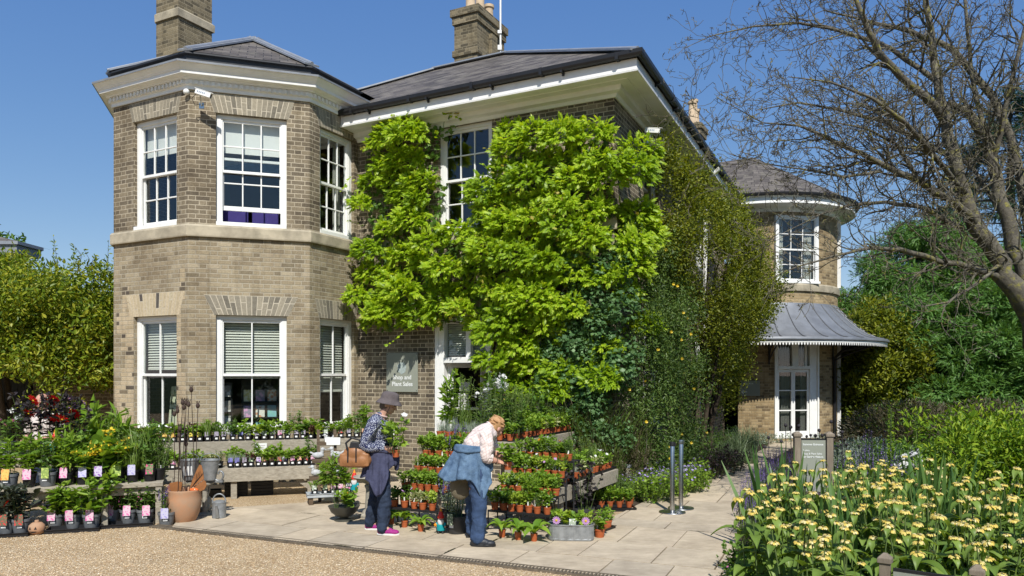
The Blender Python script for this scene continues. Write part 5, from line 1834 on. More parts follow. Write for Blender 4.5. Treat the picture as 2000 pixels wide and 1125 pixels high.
def mk_leafy(seed, mat, h, w, leaf, tpl, ns=9, k=7, out=1.0, flow=None):
 rs = np.random.RandomState(seed)
 mb = MB()
 mb.mi = 1
 st = stems_(mb, ns, h, w, rs)
 mb.mi = 0
 P, D = along(st, k, rs, 0.15)
 n = len(P)
 o = sph(n, rs)
 o[:, 2] *= 0.4
 put(mb, P, o * out + D * 0.3, UPV + rs.normal(size=(n, 3)) * 0.35, leaf * rs.uniform(.6, 1.2, n), tpl, 0, .15, rs)
 tips = np.array([t for _, _, t in st])
 n = len(tips) * 3
 put(mb, np.repeat(tips, 3, 0), sph(n, rs) * .8 + UPV * .6, UPV + rs.normal(size=(n, 3)) * .5, leaf * rs.uniform(.4, .8, n), tpl, 0, 0, rs)
 me = [('foliage', data(mb, 'foliage', [mat, M_STEM]))]
 if flow:
  fm, kind, nf, sz = flow
  FB = []
  whole = MB() if nf > 12 or kind == 'drop' else None
  def new():
   if whole is not None:
    return whole
   FB.append(MB())
   return FB[-1]
  if kind == 'daisy':
   for t in tips[rs.permutation(len(tips))[:nf]]:
    fb = new()
    c = t + np.array([rs.normal() * .015, rs.normal() * .015, 0.02])
    if sz > .035:
     c = t * np.array([1.25, 1.0, rs.uniform(.55, 1.08)]) + np.array([0, -.03 - .05 * rs.rand(), .02])
    ax = unit(np.array([rs.normal() * .4, -0.75 + rs.normal() * .3, 0.75]))
    u1 = unit(np.cross(ax, (0.2, 0.1, 1)))
    u2 = np.cross(ax, u1)
    for ring, kk, ss in ((0, 9, 1.0), (1, 7, .72)):
     an = np.linspace(0, 2 * math.pi, kk, endpoint=False) + ring * .3
     Dd = np.cos(an)[:, None] * u1 + np.sin(an)[:, None] * u2 + ax * (0.12 + .3 * ring)
     put(fb, np.tile(c, (kk, 1)), Dd, np.tile(ax, (kk, 1)), sz * ss, T_oval(0.5, 0.05), 0, 0, rs)
    fb.ball(c + ax * sz * .12, sz * .2, 8, 5)
    fb.M[-1][:] = 1
  elif kind == 'spike':
   for t in tips[rs.permutation(len(tips))[:nf]]:
    fb = new()
    L = sz * rs.uniform(.7, 1.2)
    d = unit(np.array([rs.normal() * .12, rs.normal() * .12, 1]))
    q = t + d[None, :] * np.linspace(-.25 * L, L, 26)[:, None]
    put(fb, q, sph(26, rs) + d * .2, sph(26, rs), 0.011 * rs.uniform(.7, 1.2, 26) * (1.3 - np.linspace(0, .8, 26)), T_round(5), 0, 0, rs)
  elif kind == 'drop':
   i = rs.permutation(n // 3 * 3)[:nf] % len(P)
   fb = whole
   put(fb, P[i] + o[i] * 0.03, np.tile((0, 0, -1.0), (len(i), 1)) + rs.normal(size=(len(i), 3)) * .25, sph(len(i), rs), sz * rs.uniform(.7, 1.2, len(i)), T_oval(.6), 0, 0, rs)
  elif kind == 'cluster':
   for t in tips[rs.permutation(len(tips))[:nf]]:
    fb = new()
    q = t + sph(22, rs) * np.array([1, 1, .6]) * sz
    put(fb, q, sph(22, rs) + UPV * .4, UPV + rs.normal(size=(22, 3)) * .4, sz * .55 * rs.uniform(.6, 1.2, 22), T_round(5), 0, 0, rs)
  elif kind == 'open':
   for t in tips[rs.permutation(len(tips))[:nf]]:
    fb = new()
    c = t + np.array([0, 0, .015])
    ax = unit(np.array([rs.normal() * .4, -.6 + rs.normal() * .3, .8]))
    u1 = unit(np.cross(ax, (0.2, 0.1, 1)))
    u2 = np.cross(ax, u1)
    an = np.linspace(0, 2 * math.pi, 5, endpoint=False)
    put(fb, np.tile(c, (5, 1)), np.cos(an)[:, None] * u1 + np.sin(an)[:, None] * u2 + ax * .25, np.tile(ax, (5, 1)), sz, T_round(6), 0, 0, rs)
  for fb in FB if whole is None else [whole]:
   me.append(('flower', data(fb, 'flower', fm if isinstance(fm, list) else [fm, F_GOLD])))
 return me
def mk_blades(seed, mat, h, n, w, droop, spread, upw=1.2):
 rs = np.random.RandomState(seed)
 mb = MB()
 a = rs.uniform(0, 6.28, n)
 q = spread * np.sqrt(rs.rand(n))
 P = np.stack([q * np.cos(a), q * np.sin(a), np.full(n, -0.005)], 1)
 D = np.stack([np.cos(a) * rs.uniform(.05, .9, n), np.sin(a) * rs.uniform(.05, .9, n), np.full(n, upw)], 1) + rs.normal(size=(n, 3)) * .1
 N = np.stack([np.cos(a), np.sin(a), np.full(n, .2)], 1) * -1
 put(mb, P, D, -N, h * rs.uniform(.6, 1.1, n), T_blade(w / h, droop), 0, 0, rs)
 return [('foliage', data(mb, 'foliage', [mat]))]
def mk_strap(seed, mat, L, n, w):
 rs = np.random.RandomState(seed)
 mb = MB()
 a = np.linspace(0, 6.28 * 2, n) + rs.uniform(-.3, .3, n)
 T, F = [], []
 seg = 5
 for i in range(seg + 1):
  t = i / seg
  ww = w * math.sin(math.pi * (0.12 + 0.88 * t) ** 1.1) * .5 + 0.004
  y, z = t * (1 - .25 * t), 0.35 * math.sin(t * 2.2) - .42 * t * t
  T += [(-ww, y, z + .04), (0, y, z), (ww, y, z + .04)]
 for i in range(seg):
  for k in (0, 1):
   F.append((3 * i + k, 3 * i + k + 1, 3 * i + 4 + k, 3 * i + 3 + k))
 P = np.zeros((n, 3))
 D = np.stack([np.cos(a), np.sin(a), rs.uniform(.15, .9, n)], 1)
 N = np.stack([np.zeros(n), np.zeros(n), np.ones(n)], 1) + rs.normal(size=(n, 3)) * .1
 put(mb, P, D, N, L * rs.uniform(.7, 1.1, n), (np.array(T), F), 0, 0, rs)
 return [('foliage', data(mb, 'foliage', [mat], 60))]
OV, OVN, RD, MP, DI = T_oval(.55), T_oval(.28), T_round(8), T_maple(5), T_dia(.5)
L_BRONZE = leafmat('bronze_purple_leaf', [(0.06, 0.02, 0.02), (0.10, 0.035, 0.03), (0.09, 0.07, 0.03)], .2)
L_VARI = leafmat('variegated_leaf', [(0.14, 0.22, 0.05), (0.42, 0.45, 0.22), (0.55, 0.55, 0.33)], .3)
PL = {}
def reg(key, fn, desc, n=3, **kw):
 PL[key] = ([fn(k, **kw) for k in range(100 + 10 * len(PL), 100 + 10 * len(PL) + n)], desc)
reg('bushy', lambda s: mk_leafy(s, L_FRESH, .13, .078, .05, OV, 13, 9), 'fresh green leafy plant')
reg('mid', lambda s: mk_leafy(s, L_MID, .12, .08, .05, RD, 10, 7), 'dark green round leaved plant')
reg('lime', lambda s: mk_leafy(s, L_LIME, .12, .07, .055, MP, 9, 6), 'lime green lobed leaved plant')
reg('gera', lambda s: mk_leafy(s, L_FRESH, .15, .085, .055, MP, 14, 6), 'green cut leaved plant')
reg('fine', lambda s: mk_leafy(s, L_MID, .17, .065, .028, OVN, 14, 12), 'fine leaved green plant')
reg('thyme', lambda s: mk_leafy(s, L_FRESH, .10, .07, .022, OV, 16, 12), 'low small leaved herb')
reg('lav', lambda s: mk_blades(s, L_SILVER, .13, 70, .004, .25, .03, 1.1), 'silvery lavender tuft')
reg('grass', lambda s: mk_blades(s, L_GRASS, .30, 90, .006, .7, .04, 1.2), 'arching grassy plant')
reg('bronze', lambda s: mk_leafy(s, L_BRONZE, .11, .075, .055, MP, 9, 6), 'bronze purple leaved plant')
reg('vari', lambda s: mk_leafy(s, L_VARI, .11, .075, .05, OV, 9, 7), 'cream and green variegated plant')
reg('pansy', lambda s: mk_leafy(s, L_FRESH, .12, .07, .04, OV, 9, 7, 1, (F_MAUVE, 'open', 2, .022)), 'green plant with mauve flowers')
reg('whitef', lambda s: mk_leafy(s, L_FRESH, .14, .08, .05, MP, 9, 6, 1, (F_WHITE, 'open', 2, .02)), 'green plant with white flowers')
reg('orangef', lambda s: mk_leafy(s, L_FRESH, .17, .08, .045, OVN, 9, 8, 1, ([F_ORANGE, F_GOLD], 'daisy', 1, .022)), 'green plant with one orange flower')
reg('tall', lambda s: mk_leafy(s, L_FRESH, .30, .07, .085, OVN, 8, 14), 'tall narrow leaved plant')
reg('tallmid', lambda s: mk_leafy(s, L_MID, .28, .09, .05, OV, 10, 12), 'tall bushy green plant')
reg('fennel', lambda s: mk_leafy(s, L_GRASS, .34, .10, .03, OVN, 18, 16), 'feathery tall green plant')
reg('alch', lambda s: mk_leafy(s, L_FRESH, .20, .11, .07, RD, 11, 5, 1, ([F_GOLD, L_LIME], 'cluster', 6, .028)), 'green plant with frothy yellow flowers')
reg('hyd', lambda s: mk_leafy(s, L_FRESH, .25, .14, .075, OV, 20, 11), 'bushy bright leaved shrub')
reg('fuch', lambda s: mk_leafy(s, L_MID, .28, .14, .058, OV, 22, 12, 1, ([F_PINK, F_RED], 'drop', 40, .024)), 'fuchsia with hanging pink flowers')
reg('dahl', lambda s: mk_leafy(s, L_DARK, .36, .16, .075, OV, 13, 8, 1, ([F_RED, F_GOLD], 'daisy', 5, .06)), 'dark leaved dahlia with red flowers')
reg('dahlm', lambda s: mk_leafy(s, L_DARK, .50, .17, .075, OV, 13, 7, 1, ([F_MAUVE, F_GOLD], 'daisy', 5, .038)), 'dark leaved dahlia with pale mauve flowers')
reg('dahlg', lambda s: mk_leafy(s, leafmat('grey_green_leaf', [(0.05, 0.065, 0.045), (0.085, 0.10, 0.07)], .2), .26, .15, .085, OV, 11, 10, 1, ([F_RED, F_GOLD], 'daisy', 1, .045)), 'grey green leaved dahlia')
reg('salv', lambda s: mk_leafy(s, L_MID, .22, .09, .035, OV, 12, 9, 1, ([F_PURPLE, F_LILAC], 'spike', 9, .11)), 'plant with purple flower spikes')
reg('pink', lambda s: mk_leafy(s, L_MID, .22, .12, .05, OV, 12, 8, 1, ([F_PINK, F_GOLD], 'daisy', 6, .022)), 'green plant with magenta flowers')
reg('white', lambda s: mk_leafy(s, L_MID, .34, .10, .05, OVN, 11, 10, 1, ([F_WHITE, F_CREAMY], 'cluster', 6, .035)), 'flat white flowered plant')
reg('strap', lambda s: mk_strap(s, L_FRESH, .23, 13, .26), 'rosette of long broad leaves')
reg('black', lambda s: mk_leafy(s, L_DARK, .34, .12, .045, MP, 14, 10), 'tall black leaved plant')
reg('lavender', lambda s: mk_leafy(s, L_SILVER, .26, .13, .035, OVN, 20, 8, 1, ([F_PURPLE, F_LILAC], 'spike', 16, .09)), 'lavender with purple flower spikes')
def cardmat(name, a, b, sc=45.0):
 m, nt, out = nodes(name)
 oc = objco(nt)
 v = nd(nt, 'ShaderNodeTexVoronoi', {'Vector': oc, 'Scale': sc})
 k = nd(nt, 'ShaderNodeMapRange', {'Value': v.outputs['Distance'], 'From Min': 0.35, 'From Max': 0.5}).outputs[0]
 c = mixc(nt, k, a, b)
 c = mixc(nt, math_(nt, 'MULTIPLY', noise(nt, oc, 90.0), 0.10), c, (0.8, 0.8, 0.75))
 principled(nt, out, c, 0.4, 0, None, 0.4)
 return m
CARDS = {
 'pink': cardmat('pink_picture_card', (0.62, 0.10, 0.32), (0.62, 0.42, 0.50)),
 'magenta': cardmat('magenta_picture_card', (0.55, 0.02, 0.16), (0.10, 0.16, 0.05)),
 'purple': cardmat('purple_picture_card', (0.20, 0.05, 0.36), (0.52, 0.46, 0.60)),
 'lilac': cardmat('lilac_picture_card', (0.30, 0.27, 0.58), (0.48, 0.47, 0.62)),
 'blue': cardmat('blue_picture_card', (0.09, 0.08, 0.34), (0.16, 0.15, 0.46)),
 'lime': cardmat('lime_picture_card', (0.50, 0.58, 0.12), (0.22, 0.32, 0.06)),
 'orange': cardmat('orange_picture_card', (0.75, 0.25, 0.03), (0.60, 0.42, 0.08)),
 'yellow': cardmat('yellow_picture_card', (0.75, 0.52, 0.03), (0.55, 0.45, 0.06)),
 'red': cardmat('red_picture_card', (0.60, 0.02, 0.02), (0.12, 0.10, 0.05)),
 'white': cardmat('white_picture_card', (0.72, 0.72, 0.70), (0.30, 0.36, 0.25)),
 'green': cardmat('green_picture_card', (0.55, 0.62, 0.42), (0.06, 0.11, 0.05)),
 'coral': cardmat('coral_picture_card', (0.70, 0.20, 0.14), (0.55, 0.36, 0.22)),
 'grey': cardmat('grey_picture_card', (0.36, 0.33, 0.38), (0.24, 0.20, 0.26)),
}
def card_mesh(w, h, corner=True):
 mb = MB()
 t = 0.0008
 mb.add([(-w / 2, -t, 0), (w / 2, -t, 0), (w / 2, -t, h * .92), (w * .42, -t, h), (-w * .42, -t, h), (-w / 2, -t, h * .92), (-w / 2, t, 0), (w / 2, t, 0), (w / 2, t, h * .92), (w * .42, t, h), (-w * .42, t, h), (-w / 2, t, h * .92)],
   [(0, 1, 2, 3, 4, 5), (11, 10, 9, 8, 7, 6), (0, 6, 7, 1), (1, 7, 8, 2), (2, 8, 9, 3), (3, 9, 10, 4), (4, 10, 11, 5), (5, 11, 6, 0)])
 return mb
CM = {}
for cn_, cm_ in CARDS.items():
 CM[cn_] = (data(card_mesh(.062, .075), 'picture_card', cm_), data(card_mesh(.085, .125), 'picture_card', cm_))
_mb = card_mesh(.014, .055)
TAGM = data(_mb, 'plant_tag', M_PAPER)
_mb = MB()
_mb.box((0, 0, 0), (.034, .0014, .026))
STICK = data(_mb, 'price_sticker', M_PAPER)
_mb = MB()
_mb.box((0, 0, 0), (.052, .0014, .034))
STICKB = data(_mb, 'price_sticker', M_PAPER)
def child(name, me, parent, loc=(0, 0, 0), rot=(0, 0, 0), sc=(1, 1, 1)):
 o = bpy.data.objects.new(name, me)
 col.objects.link(o)
 o.parent = parent
 o.location = loc
 o.rotation_euler = rot
 o.scale = sc
 return o
ORD = 'first second third fourth fifth sixth seventh eighth ninth tenth eleventh twelfth thirteenth fourteenth fifteenth sixteenth seventeenth eighteenth nineteenth twentieth'.split()
def nth(i):
 if i < 20:
  return ORD[i]
 t, u = divmod(i + 1, 10)
 b = {2: 'twenty', 3: 'thirty', 4: 'forty'}[t]
 return (b[:-1] + 'ieth') if u == 0 else b + '-' + ORD[u - 1]
PR = random.Random(99)
def potted(pot, plant, loc, label, group, face=0.0, card=None, tagon=False, sticker=False, sc=1.0, bigcard=False):
 """one pot with its plant, picture card and price sticker; copies share the mesh data"""
 me, r, h = POTS[pot]
 t = thing('potted_plant', label, 'potted plant', loc, face + PR.uniform(-.12, .12), group)
 child('pot', me, t)
 sets, _ = PL[plant]
 ps = PR.choice(sets)
 a = PR.uniform(0, 6.28)
 s = sc * PR.uniform(.9, 1.3)
 for nm, m_ in ps:
  child(nm, m_, t, (0, 0, h * .88), (PR.uniform(-.06, .06), PR.uniform(-.06, .06), a if nm == 'foliage' else a), (s, s, s * PR.uniform(.9, 1.12)))
 if card:
  big = 1 if bigcard else 0
  child('picture_card', CM[card][big], t, (PR.uniform(-.3, .3) * r * .6, -r * (.98 if pot == 'black' else 1.14 if bigcard else .9), h * (.62 if bigcard else .86)), (PR.uniform(-.22, .02), 0, PR.uniform(-.15, .15)))
 if tagon:
  child('plant_tag', TAGM, t, (PR.uniform(-.5, .5) * r, -r * .55, h * .85), (PR.uniform(-.25, .1), PR.uniform(-.2, .2), PR.uniform(-.4, .4)))
 if sticker:
  z = h * .52
  rr_ = r * (.76 + .18 * .55) if pot != 'black' else r * .885
  tilt = math.atan2(r * .18, h * .8)
  child('price_sticker', STICKB if pot.startswith('grey') or bigcard else STICK, t, (0, -rr_ - 0.0035, z), (-tilt * 0.9, 0, PR.uniform(-.08, .08)))
 return t
def row(p0, p1, n, pot, plants, where, group, face, cards=None, tagp=0.0, sticker=False, sc=1.0, jit=0.008, start=0, bigcard=False, what=None):
 p0, p1 = Vector(p0), Vector(p1)
 for i in range(n):
  if 2 < i < n - 2 and PR.random() < .05:
   continue
  u = (i + 0.5) / n
  p = p0.lerp(p1, u) + Vector((PR.uniform(-jit, jit), PR.uniform(-jit, jit), 0))
  pl = plants[i % len(plants)] if isinstance(plants, list) else PR.choice(plants)
  cd = None
  if cards:
   cd = cards[i % len(cards)] if isinstance(cards, list) else PR.choice(cards)
  desc = PL[pl][1]
  lab = f'{desc}, {nth(i + start)} from left {where}'
  potted(pot, pl, p, lab, group, face, cd, PR.random() < tagp, sticker, sc, bigcard)
POTWORD = {'terra': 'orange pot', 'terra_tall': 'narrow orange pot', 'terra_big': 'larger orange pot', 'black': 'black pot', 'blackround': 'round black pot', 'grey': 'grey pot', 'greybig': 'big grey pot', 'blackbig': 'charcoal pot'}
FACE_W = math.atan2(W45.y, W45.x)
FACE_U = math.atan2(UU.y, UU.x)
FACE_V = math.atan2(VV.y, VV.x)
def board(mb, p, q, h, th, z):
 """a plank on edge from p to q, its top at z"""
 p, q = Vector((p.x, p.y, z - h / 2)), Vector((q.x, q.y, z - h / 2))
 mb.beam(p, q, th, h)
def tray(p, q, depth, n_, label, group='black plant trays', h=0.045, mat=None):
 """shallow carrying tray, front edge from p to q"""
 p, q = Vector(p), Vector(q)
 d = (q - p)
 L = d.length
 t = thing('plant_tray', label, 'tray', p, math.atan2(d.y, d.x), group)
 mb = MB()
 mb.box((L / 2, depth / 2, 0.006), (L, depth, 0.008))
 for (a, b) in (((0, 0), (L, 0)), ((0, depth), (L, depth)), ((0, 0), (0, depth)), ((L, 0), (L, depth))):
  mb.beam((a[0], a[1], h / 2 + .002), (b[0], b[1], h / 2 + .002), 0.006, h)
 mb.beam((-.006, -.006, h), (L + .006, -.006, h), 0.016, 0.006)
 mb.beam((-.006, depth + .006, h), (L + .006, depth + .006, h), 0.016, 0.006)
 mb.build('tray_shell', mat or M_BLACK, t)
 return t
# ------------------------------------------------------------------ back bench in front of the bay
NB = Vector((-W45.y, W45.x, 0))
A1 = Vector((-2.98, 11.44, 0))
A0 = A1 - W45 * 2.35
U1 = A1 + NB * 0.45 + W45 * 1.30
U0 = A1 + NB * 0.45 - W45 * 2.80
def bench_boards(t, p0, p1, nrm, depth, z, face_h, legs, inset=0.0):
 mb = MB()
 board(mb, p0, p1, face_h, 0.04, z)
 wchild(mb.build('front_board', M_WOODG, bevel=0.004), t)
 n = 4
 for k in range(n):
  mb = MB()
  a = p0 + nrm * (0.03 + depth * (k + .5) / n)
  b = p1 + nrm * (0.03 + depth * (k + .5) / n)
  mb.beam(Vector((a.x, a.y, z - 0.02)), Vector((b.x, b.y, z - 0.02)), depth / n - 0.012, 0.028)
  wchild(mb.build('plank', M_WOODG, bevel=0.003), t)
 for u in legs:
  for kk in (0.06, depth - 0.04):
   c = p0.lerp(p1, u) + nrm * kk
   mb = MB()
   mb.box((c.x, c.y, (z - 0.04) / 2), (0.085, 0.085, z - 0.04), rz=math.atan2(nrm.y, nrm.x))
   wchild(mb.build('leg', M_WOODG, bevel=0.004), t)
bb = thing('plant_bench', 'two level weathered wooden bench of small pots before the bay', 'bench', A0.lerp(A1, .5))
bench_boards(bb, A0, A1, NB, 0.42, 0.46, 0.20, (0.05, 0.5, 0.965))
bench_boards(bb, U0, U1, NB, 0.45, 0.82, 0.19, (0.04, 0.5, 0.96))
mb = MB()
c = A1 - W45 * 0.09 + NB * 0.06
mb.beam(Vector((c.x, c.y, 0.12)) , Vector((c.x, c.y, 0.10)) - W45 * 0.30 + Vector((0, 0, 0.26)), 0.04, 0.07)
wchild(mb.build('brace', M_WOODG), bb)
colc = ['magenta', 'magenta', 'grey', 'white', 'coral', 'orange', 'orange', 'grey', 'yellow', 'yellow', 'grey', 'grey', 'grey', 'lilac', 'blue', 'grey', 'grey', 'white', 'grey', 'pink', 'green', 'grey', 'grey', 'yellow', 'coral', 'white', 'red', 'red', 'grey', 'white', 'coral', 'grey', 'green', 'magenta', 'grey']
g1 = 'small pots along the upper back bench'
row(U0 + NB * .07 + Vector((0, 0, .82)), U1 + NB * .07 + Vector((0, 0, .82)), 35, 'black',
 ['mid', 'mid', 'bronze', 'bushy', 'bushy', 'thyme', 'gera', 'mid', 'bushy', 'gera', 'grass', 'fine', 'thyme', 'mid', 'bushy', 'gera', 'lime', 'gera', 'bushy', 'thyme', 'bushy', 'gera', 'mid', 'bronze', 'lime', 'fine', 'bushy', 'orangef', 'tall', 'bushy', 'fine', 'tall', 'bushy', 'thyme', 'gera'],
 'in front, upper back bench', g1, FACE_W, colc, 0, True)
row(U0 + NB * .19 + Vector((0, 0, .82)), U1 + NB * .19 + Vector((0, 0, .82)), 30, 'black',
 ['mid', 'mid', 'mid', 'bushy', 'bronze', 'mid', 'bronze', 'bronze', 'bushy', 'gera', 'bushy', 'fine', 'bushy', 'lime', 'lime', 'gera', 'gera', 'bushy', 'tallmid', 'gera', 'bushy', 'mid', 'bronze', 'bushy', 'lime', 'tallmid', 'tall', 'bushy', 'tall', 'bushy'],
 'in rear, upper back bench', g1, FACE_W, None, .3, False, 1.15)
g2 = 'small pots along the lower back bench'
row(A0 + NB * .07 + Vector((0, 0, .46)), A1 + NB * .07 + Vector((0, 0, .46)), 24, 'black',
 ['bushy', 'thyme', 'fine', 'gera', 'bushy', 'thyme', 'gera', 'bushy', 'vari', 'vari', 'grass', 'lav', 'lav', 'lav', 'bronze', 'tall', 'gera', 'gera', 'lime', 'gera', 'bushy', 'gera', 'gera', 'tallmid'],
 'in front, lower back bench', g2, FACE_W, ['pink', 'pink', 'magenta', 'pink', 'magenta', 'pink', 'pink', 'magenta', 'green', 'green', 'blue', 'blue', 'blue', 'grey', 'green', 'purple', 'coral', 'coral', 'red', 'purple', 'pink', 'coral', 'red', 'pink'], 0, True, .95)
row(A0 + NB * .20 + Vector((0, 0, .46)), A1 + NB * .20 + Vector((0, 0, .46)), 18, 'black', ['lime', 'gera', 'lime', 'vari', 'bushy', 'lav', 'lav', 'fine', 'gera', 'gera', 'bushy', 'gera'], 'in rear, lower back bench', g2, FACE_W, None, 0, False, 1.05)
for k, (u, n_) in enumerate(((0.44, 5), (0.60, 5), (0.28, 2))):
 for j in range(n_):
  c = A0.lerp(A1, u) + NB * 0.28 + Vector((0, 0, 0.002 + j * 0.05))
  tray(c, c + W45 * 0.32, 0.22, 0, f'empty black tray, {nth(j)} from the ground in the {("left", "right", "small")[k]} stack under back bench', 'empty trays stacked under the bench')
# ------------------------------------------------------------------ left bench
DL = Vector((0.927, 0.375, 0)).normalized()
NL = Vector((-DL.y, DL.x, 0))
B1 = Vector((-4.32, 9.31, 0))
B0 = B1 - DL * 2.0
lb = thing('plant_bench', 'weathered wooden bench of large potted perennials at far left', 'bench', B0.lerp(B1, .5))
mb = MB()
board(mb, B0, B1, 0.05, 0.035, 0.51)
wchild(mb.build('front_board', M_WOODG, bevel=0.004), lb)
for k in range(4):
 mb = MB()
 a, b = B0 + NL * (0.08 + .125 * k), B1 + NL * (0.08 + .125 * k)
 mb.beam(Vector((a.x, a.y, 0.50)), Vector((b.x, b.y, 0.50)), 0.115, 0.026)
 wchild(mb.build('plank', M_WOODG, bevel=0.003), lb)
for u in (0.62, 0.68, 0.975, 0.1):
 for kk in (0.03, 0.46):
  c = B0.lerp(B1, u) + NL * kk
  mb = MB()
  mb.box((c.x, c.y, 0.24), (0.07, 0.07, 0.48), rz=math.atan2(DL.y, DL.x))
  wchild(mb.build('leg', M_WOODG, bevel=0.004), lb)
mb = MB()
board(mb, B0 + NL * .05, B1 + NL * .05, 0.11, 0.025, 0.475)
wchild(mb.build('rail', M_WOODG, bevel=0.003), lb)
T0, T1 = B0 + NL * 0.52, B0 + NL * 0.52 + DL * 0.98
mb = MB()
board(mb, T0, T1, 0.05, 0.04, 0.84)
wchild(mb.build('front_board', M_WOODG, bevel=0.004), lb)
for k in range(3):
 mb = MB()
 a, b = T0 + NL * (0.08 + .125 * k), T1 + NL * (0.08 + .125 * k)
 mb.beam(Vector((a.x, a.y, 0.825)), Vector((b.x, b.y, 0.825)), 0.115, 0.026)
 wchild(mb.build('plank', M_WOODG, bevel=0.003), lb)
for u in (0.06, 0.93):
 for kk in (0.05, 0.34):
  c = T0.lerp(T1, u) + NL * kk
  mb = MB()
  mb.box((c.x, c.y, 0.405), (0.07, 0.07, 0.80), rz=math.atan2(DL.y, DL.x))
  wchild(mb.build('leg', M_WOODG, bevel=0.004), lb)
mb = MB()
board(mb, T0 + NL * .03, T1 + NL * .03, 0.10, 0.025, 0.80)
wchild(mb.build('rail', M_WOODG, bevel=0.003), lb)
FACE_L = math.atan2(DL.y, DL.x) - .1
ZL = Vector((0, 0, 0.516))
gl_ = 'large pots on the left bench'
fr = [(18, 'grey', 'tall', 'orange'), (57, 'blackround', 'tall', 'pink'), (93, 'grey', 'tallmid', 'lime'), (130, 'blackround', 'tall', 'pink'), (162, 'blackround', 'alch', 'lilac'), (194, 'blackround', 'alch', 'purple'),
  (230, 'blackround', 'alch', 'lime'), (259, 'blackround', 'grass', 'lilac'), (292, 'blackround', 'tallmid', 'magenta'), (-14, 'blackround', 'tallmid', 'pink')]
for i, (px, pot, pl, cd) in enumerate(fr):
 r = (px - CX) / FPX
 b = B0 + NL * 0.13
 u = (r * b.y - b.x) / (DL.x - r * DL.y)
 potted(pot, pl, b + DL * u + ZL, f'{PL[pl][1]} with {cd} card, {nth(i)} from left on left bench edge', gl_, FACE_L, cd, False, pot == 'grey', 1.3, True)
for i, (u, off, pl, s) in enumerate(((.1, .34, 'fennel', 1.0), (.26, .36, 'tall', 1.1), (.40, .35, 'tall', 1.1), (.52, .33, 'tallmid', 1.1), (.60, .38, 'alch', 1.25), (.69, .36, 'alch', 1.35), (.78, .36, 'fennel', 1.15), (.87, .36, 'grass', 1.5), (.95, .36, 'tallmid', 1.3), (.97, .22, 'fine', 1.6))):
 potted('blackround', pl, B0.lerp(B1, u) + NL * off + ZL, f'{PL[pl][1]}, {nth(i)} from left in back row of left bench', gl_, FACE_L, None, True, False, s * 1.35)
ZT_ = Vector((0, 0, 0.85))
for i, (px, off, pot, pl, s, cd) in enumerate(((66, .13, 'grey', 'dahl', 1.35, 'red'), (134, .13, 'grey', 'dahl', 1.35, 'red'), (100, .27, 'blackround', 'dahlm', 1.25, None), (12, .14, 'grey', 'pink', 1.0, None), (40, .26, 'blackround', 'white', .95, None), (150, .30, 'blackround', 'dahlm', .95, None))):
 r = (px - CX) / FPX
 b = T0 + NL * off
 u = (r * b.y - b.x) / (DL.x - r * DL.y)
 potted(pot, pl, b + DL * u + ZT_, f'{PL[pl][1]} on top step of left bench, {("front left", "front right end", "behind the middle", "far left end", "behind the magenta flowers", "back right end")[i]}', 'dahlias on the top step', FACE_L, cd, False, True, s, bool(cd))
# plants standing on the ground behind the end of the left bench
for i, (px, Y, pl, s) in enumerate(((215, 10.4, 'fennel', 3.1), (192, 10.3, 'fennel', 3.0), (238, 10.5, 'tall', 2.7), (262, 10.3, 'fennel', 2.3), (285, 10.1, 'tallmid', 2.5), (305, 10.0, 'fennel', 2.1), (178, 10.2, 'tall', 3.0), (225, 10.0, 'grass', 2.2))):
 p = W(px, 730, Y)
 p.z = 0.0
 potted('blackbig', pl, p, f'big {PL[pl][1]} behind left bench, {nth((2, 1, 4, 5, 6, 7, 0, 3)[i])} from left', 'tall pots behind the left bench', 0, None, False, False, s)
# pots in trays on the gravel before the left bench
gt_ = 'grey pots in trays on the gravel'
for k, (pxs, y, pl, cd) in enumerate((((104, 139, 174), 1037, 'hyd', 'pink'), ((214, 247, 280), 1027, 'fuch', 'pink'), ((-24, 8, 36), 1047, 'dahlg', 'red'))):
 a, b = G(pxs[0] - 17, y + 7), G(pxs[2] + 18, y + 1)
 tray(a, b, 0.24, 0, f'black carrying tray on gravel holding three {("bushy shrubs", "fuchsias", "dahlias")[k]}')
 for i, px in enumerate(pxs):
  p = G(px, y - 3)
  p.y += 0.05
  p.z = 0.012
  potted('grey', pl, p, f'{PL[pl][1]}, {nth(i)} from left in {("middle", "right", "left")[k]} gravel tray', gt_, FACE_L, cd, False, True, 1.35, True)
potted('grey', 'salv', G(325, 1026), 'small purple salvia in grey pot beside the big terracotta jar', gt_, FACE_L, 'lilac', False, True, 1.0, True)
# ------------------------------------------------------------------ corner bench by the shop door
C0 = Vector((0.0, 9.65, 0))
CL_, CR_ = C0 - UU * 1.25, C0 + VV * 2.22
cb_t = thing('plant_bench', 'L shaped weathered wooden bench of herbs beside the shop door', 'bench', C0)
bench_boards(cb_t, CL_, C0, VV, 0.55, 0.97, 0.16, (0.06, 0.94))
bench_boards(cb_t, C0 + VV * 0.02, CR_, -UU, 0.62, 0.969, 0.16, (0.4, 0.95))
E0, E1 = Vector((0.52, 8.80, 0)), Vector((1.49, 10.68, 0))
bench_boards(cb_t, E0, E1, -UU, 0.66, 0.50, 0.18, (0.1, 0.93))
Z1 = Vector((0, 0, 0.97))
tray(CL_ + VV * .05 + Z1, C0 - UU * .28 + VV * .05 + Z1, 0.40, 0, 'black tray of silvery herbs on the bench beside shop door', 'trays on the corner bench', 0.03)
gh = 'orange herb pots on the upper corner bench'
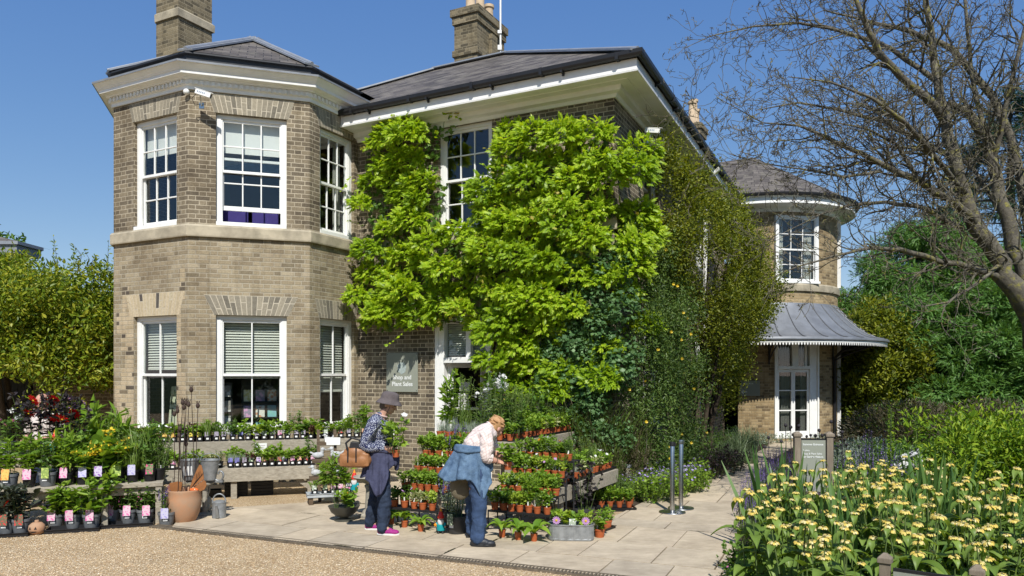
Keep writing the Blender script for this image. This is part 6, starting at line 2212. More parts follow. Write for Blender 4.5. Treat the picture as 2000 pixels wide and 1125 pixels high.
for k, (off, n_, pls) in enumerate(((.11, 8, ['lav', 'lav', 'lav', 'lav', 'lav', 'thyme', 'thyme', 'bushy']), (.22, 8, ['lav', 'lav', 'grass', 'lav', 'fine', 'fine', 'fine', 'tallmid']), (.34, 7, ['tall', 'fennel', 'fine', 'fennel', 'white', 'fennel', 'fennel']))):
 row(CL_ + VV * off + Z1 + Vector((0, 0, .012)), C0 + VV * off + Z1 + Vector((0, 0, .012)), n_, 'terra', pls, f'in {("front", "middle", "rear")[k]} row by the door', gh, FACE_U, None, .35, False, 1.0 + .35 * k)
tray(C0 + VV * .12 - UU * .02 + Z1, CR_ - UU * .02 + Z1, 0.5, 0, 'long black tray of herbs along the receding bench arm', 'trays on the corner bench', 0.03)
for k, (off, n_, pls) in enumerate(((.10, 17, ['bushy', 'fine', 'bushy', 'thyme', 'bushy', 'gera', 'bushy', 'lime', 'vari', 'bushy', 'lime', 'vari', 'bushy', 'lime']), (.25, 15, ['fine', 'bushy', 'fine', 'bushy', 'gera', 'lime']), (.42, 12, ['fennel', 'tallmid', 'fine', 'tallmid', 'fine', 'bushy']))):
 row(C0 + VV * .14 - UU * off + Z1 + Vector((0, 0, .012)), CR_ - UU * off + Z1 + Vector((0, 0, .012)), n_, 'terra', pls, f'in {("outer", "middle", "inner")[k]} row, upper bench arm', gh, FACE_V, None, .5, False, 1.0 + .25 * k)
gh2 = 'orange herb pots on the lower corner bench'
Z2 = Vector((0, 0, 0.505))
tray(E0 - UU * .02 + VV * .25 + Z2, E1 - UU * .02 + Z2, 0.5, 0, 'long black tray on the lower receding bench arm', 'trays on the corner bench', 0.03)
for k, (off, n_, pls) in enumerate(((.10, 15, ['bushy', 'thyme', 'thyme', 'fine', 'lav', 'vari', 'thyme', 'bushy', 'lav', 'thyme', 'vari', 'whitef', 'whitef']), (.25, 13, ['bushy', 'fine', 'fennel', 'fine', 'grass', 'fine', 'bushy']), (.42, 11, ['fine', 'thyme', 'orangef', 'fine', 'bushy', 'thyme', 'fine']))):
 row(E0 + VV * .25 - UU * off + Z2 + Vector((0, 0, .012)), E1 - UU * off + Z2 + Vector((0, 0, .012)), n_, 'terra', pls, f'in {("outer", "middle", "inner")[k]} row, lower bench arm', gh2, FACE_V, None, .6, False, 1.0 + .1 * k)
# black wire staging
def staging(p, wid, label, steps):
 t = thing('wire_staging', label, 'plant stand', p)
 for i, (z, back) in enumerate(steps):
  a = p + VV * back
  b = a + UU * wid
  mb = MB()
  for k in range(7):
   o = VV * (0.03 * k)
   mb.tube([a + o + Vector((0, 0, z - .006)), b + o + Vector((0, 0, z - .006))], 0.004, 5)
  mb.beam(a + Vector((0, 0, z - .012)), b + Vector((0, 0, z - .012)), 0.012, 0.024)
  mb.beam(a + VV * .2 + Vector((0, 0, z - .012)), b + VV * .2 + Vector((0, 0, z - .012)), 0.012, 0.024)
  wchild(mb.build('shelf', M_GUTTER), t)
  for q in (a, b):
   mb = MB()
   mb.beam(q + Vector((0, 0, 0)), q + Vector((0, 0, z)), 0.016, 0.016)
   wchild(mb.build('leg', M_GUTTER), t)
 return t
STEPS = [(0.25, 0.0), (0.43, 0.23), (0.61, 0.46), (0.79, 0.69)]
S1 = G(755, 1030)
S1 = Vector((S1.x, S1.y, 0))
SW1 = 0.72
S2 = Vector((-0.28, 8.86, 0))
SW2 = 0.80
staging(S1, SW1, 'black stepped wire staging between the two shoppers', STEPS)
staging(S2, SW2, 'black stepped wire staging right of the bending shopper', STEPS)
gs = 'orange pots on the stepped staging'
SN = ('bottom', 'second', 'third', 'top')
P1 = [['mid', 'pansy', 'vari', 'vari', 'lime'], ['bushy', 'gera', 'gera', 'bushy', 'bushy', 'bushy'], ['thyme', 'bushy', 'bushy', 'gera', 'thyme', 'bushy'], ['gera', 'bushy', 'gera', 'lime', 'salv', 'bushy', 'gera']]
P2 = [['bushy', 'mid', 'lime', 'lime', 'tall', 'fine', 'bushy'], ['lime', 'mid', 'lime', 'gera', 'whitef', 'gera', 'lime', 'gera'], ['gera', 'bushy', 'whitef', 'lime', 'pansy', 'orangef', 'lime'], ['bushy', 'pansy', 'gera', 'orangef', 'pansy', 'bushy', 'fine']]
for (S, SW, PP, nm) in ((S1, SW1, P1, 'left'), (S2, SW2, P2, 'right')):
 for i, (z, back) in enumerate(STEPS):
  for rear in (0, 1):
   if rear and i in (0, 1) and nm == 'left':
    pass
   a = S + VV * (back + .055 + .10 * rear) + Vector((0, 0, z))
   n_ = len(PP[i]) - rear
   row(a + UU * (.02 + .05 * rear), a + UU * (SW - .02 - .05 * rear), n_, 'terra', PP[i], f'{"in rear" if rear else "in front"}, {SN[i]} step, {nm} staging', gs, FACE_U, None, .75, False, .92 if i < 3 else .98, .016)
# rosettes on the paving
gr_ = 'broad leaved rosettes on the paving'
for i, (px, y) in enumerate(((764, 1027), (790, 1033), (822, 1041))):
 potted('terra_tall', 'strap', G(px, y), f'{PL["strap"][1]}, {nth(i)} from left under left staging', gr_, FACE_U, None, True, False, .95)
for i, (px, y) in enumerate(((981, 1052), (1012, 1057), (1043, 1060))):
 potted('terra_tall', 'strap', G(px, y), f'{PL["strap"][1]}, {nth(i)} from left under right staging', gr_, FACE_U, None, True, False, 1.05)
potted('blackbig', 'lavender', G(893, 1044), 'big charcoal pot of purple flowered lavender beside the bending shopper', 'large single pots', FACE_U, 'green', False, True, 1.3, True)
potted('blackbig', 'lavender', G(880, 1032), 'second charcoal pot of lavender half hidden behind the first one', 'large single pots', FACE_U, None, False, False, 1.2)
potted('blackbig', 'black', G(1085, 1028), 'tall black leaved plant in charcoal pot behind left of zinc trough', 'large single pots', FACE_U, None, False, False, 1.45)
potted('blackbig', 'black', G(1140, 1026), 'tall black leaved plant in charcoal pot behind right of zinc trough', 'large single pots', FACE_U, None, False, False, 1.45)
potted('terra_big', 'bushy', G(1171, 1052), 'bright bushy plant in orange pot right of the zinc trough', 'large single pots', FACE_U, None, True, False, 1.45)
potted('terra_big', 'bushy', G(1186, 1037) + Vector((0, 0.03, .012)), 'orange potted plant in small tray behind the trough end', 'large single pots', FACE_U, 'green', False, False, 1.0)
tray(G(1170, 1046), G(1202, 1034), 0.2, 0, 'small black tray on paving behind the trough end')
tray(G(1166, 1000), G(1243, 999), 0.26, 0, 'black tray of four herbs on paving right of the bench')
for i, px in enumerate((1176, 1193, 1211, 1230)):
 potted('terra', 'bushy', G(px, 994) + Vector((0, .07, .012)), f'leafy herb in orange pot, {nth(i)} from left in tray beside the path', 'herbs in the path side tray', 0, None, False, False, 1.35)
 potted('terra', 'fine', G(px + 3, 987) + Vector((0, .07, .012)), f'fine herb in orange pot, {nth(i)} from left in rear of path side tray', 'herbs in the path side tray', 0, None, False, False, 1.3)
# ------------------------------------------------------------------ signs, ornaments and fittings
M_SIGN = plain('grey_green_sign', (0.27, 0.285, 0.235), 0.5, 0, 0.06, 3.0)
M_LETTER = plain('white_lettering', (0.72, 0.74, 0.72), 0.5, 0, 0.03, 3.0)
M_DIMLET = plain('pale_blue_emblem', (0.42, 0.49, 0.47), 0.5, 0, 0.35, 60.0)
M_STEEL = plain('brushed_steel', (0.58, 0.58, 0.57), 0.28, 1.0, 0.12, 30.0)
M_ZINC = plain('galvanised_zinc', (0.33, 0.345, 0.35), 0.5, 0.45, 0.35, 14.0, 0.1, 40)
M_CLAY = plain('terracotta', (0.43, 0.225, 0.12), 0.85, 0, 0.3, 6.0, 0.2, 60, c2=(0.36, 0.24, 0.155))
M_CAST = plain('cast_stone', (0.38, 0.35, 0.285), 0.9, 0, 0.4, 18.0, 0.5, 60)
M_GREYST = plain('pale_grey_stone', (0.50, 0.51, 0.51), 0.85, 0, 0.35, 26.0, 0.4, 70)
M_POSTW = woodmat('grey_post_wood', (0.27, 0.225, 0.17), (0.15, 0.12, 0.09), 2)
def text(name, s, size, parent, loc, rot, mat, bold=0.0, align='CENTER', space=1.0):
 cu = bpy.data.curves.new(name, 'FONT')
 cu.body = s
 cu.size = size
 cu.align_x = align
 cu.extrude = 0.0012
 cu.offset = bold
 cu.space_line = space
 cu.materials.append(mat)
 o = bpy.data.objects.new(name, cu)
 col.objects.link(o)
 dg = bpy.context.evaluated_depsgraph_get()
 dg.update()
 me = bpy.data.meshes.new_from_object(o.evaluated_get(dg))
 me.name = name
 bpy.data.objects.remove(o)
 bpy.data.curves.remove(cu)
 o = bpy.data.objects.new(name, me)
 col.objects.link(o)
 o.parent = parent
 o.location = loc
 o.rotation_euler = rot
 return o
UPR = (math.radians(90), 0, 0)
# shop sign on the front wall
sg = thing('shop_sign', 'square grey green sign reading Shop and Plant Sales on brick wall', 'sign', H(4.045, -0.03, 1.875), FACE_U)
mb = MB()
mb.box((0, 0, 0), (0.69, 0.018, 0.71))
mb.build('sign_panel', M_SIGN, sg, bevel=0.003)
text('lettering', 'Shop and\nPlant Sales', 0.108, sg, (0.01, -0.0115, -0.125), UPR, M_LETTER, 0.0022, space=1.12)
mb = MB()
n = 26
out_ = []
for i in range(n):
 a = 2 * math.pi * i / n
 r = 0.105 * (1 + 0.07 * math.sin(7 * a + .5)) * (1 - 0.22 * max(0, math.sin(a)) ** 2)
 out_.append((r * math.cos(a) * .92, 0.09 + r * math.sin(a) * 1.12))
mb.add([(x, -0.0115, z) for x, z in out_], [tuple(range(n))])
mb.build('emblem', M_DIMLET, sg)
mb = MB()
for x in (-0.32, 0.32):
 for z in (-0.33, 0.33):
  mb.ball((x, -0.01, z), 0.008, 8, 5)
mb.build('screw', M_GUTTER, sg)
# sign on the bow wall
a = cam_ang + math.radians(-2.3)
p = bowp(a, BR + 0.03, 1.45)
ws = thing('wall_sign', 'small grey green wall sign with a white arrow beside the garden door', 'sign', p, a + math.pi / 2)
mb = MB()
mb.box((0, 0, 0), (0.55, 0.016, 0.42))
mb.build('sign_panel', M_SIGN, ws, bevel=0.003)
text('lettering', 'Garden offices', 0.055, ws, (-0.22, -0.010, 0.115), UPR, M_LETTER, 0.001, 'LEFT')
text('lettering', '& Reception', 0.042, ws, (-0.22, -0.010, 0.06), UPR, M_LETTER, 0.0004, 'LEFT')
mb = MB()
mb.box((-0.13, -0.010, -0.10), (0.14, 0.003, 0.026))
mb.box((-0.175, -0.0102, -0.074), (0.10, 0.003, 0.026), ry=math.radians(-42))
mb.box((-0.175, -0.0102, -0.126), (0.10, 0.003, 0.026), ry=math.radians(42))
mb.build('arrow', M_LETTER, ws)
def post_sign(name, label, p, rz, w, h, ztop, lines, k=1.0):
 t = thing(name, label, 'sign', p, rz)
 for x in (-w / 2 - 0.045, w / 2 + 0.045):
  mb = MB()
  mb.box((x, 0, (ztop + .02) / 2 - .05), (0.075 * k, 0.075 * k, ztop + .12))
  mb.box((x, 0, ztop + 0.035), (0.10 * k, 0.10 * k, 0.03))
  mb.box((x, 0, ztop + 0.065), (0.10 * k, 0.10 * k, 0.03), taper=0.25)
  mb.build('post', M_POSTW, t, bevel=0.003)
 mb = MB()
 mb.box((0, -0.01, ztop - h / 2 - 0.02), (w - .004, 0.014, h))
 mb.build('sign_panel', M_SIGN, t, bevel=0.002)
 mb = MB()
 mb.box((0, -0.01, ztop - 0.012), (w - .004, 0.02, 0.016))
 mb.build('top_edge', M_GUTTER, t)
 for (s, sz, x, z, b) in lines:
  text('lettering', s, sz, t, (x, -0.0185, ztop + z), UPR, M_LETTER, b, 'LEFT')
 return t
pm = W(1588, 730, 9.0)
pm.z = 0
post_sign('garden_sign', 'grey green direction sign between two wooden posts beside the path', pm, math.radians(-4), 0.285, 0.62, 1.08,
   [('Summer Entrance', 0.033, -0.125, -0.085, .0008), ('Toilets', 0.028, -0.125, -0.155, .0003), ('Shop & Plant Sales', 0.030, -0.125, -0.195, .0003), ('for Garden Visitors', 0.030, -0.125, -0.232, .0008)])
pm = W(1816, 730, 4.54)
pm.z = 0
post_sign('garden_sign', 'low grey sign between two capped posts half hidden by yellow flowers', pm, math.radians(-36), 0.40, 0.3, 0.655, [('Dry Garden', 0.034, -0.16, -0.09, .0008)], .8)
# steel queue posts on the path
for i, (px, y, nm) in enumerate(((1313, 1004, 'front'), (1330, 996, 'rear'))):
 p = G(px, y)
 p.z = 0.022
 t = thing('barrier_post', f'brushed steel barrier post on round base, the {nm} one of the pair', 'barrier post', p, 0, 'steel barrier posts on the path')
 mb = MB()
 mb.lathe([(0.172, 0), (0.175, 0.004), (0.172, 0.012), (0.05, 0.026), (0.036, 0.03)], 40)
 mb.build('base', M_STEEL, t, smooth=30)
 mb = MB()
 mb.lathe([(0.0315, 0.028), (0.0315, 0.90), (0.029, 0.905), (0.001, 0.906)], 24)
 mb.build('post', M_STEEL, t, smooth=40)
 mb = MB()
 mb.lathe([(0.0345, 0.875), (0.0345, 0.925), (0.033, 0.93), (0.001, 0.93)], 24)
 mb.box((0.034, 0, 0.90), (0.02, 0.03, 0.045))
 mb.build('belt_head', M_GUTTER if i == 0 else M_STEEL, t, smooth=40)
# low path light
p = W(1227, 730, 11.4)
p.z = 0
t = thing('path_light', 'short grey bollard light with pale lens among the lilac flowers', 'bollard light', p)
mb = MB()
mb.lathe([(0.05, 0), (0.05, 0.34), (0.045, 0.345)], 18)
mb.lathe([(0.052, 0.43), (0.054, 0.44), (0.054, 0.475), (0.05, 0.48)], 18)
mb.build('body', plain('grey_paint', (0.28, 0.31, 0.34), 0.5, 0, .15, 9), t, smooth=40)
mb = MB()
mb.lathe([(0.043, 0.34), (0.043, 0.435)], 18)
mb.build('lens', plain('cream_lens', (0.55, 0.53, 0.40), 0.3, 0, .1, 9), t, smooth=40)
# security cameras
def sec_cam(label, p, rz, tilt, L=0.30):
 t = thing('security_camera', label, 'security camera', p, rz)
 t.scale = (.78, .78, .78)
 mb = MB()
 mb.beam((-.02, 0, 0), (L, 0, 0), 0.095, 0.10)
 mb.beam((-.05, 0, 0.055), (L + .05, 0, 0.055), 0.108, 0.012)
 o = mb.build('housing', M_WHITE, t, bevel=0.01)
 o.rotation_euler = (0, tilt, 0)
 mb = MB()
 mb.beam((L, 0, 0), (L + 0.004, 0, 0), 0.075, 0.08)
 o2 = mb.build('lens', M_GUTTER, t)
 o2.rotation_euler = (0, tilt, 0)
 mb = MB()
 mb.tube([(0.06, 0.02, -0.04), (0.05, 0.08, -0.16), (0.03, 0.19, -0.22)], 0.016, 8)
 mb.box((0.03, 0.20, -0.22), (0.1, 0.02, 0.12))
 mb.build('bracket', M_STEEL, t)
 mb = MB()
 mb.tube([(-.02, 0.02, -.03), (-.12, .05, -.12), (-.08, .12, -.24), (0.0, .2, -.2)], 0.007, 6)
 mb.build('cable', M_GUTTER, t)
 mb = MB()
 for k in range(5):
  mb.box((0.03 + 0.036 * k, -0.0495, 0.005), (0.02, 0.004, 0.035))
 o3 = mb.build('marking', plain('faded_blue_mark', (0.25, 0.32, 0.42), 0.5), t)
 o3.rotation_euler = (0, tilt, 0)
 return t
pc = pL + W45 * 0.16 - NB * 0.28
sec_cam('white security camera on bracket under the bay cornice', (pc.x, pc.y, 6.42), FACE_W - 0.25, 0.30)
pc = H(-0.25, 0.85)
sec_cam('white security camera under the side eaves above the vine', (pc.x, pc.y, 5.88), -0.35, 0.15)
t = thing('alarm_box', 'small round white alarm box on brick beside the bay camera', 'alarm box', pL + W45 * -0.02 - NB * 0.05 + Vector((0, 0, 6.48)))
mb = MB()
mb.ball((0, 0, 0), (0.05, 0.05, 0.05), 14, 8)
mb.build('cover', M_WHITE, t, smooth=180)
# things inside the rooms
for k, x in enumerate((0.62, 1.12)):
 p = pL + W45 * (x + .09) + NB * 0.42
 t = thing('office_chair', f'purple chair back seen through the open bay window, {("left", "right")[k]} of the two', 'chair', (p.x, p.y, 3.8), FACE_W, 'purple chairs in the upper bay')
 mp = plain('purple_cloth', (0.055, 0.04, 0.20), 0.9, 0, .2, 12)
 mb = MB()
 mb.box((0, 0, 0.72), (0.44, 0.06, 0.40))
 mb.build('backrest', mp, t, bevel=0.09 if False else 0.028)
 mb = MB()
 mb.box((0, 0.24, 0.46), (0.46, 0.44, 0.07))
 mb.build('seat', mp, t, bevel=0.02)
 for sx in (-.19, .19):
  for sy in (.05, .42):
   mb = MB()
   mb.tube([(sx, sy, 0), (sx, sy, 0.43)], 0.012, 8)
   mb.build('leg', M_GUTTER, t)
cr = pL + W45 * 1.12 + NB * 0.62
t = thing('card_rack', 'dark rack of colourful greeting cards behind the bay window', 'card rack', (cr.x, cr.y, 0.05), FACE_W + .1)
mb = MB()
mb.box((0, 0.06, 0.9), (0.62, 0.04, 1.7))
for z in (0.75, 1.03, 1.31, 1.59):
 mb.box((0, 0, z - 0.012), (0.62, 0.1, 0.02))
mb.build('frame', M_GUTTER, t)
cc = ['coral', 'lilac', 'green', 'pink', 'orange', 'blue', 'white', 'lime', 'purple', 'magenta', 'yellow', 'grey']
k = 0
for z in (0.75, 1.03, 1.31):
 for x in (-0.2, 0.0, 0.2):
  mb = MB()
  mb.box((x, 0.0, z + 0.105), (0.15, 0.004, 0.205), rx=math.radians(-10))
  mb.build('greeting_card', cardmat('greeting_card_print', [(.55, .25, .12), (.2, .5, .45), (.62, .55, .2), (.6, .3, .5)][k % 4], [(.2, .45, .5), (.7, .68, .6), (.25, .2, .3), (.75, .72, .5)][(k * 3 + 1) % 4], 16.0), t)
  k += 1
cr = pL + W45 * 0.56 + NB * 0.40
t = thing('card_rack', 'narrow rack of pale cards at the left inside the bay window', 'card rack', (cr.x, cr.y, 0.05), FACE_W + .1)
mb = MB()
mb.box((0, 0.05, 0.85), (0.22, 0.03, 1.6))
mb.build('frame', M_GUTTER, t)
for z in (0.62, 0.88, 1.14, 1.40):
 mb = MB()
 mb.box((0, 0.0, z + 0.1), (0.16, 0.004, 0.19), rx=math.radians(-8))
 mb.build('greeting_card', cardmat('pale_card_print', (.62, .62, .60), (.25, .23, .2), 14.0), t)
pc = pN + UU * 1.12 + VV * 0.55
t = thing('display_board', 'cream board printed with dark green leaves leaning inside the window', 'board', (pc.x, pc.y, 0.75), FACE_U)
mb = MB()
mb.box((0, 0, 0.45), (0.72, 0.015, 0.85), rx=math.radians(-6))
mb.build('panel', plain('cream_board', (0.60, 0.62, 0.45), 0.7, 0, .05, 3), t)
mb = MB()
rr = random.Random(4)
for r_ in range(5):
 for c_ in range(6):
  x, z = -0.28 + .112 * c_, 0.13 + .16 * r_
  w = 0.03 + .015 * rr.random()
  pts = [(x + w * .5 * math.sin(u) * (1.2 if u < 3.14 else -1.0) * (1 if u < 3.14 else -1), 0, 0) for u in (0,)]
  L = [(x + w * math.cos(q) * (.55 if rr else 1), -0.012 - (z - .45) * math.tan(math.radians(6)) * -1 * -1, z + .055 * math.sin(q)) for q in np.linspace(0, 2 * math.pi, 10, endpoint=False)]
  mb.add([(a_, b_ - 0.002, c__) for a_, b_, c__ in L], [tuple(range(10))])
mb.build('leaf_print', plain('leaf_print_ink', (0.05, 0.07, 0.03), 0.8), t)
# ornaments at the corner of the left bench
def lathe_thing(name, label, cat, p, prof, mat, part, n=32, rz=0.0, smooth=50):
 t = thing(name, label, cat, p, rz)
 mb = MB()
 mb.lathe(prof, n)
 mb.build(part, mat, t, smooth=smooth)
 return t
pj = G(360, 1020)
pj.z = 0.0
jar = lathe_thing('terracotta_jar', 'big round terracotta jar holding rusty metal flower stakes', 'jar', pj, [(0.1202, 0), (0.129, 0.01), (0.1736, 0.11), (0.1994, 0.22), (0.2029, 0.3), (0.1913, 0.385), (0.1976, 0.4), (0.1922, 0.412), (0.1736, 0.405), (0.1691, 0.35), (0.0009, 0.34)], M_CLAY, 'jar_body')
M_RUST = plain('rusty_iron', (0.075, 0.05, 0.04), 0.8, 0.3, .4, 20)
rr = random.Random(2)
for i in range(11):
 x, y = rr.uniform(-.13, .10), rr.uniform(-.08, .1)
 hgt = (1.28, 1.12, 1.10, 1.06, 1.12, 1.08, 1.02, 0.98, 0.6, 0.72, 0.8)[i]
 lx = rr.uniform(-.05, .10)
 t = thing('metal_flower_stake', f'rusty metal seed head stake in the terracotta jar, {nth(i)} tallest or so' if False else f'rusty metal seed head on a thin stake in the terracotta jar', 'garden stake', pj + Vector((x, y, 0.345)), 0, 'rusty stakes in the terracotta jar')
 mb = MB()
 mb.tube([(0, 0, 0), (lx * .4, 0, hgt * .5), (lx, 0, hgt)], 0.0045, 5)
 mb.build('stake', M_RUST, t)
 mb = MB()
 mb.lathe([(0.004, 0), (0.02, 0.012), (0.026, 0.035), (0.018, 0.06), (0.012, 0.066)], 10, (lx, 0, hgt - .01))
 for q in range(6):
  mb.tube([(lx + .012 * math.cos(q), .012 * math.sin(q), hgt + .05), (lx + .024 * math.cos(q), .024 * math.sin(q), hgt + .085)], 0.004, 4)
 mb.build('seed_head', M_RUST, t, smooth=50)
def wing(mb, pts, th=0.006):
 n = len(pts)
 V = [(x, -th / 2, z) for x, z in pts] + [(x, th / 2, z) for x, z in pts]
 F = [tuple(range(n)), tuple(reversed(range(n, 2 * n)))] + [(i, n + i, n + (i + 1) % n, (i + 1) % n) for i in range(n)]
 mb.add(V, F)
t = thing('butterfly_ornament', 'rust coloured metal butterfly perched on the terracotta jar', 'ornament', pj + Vector((0.17, -0.03, 0.412)), 0.1)
M_WING = plain('rust_orange_metal', (0.33, 0.135, 0.045), 0.65, 0.2, .35, 9)
mb = MB()
wing(mb, [(-0.09, 0.01), (-0.055, 0.12), (0.0, 0.25), (0.03, 0.31), (0.055, 0.30), (0.075, 0.22), (0.085, 0.13), (0.05, 0.10), (-0.02, 0.05)])
mb.build('wing', M_WING, t)
mb = MB()
wing(mb, [(-0.06, 0.0), (0.0, 0.055), (0.085, 0.12), (0.11, 0.09), (0.115, 0.05), (0.09, 0.0), (0.05, -0.02), (0.0, -0.015)])
mb.build('wing', M_WING, t)
mb = MB()
for k in range(5):
 mb.tube([(-0.07, -0.006, 0.015), (-0.01 + .02 * k, -0.007, 0.11 + .02 * k), (0.0 + .02 * k, -0.006, 0.20 + .015 * (k % 3))], 0.002, 4)
mb.build('wing_vein', M_GUTTER, t)
mb = MB()
mb.ball((-0.03, -0.02, 0.0), (0.055, 0.025, 0.025), 14, 8)
mb.build('body', plain('orange_glaze', (0.72, 0.15, 0.035), 0.15, 0, .1, 9), t, smooth=180)
# butterfly's other ornament: wing pair left of the stakes
t = thing('butterfly_ornament', 'second rusty butterfly wing half hidden behind the flower stakes', 'ornament', pj + Vector((-0.10, -0.04, 0.405)), -0.1)
mb = MB()
wing(mb, [(0.08, 0.0), (0.10, 0.10), (0.04, 0.11), (-0.06, 0.09), (-0.10, 0.04), (-0.08, 0.0), (0.0, -0.02)])
mb.build('wing', M_WING, t)
def can(name, label, p, r, h, rz, spout=True):
 t = thing(name, label, 'watering can', p, rz)
 mb = MB()
 mb.lathe([(r, 0), (r * 1.02, 0.008), (r * 1.0, 0.016), (r, h * .96), (r * 1.03, h * .97), (r * 1.03, h), (r * .9, h), (r * .88, h * 1.06), (r * .5, h * 1.12), (r * .25, h * 1.13), (0.001, h * 1.12)], 30)
 mb.build('body', M_ZINC, t, smooth=40)
 mb = MB()
 mb.tube([(r * .95 * math.cos(q), 0, h * 1.0 + h * .52 * math.sin(q)) for q in np.linspace(0, math.pi, 14)], 0.009, 8)
 mb.build('handle', M_ZINC, t, smooth=60)
 if spout:
  mb = MB()
  mb.tube([(0, -r * .95, h * .12), (0.0, -r * 1.35, h * .5), (0.0, -r * 1.75, h * .92)], [0.026, 0.018, 0.013], 10)
  mb.build('spout', M_ZINC, t, smooth=60)
 return t
p = G(428, 1014)
p.z = 0.018
can('watering_can', 'small galvanised watering can standing on the paving by the jar', p, 0.085, 0.20, 0.15)
# pair of zinc buckets held on a scrolled stand, with a statue below
p = W(382, 730, 9.75)
p.z = 0
t = thing('statue', 'small cast stone animal statue on a square plinth behind the jar', 'statue', G(404, 1004))
mb = MB()
mb.box((0, 0, 0.03), (0.15, 0.15, 0.06))
mb.build('plinth', M_CAST, t, bevel=0.008)
mb = MB()
mb.ball((0, 0, 0.15), (0.065, 0.075, 0.10), 16, 10)
mb.ball((-0.01, -0.03, 0.26), (0.045, 0.055, 0.05), 14, 8)
mb.ball((0.03, 0.0, 0.33), (0.016, 0.014, 0.06), 10, 8)
mb.ball((-0.035, 0.0, 0.33), (0.016, 0.014, 0.06), 10, 8)
mb.ball((0.04, -0.06, 0.09), (0.025, 0.05, 0.04), 10, 8)
mb.ball((-0.04, -0.06, 0.09), (0.025, 0.05, 0.04), 10, 8)
o = mb.build('animal', M_CAST, t)
md = o.modifiers.new('remesh', 'REMESH')
md.mode = 'VOXEL'
md.voxel_size = 0.008
md.use_smooth_shade = True
t = thing('plant_pedestal', 'scrolled dark metal pedestal carrying two zinc buckets', 'pedestal', p)
mb = MB()
mb.lathe([(0.10, 0), (0.09, 0.03), (0.035, 0.06), (0.03, 0.25), (0.04, 0.40), (0.11, 0.42), (0.115, 0.44), (0.10, 0.445)], 20, (0.12, 0, 0))
mb.build('column', M_CAST, t, smooth=40)
mb = MB()
for sx in (-1, 1):
 q = []
 for k in range(26):
  a = k * 0.32
  r_ = 0.015 + .0045 * k
  q.append((0.12 + sx * (0.20 - r_ * math.cos(a) * .8), -0.02, 0.55 + r_ * math.sin(a)))
 mb.tube(q, 0.013, 6)
mb.beam((-.12, 0, .46), (0.36, 0, .46), 0.06, 0.03)
mb.build('scroll', M_ZINC, t, smooth=60)
for k, (x, rot, nm) in enumerate(((-0.06, -0.12, 'left'), (0.19, 0.16, 'right'))):
 b = thing('zinc_bucket', f'galvanised zinc bucket on the scrolled pedestal, the {nm} of two', 'bucket', p + Vector((x, -0.03, 0.478)), 0.2, 'zinc buckets on the pedestal')
 mb = MB()
 mb.lathe([(0.075, 0), (0.08, 0.004), (0.118, 0.25), (0.125, 0.255), (0.125, 0.265), (0.113, 0.262), (0.07, 0.02), (0.001, 0.015)], 26)
 o = mb.build('body', M_ZINC, b, smooth=40)
 mb = MB()
 mb.tube([(0.12 * math.cos(q), 0, 0.255 + 0.09 * math.sin(q)) for q in np.linspace(0, math.pi, 14)], 0.005, 6)
 mb.build('handle', M_ZINC, b, smooth=60)
 if k == 0:
  mb = MB()
  mb.box((0.0, -0.113, 0.13), (0.11, 0.003, 0.12), rx=math.radians(9))
  mb.build('label', M_PAPER, b)
 b.rotation_euler[1] = rot * .25
# terracotta lantern with a cut face
p = G(72, 1044)
t = thing('clay_lantern', 'small terracotta lantern with cut out face lying on the gravel', 'lantern', p, 0.1)
mb = MB()
mb.lathe([(0.04, 0.005), (0.07, 0.02), (0.088, 0.065), (0.08, 0.11), (0.05, 0.138), (0.025, 0.142), (0.022, 0.165), (0.015, 0.168)], 26)
mb.build('shell', M_CLAY, t, smooth=50)
mb = MB()
def on_ball(a, z, rr_=0.0895):
 return (rr_ * math.sin(a), -rr_ * math.cos(a), z)
for a in (-0.42, 0.30):
 mb.add([on_ball(a - .17, .072), on_ball(a + .17, .072), on_ball(a, .105, .086)], [(0, 1, 2)])
mb.add([on_ball(-0.5, .05, .087), on_ball(-.2, .036, .081), on_ball(.15, .036, .081), on_ball(.45, .05, .087), on_ball(.15, .050, .0875), on_ball(-.2, .050, .0875)], [(0, 1, 2, 3, 4, 5)])
mb.build('cut_out', M_GUTTER, t)
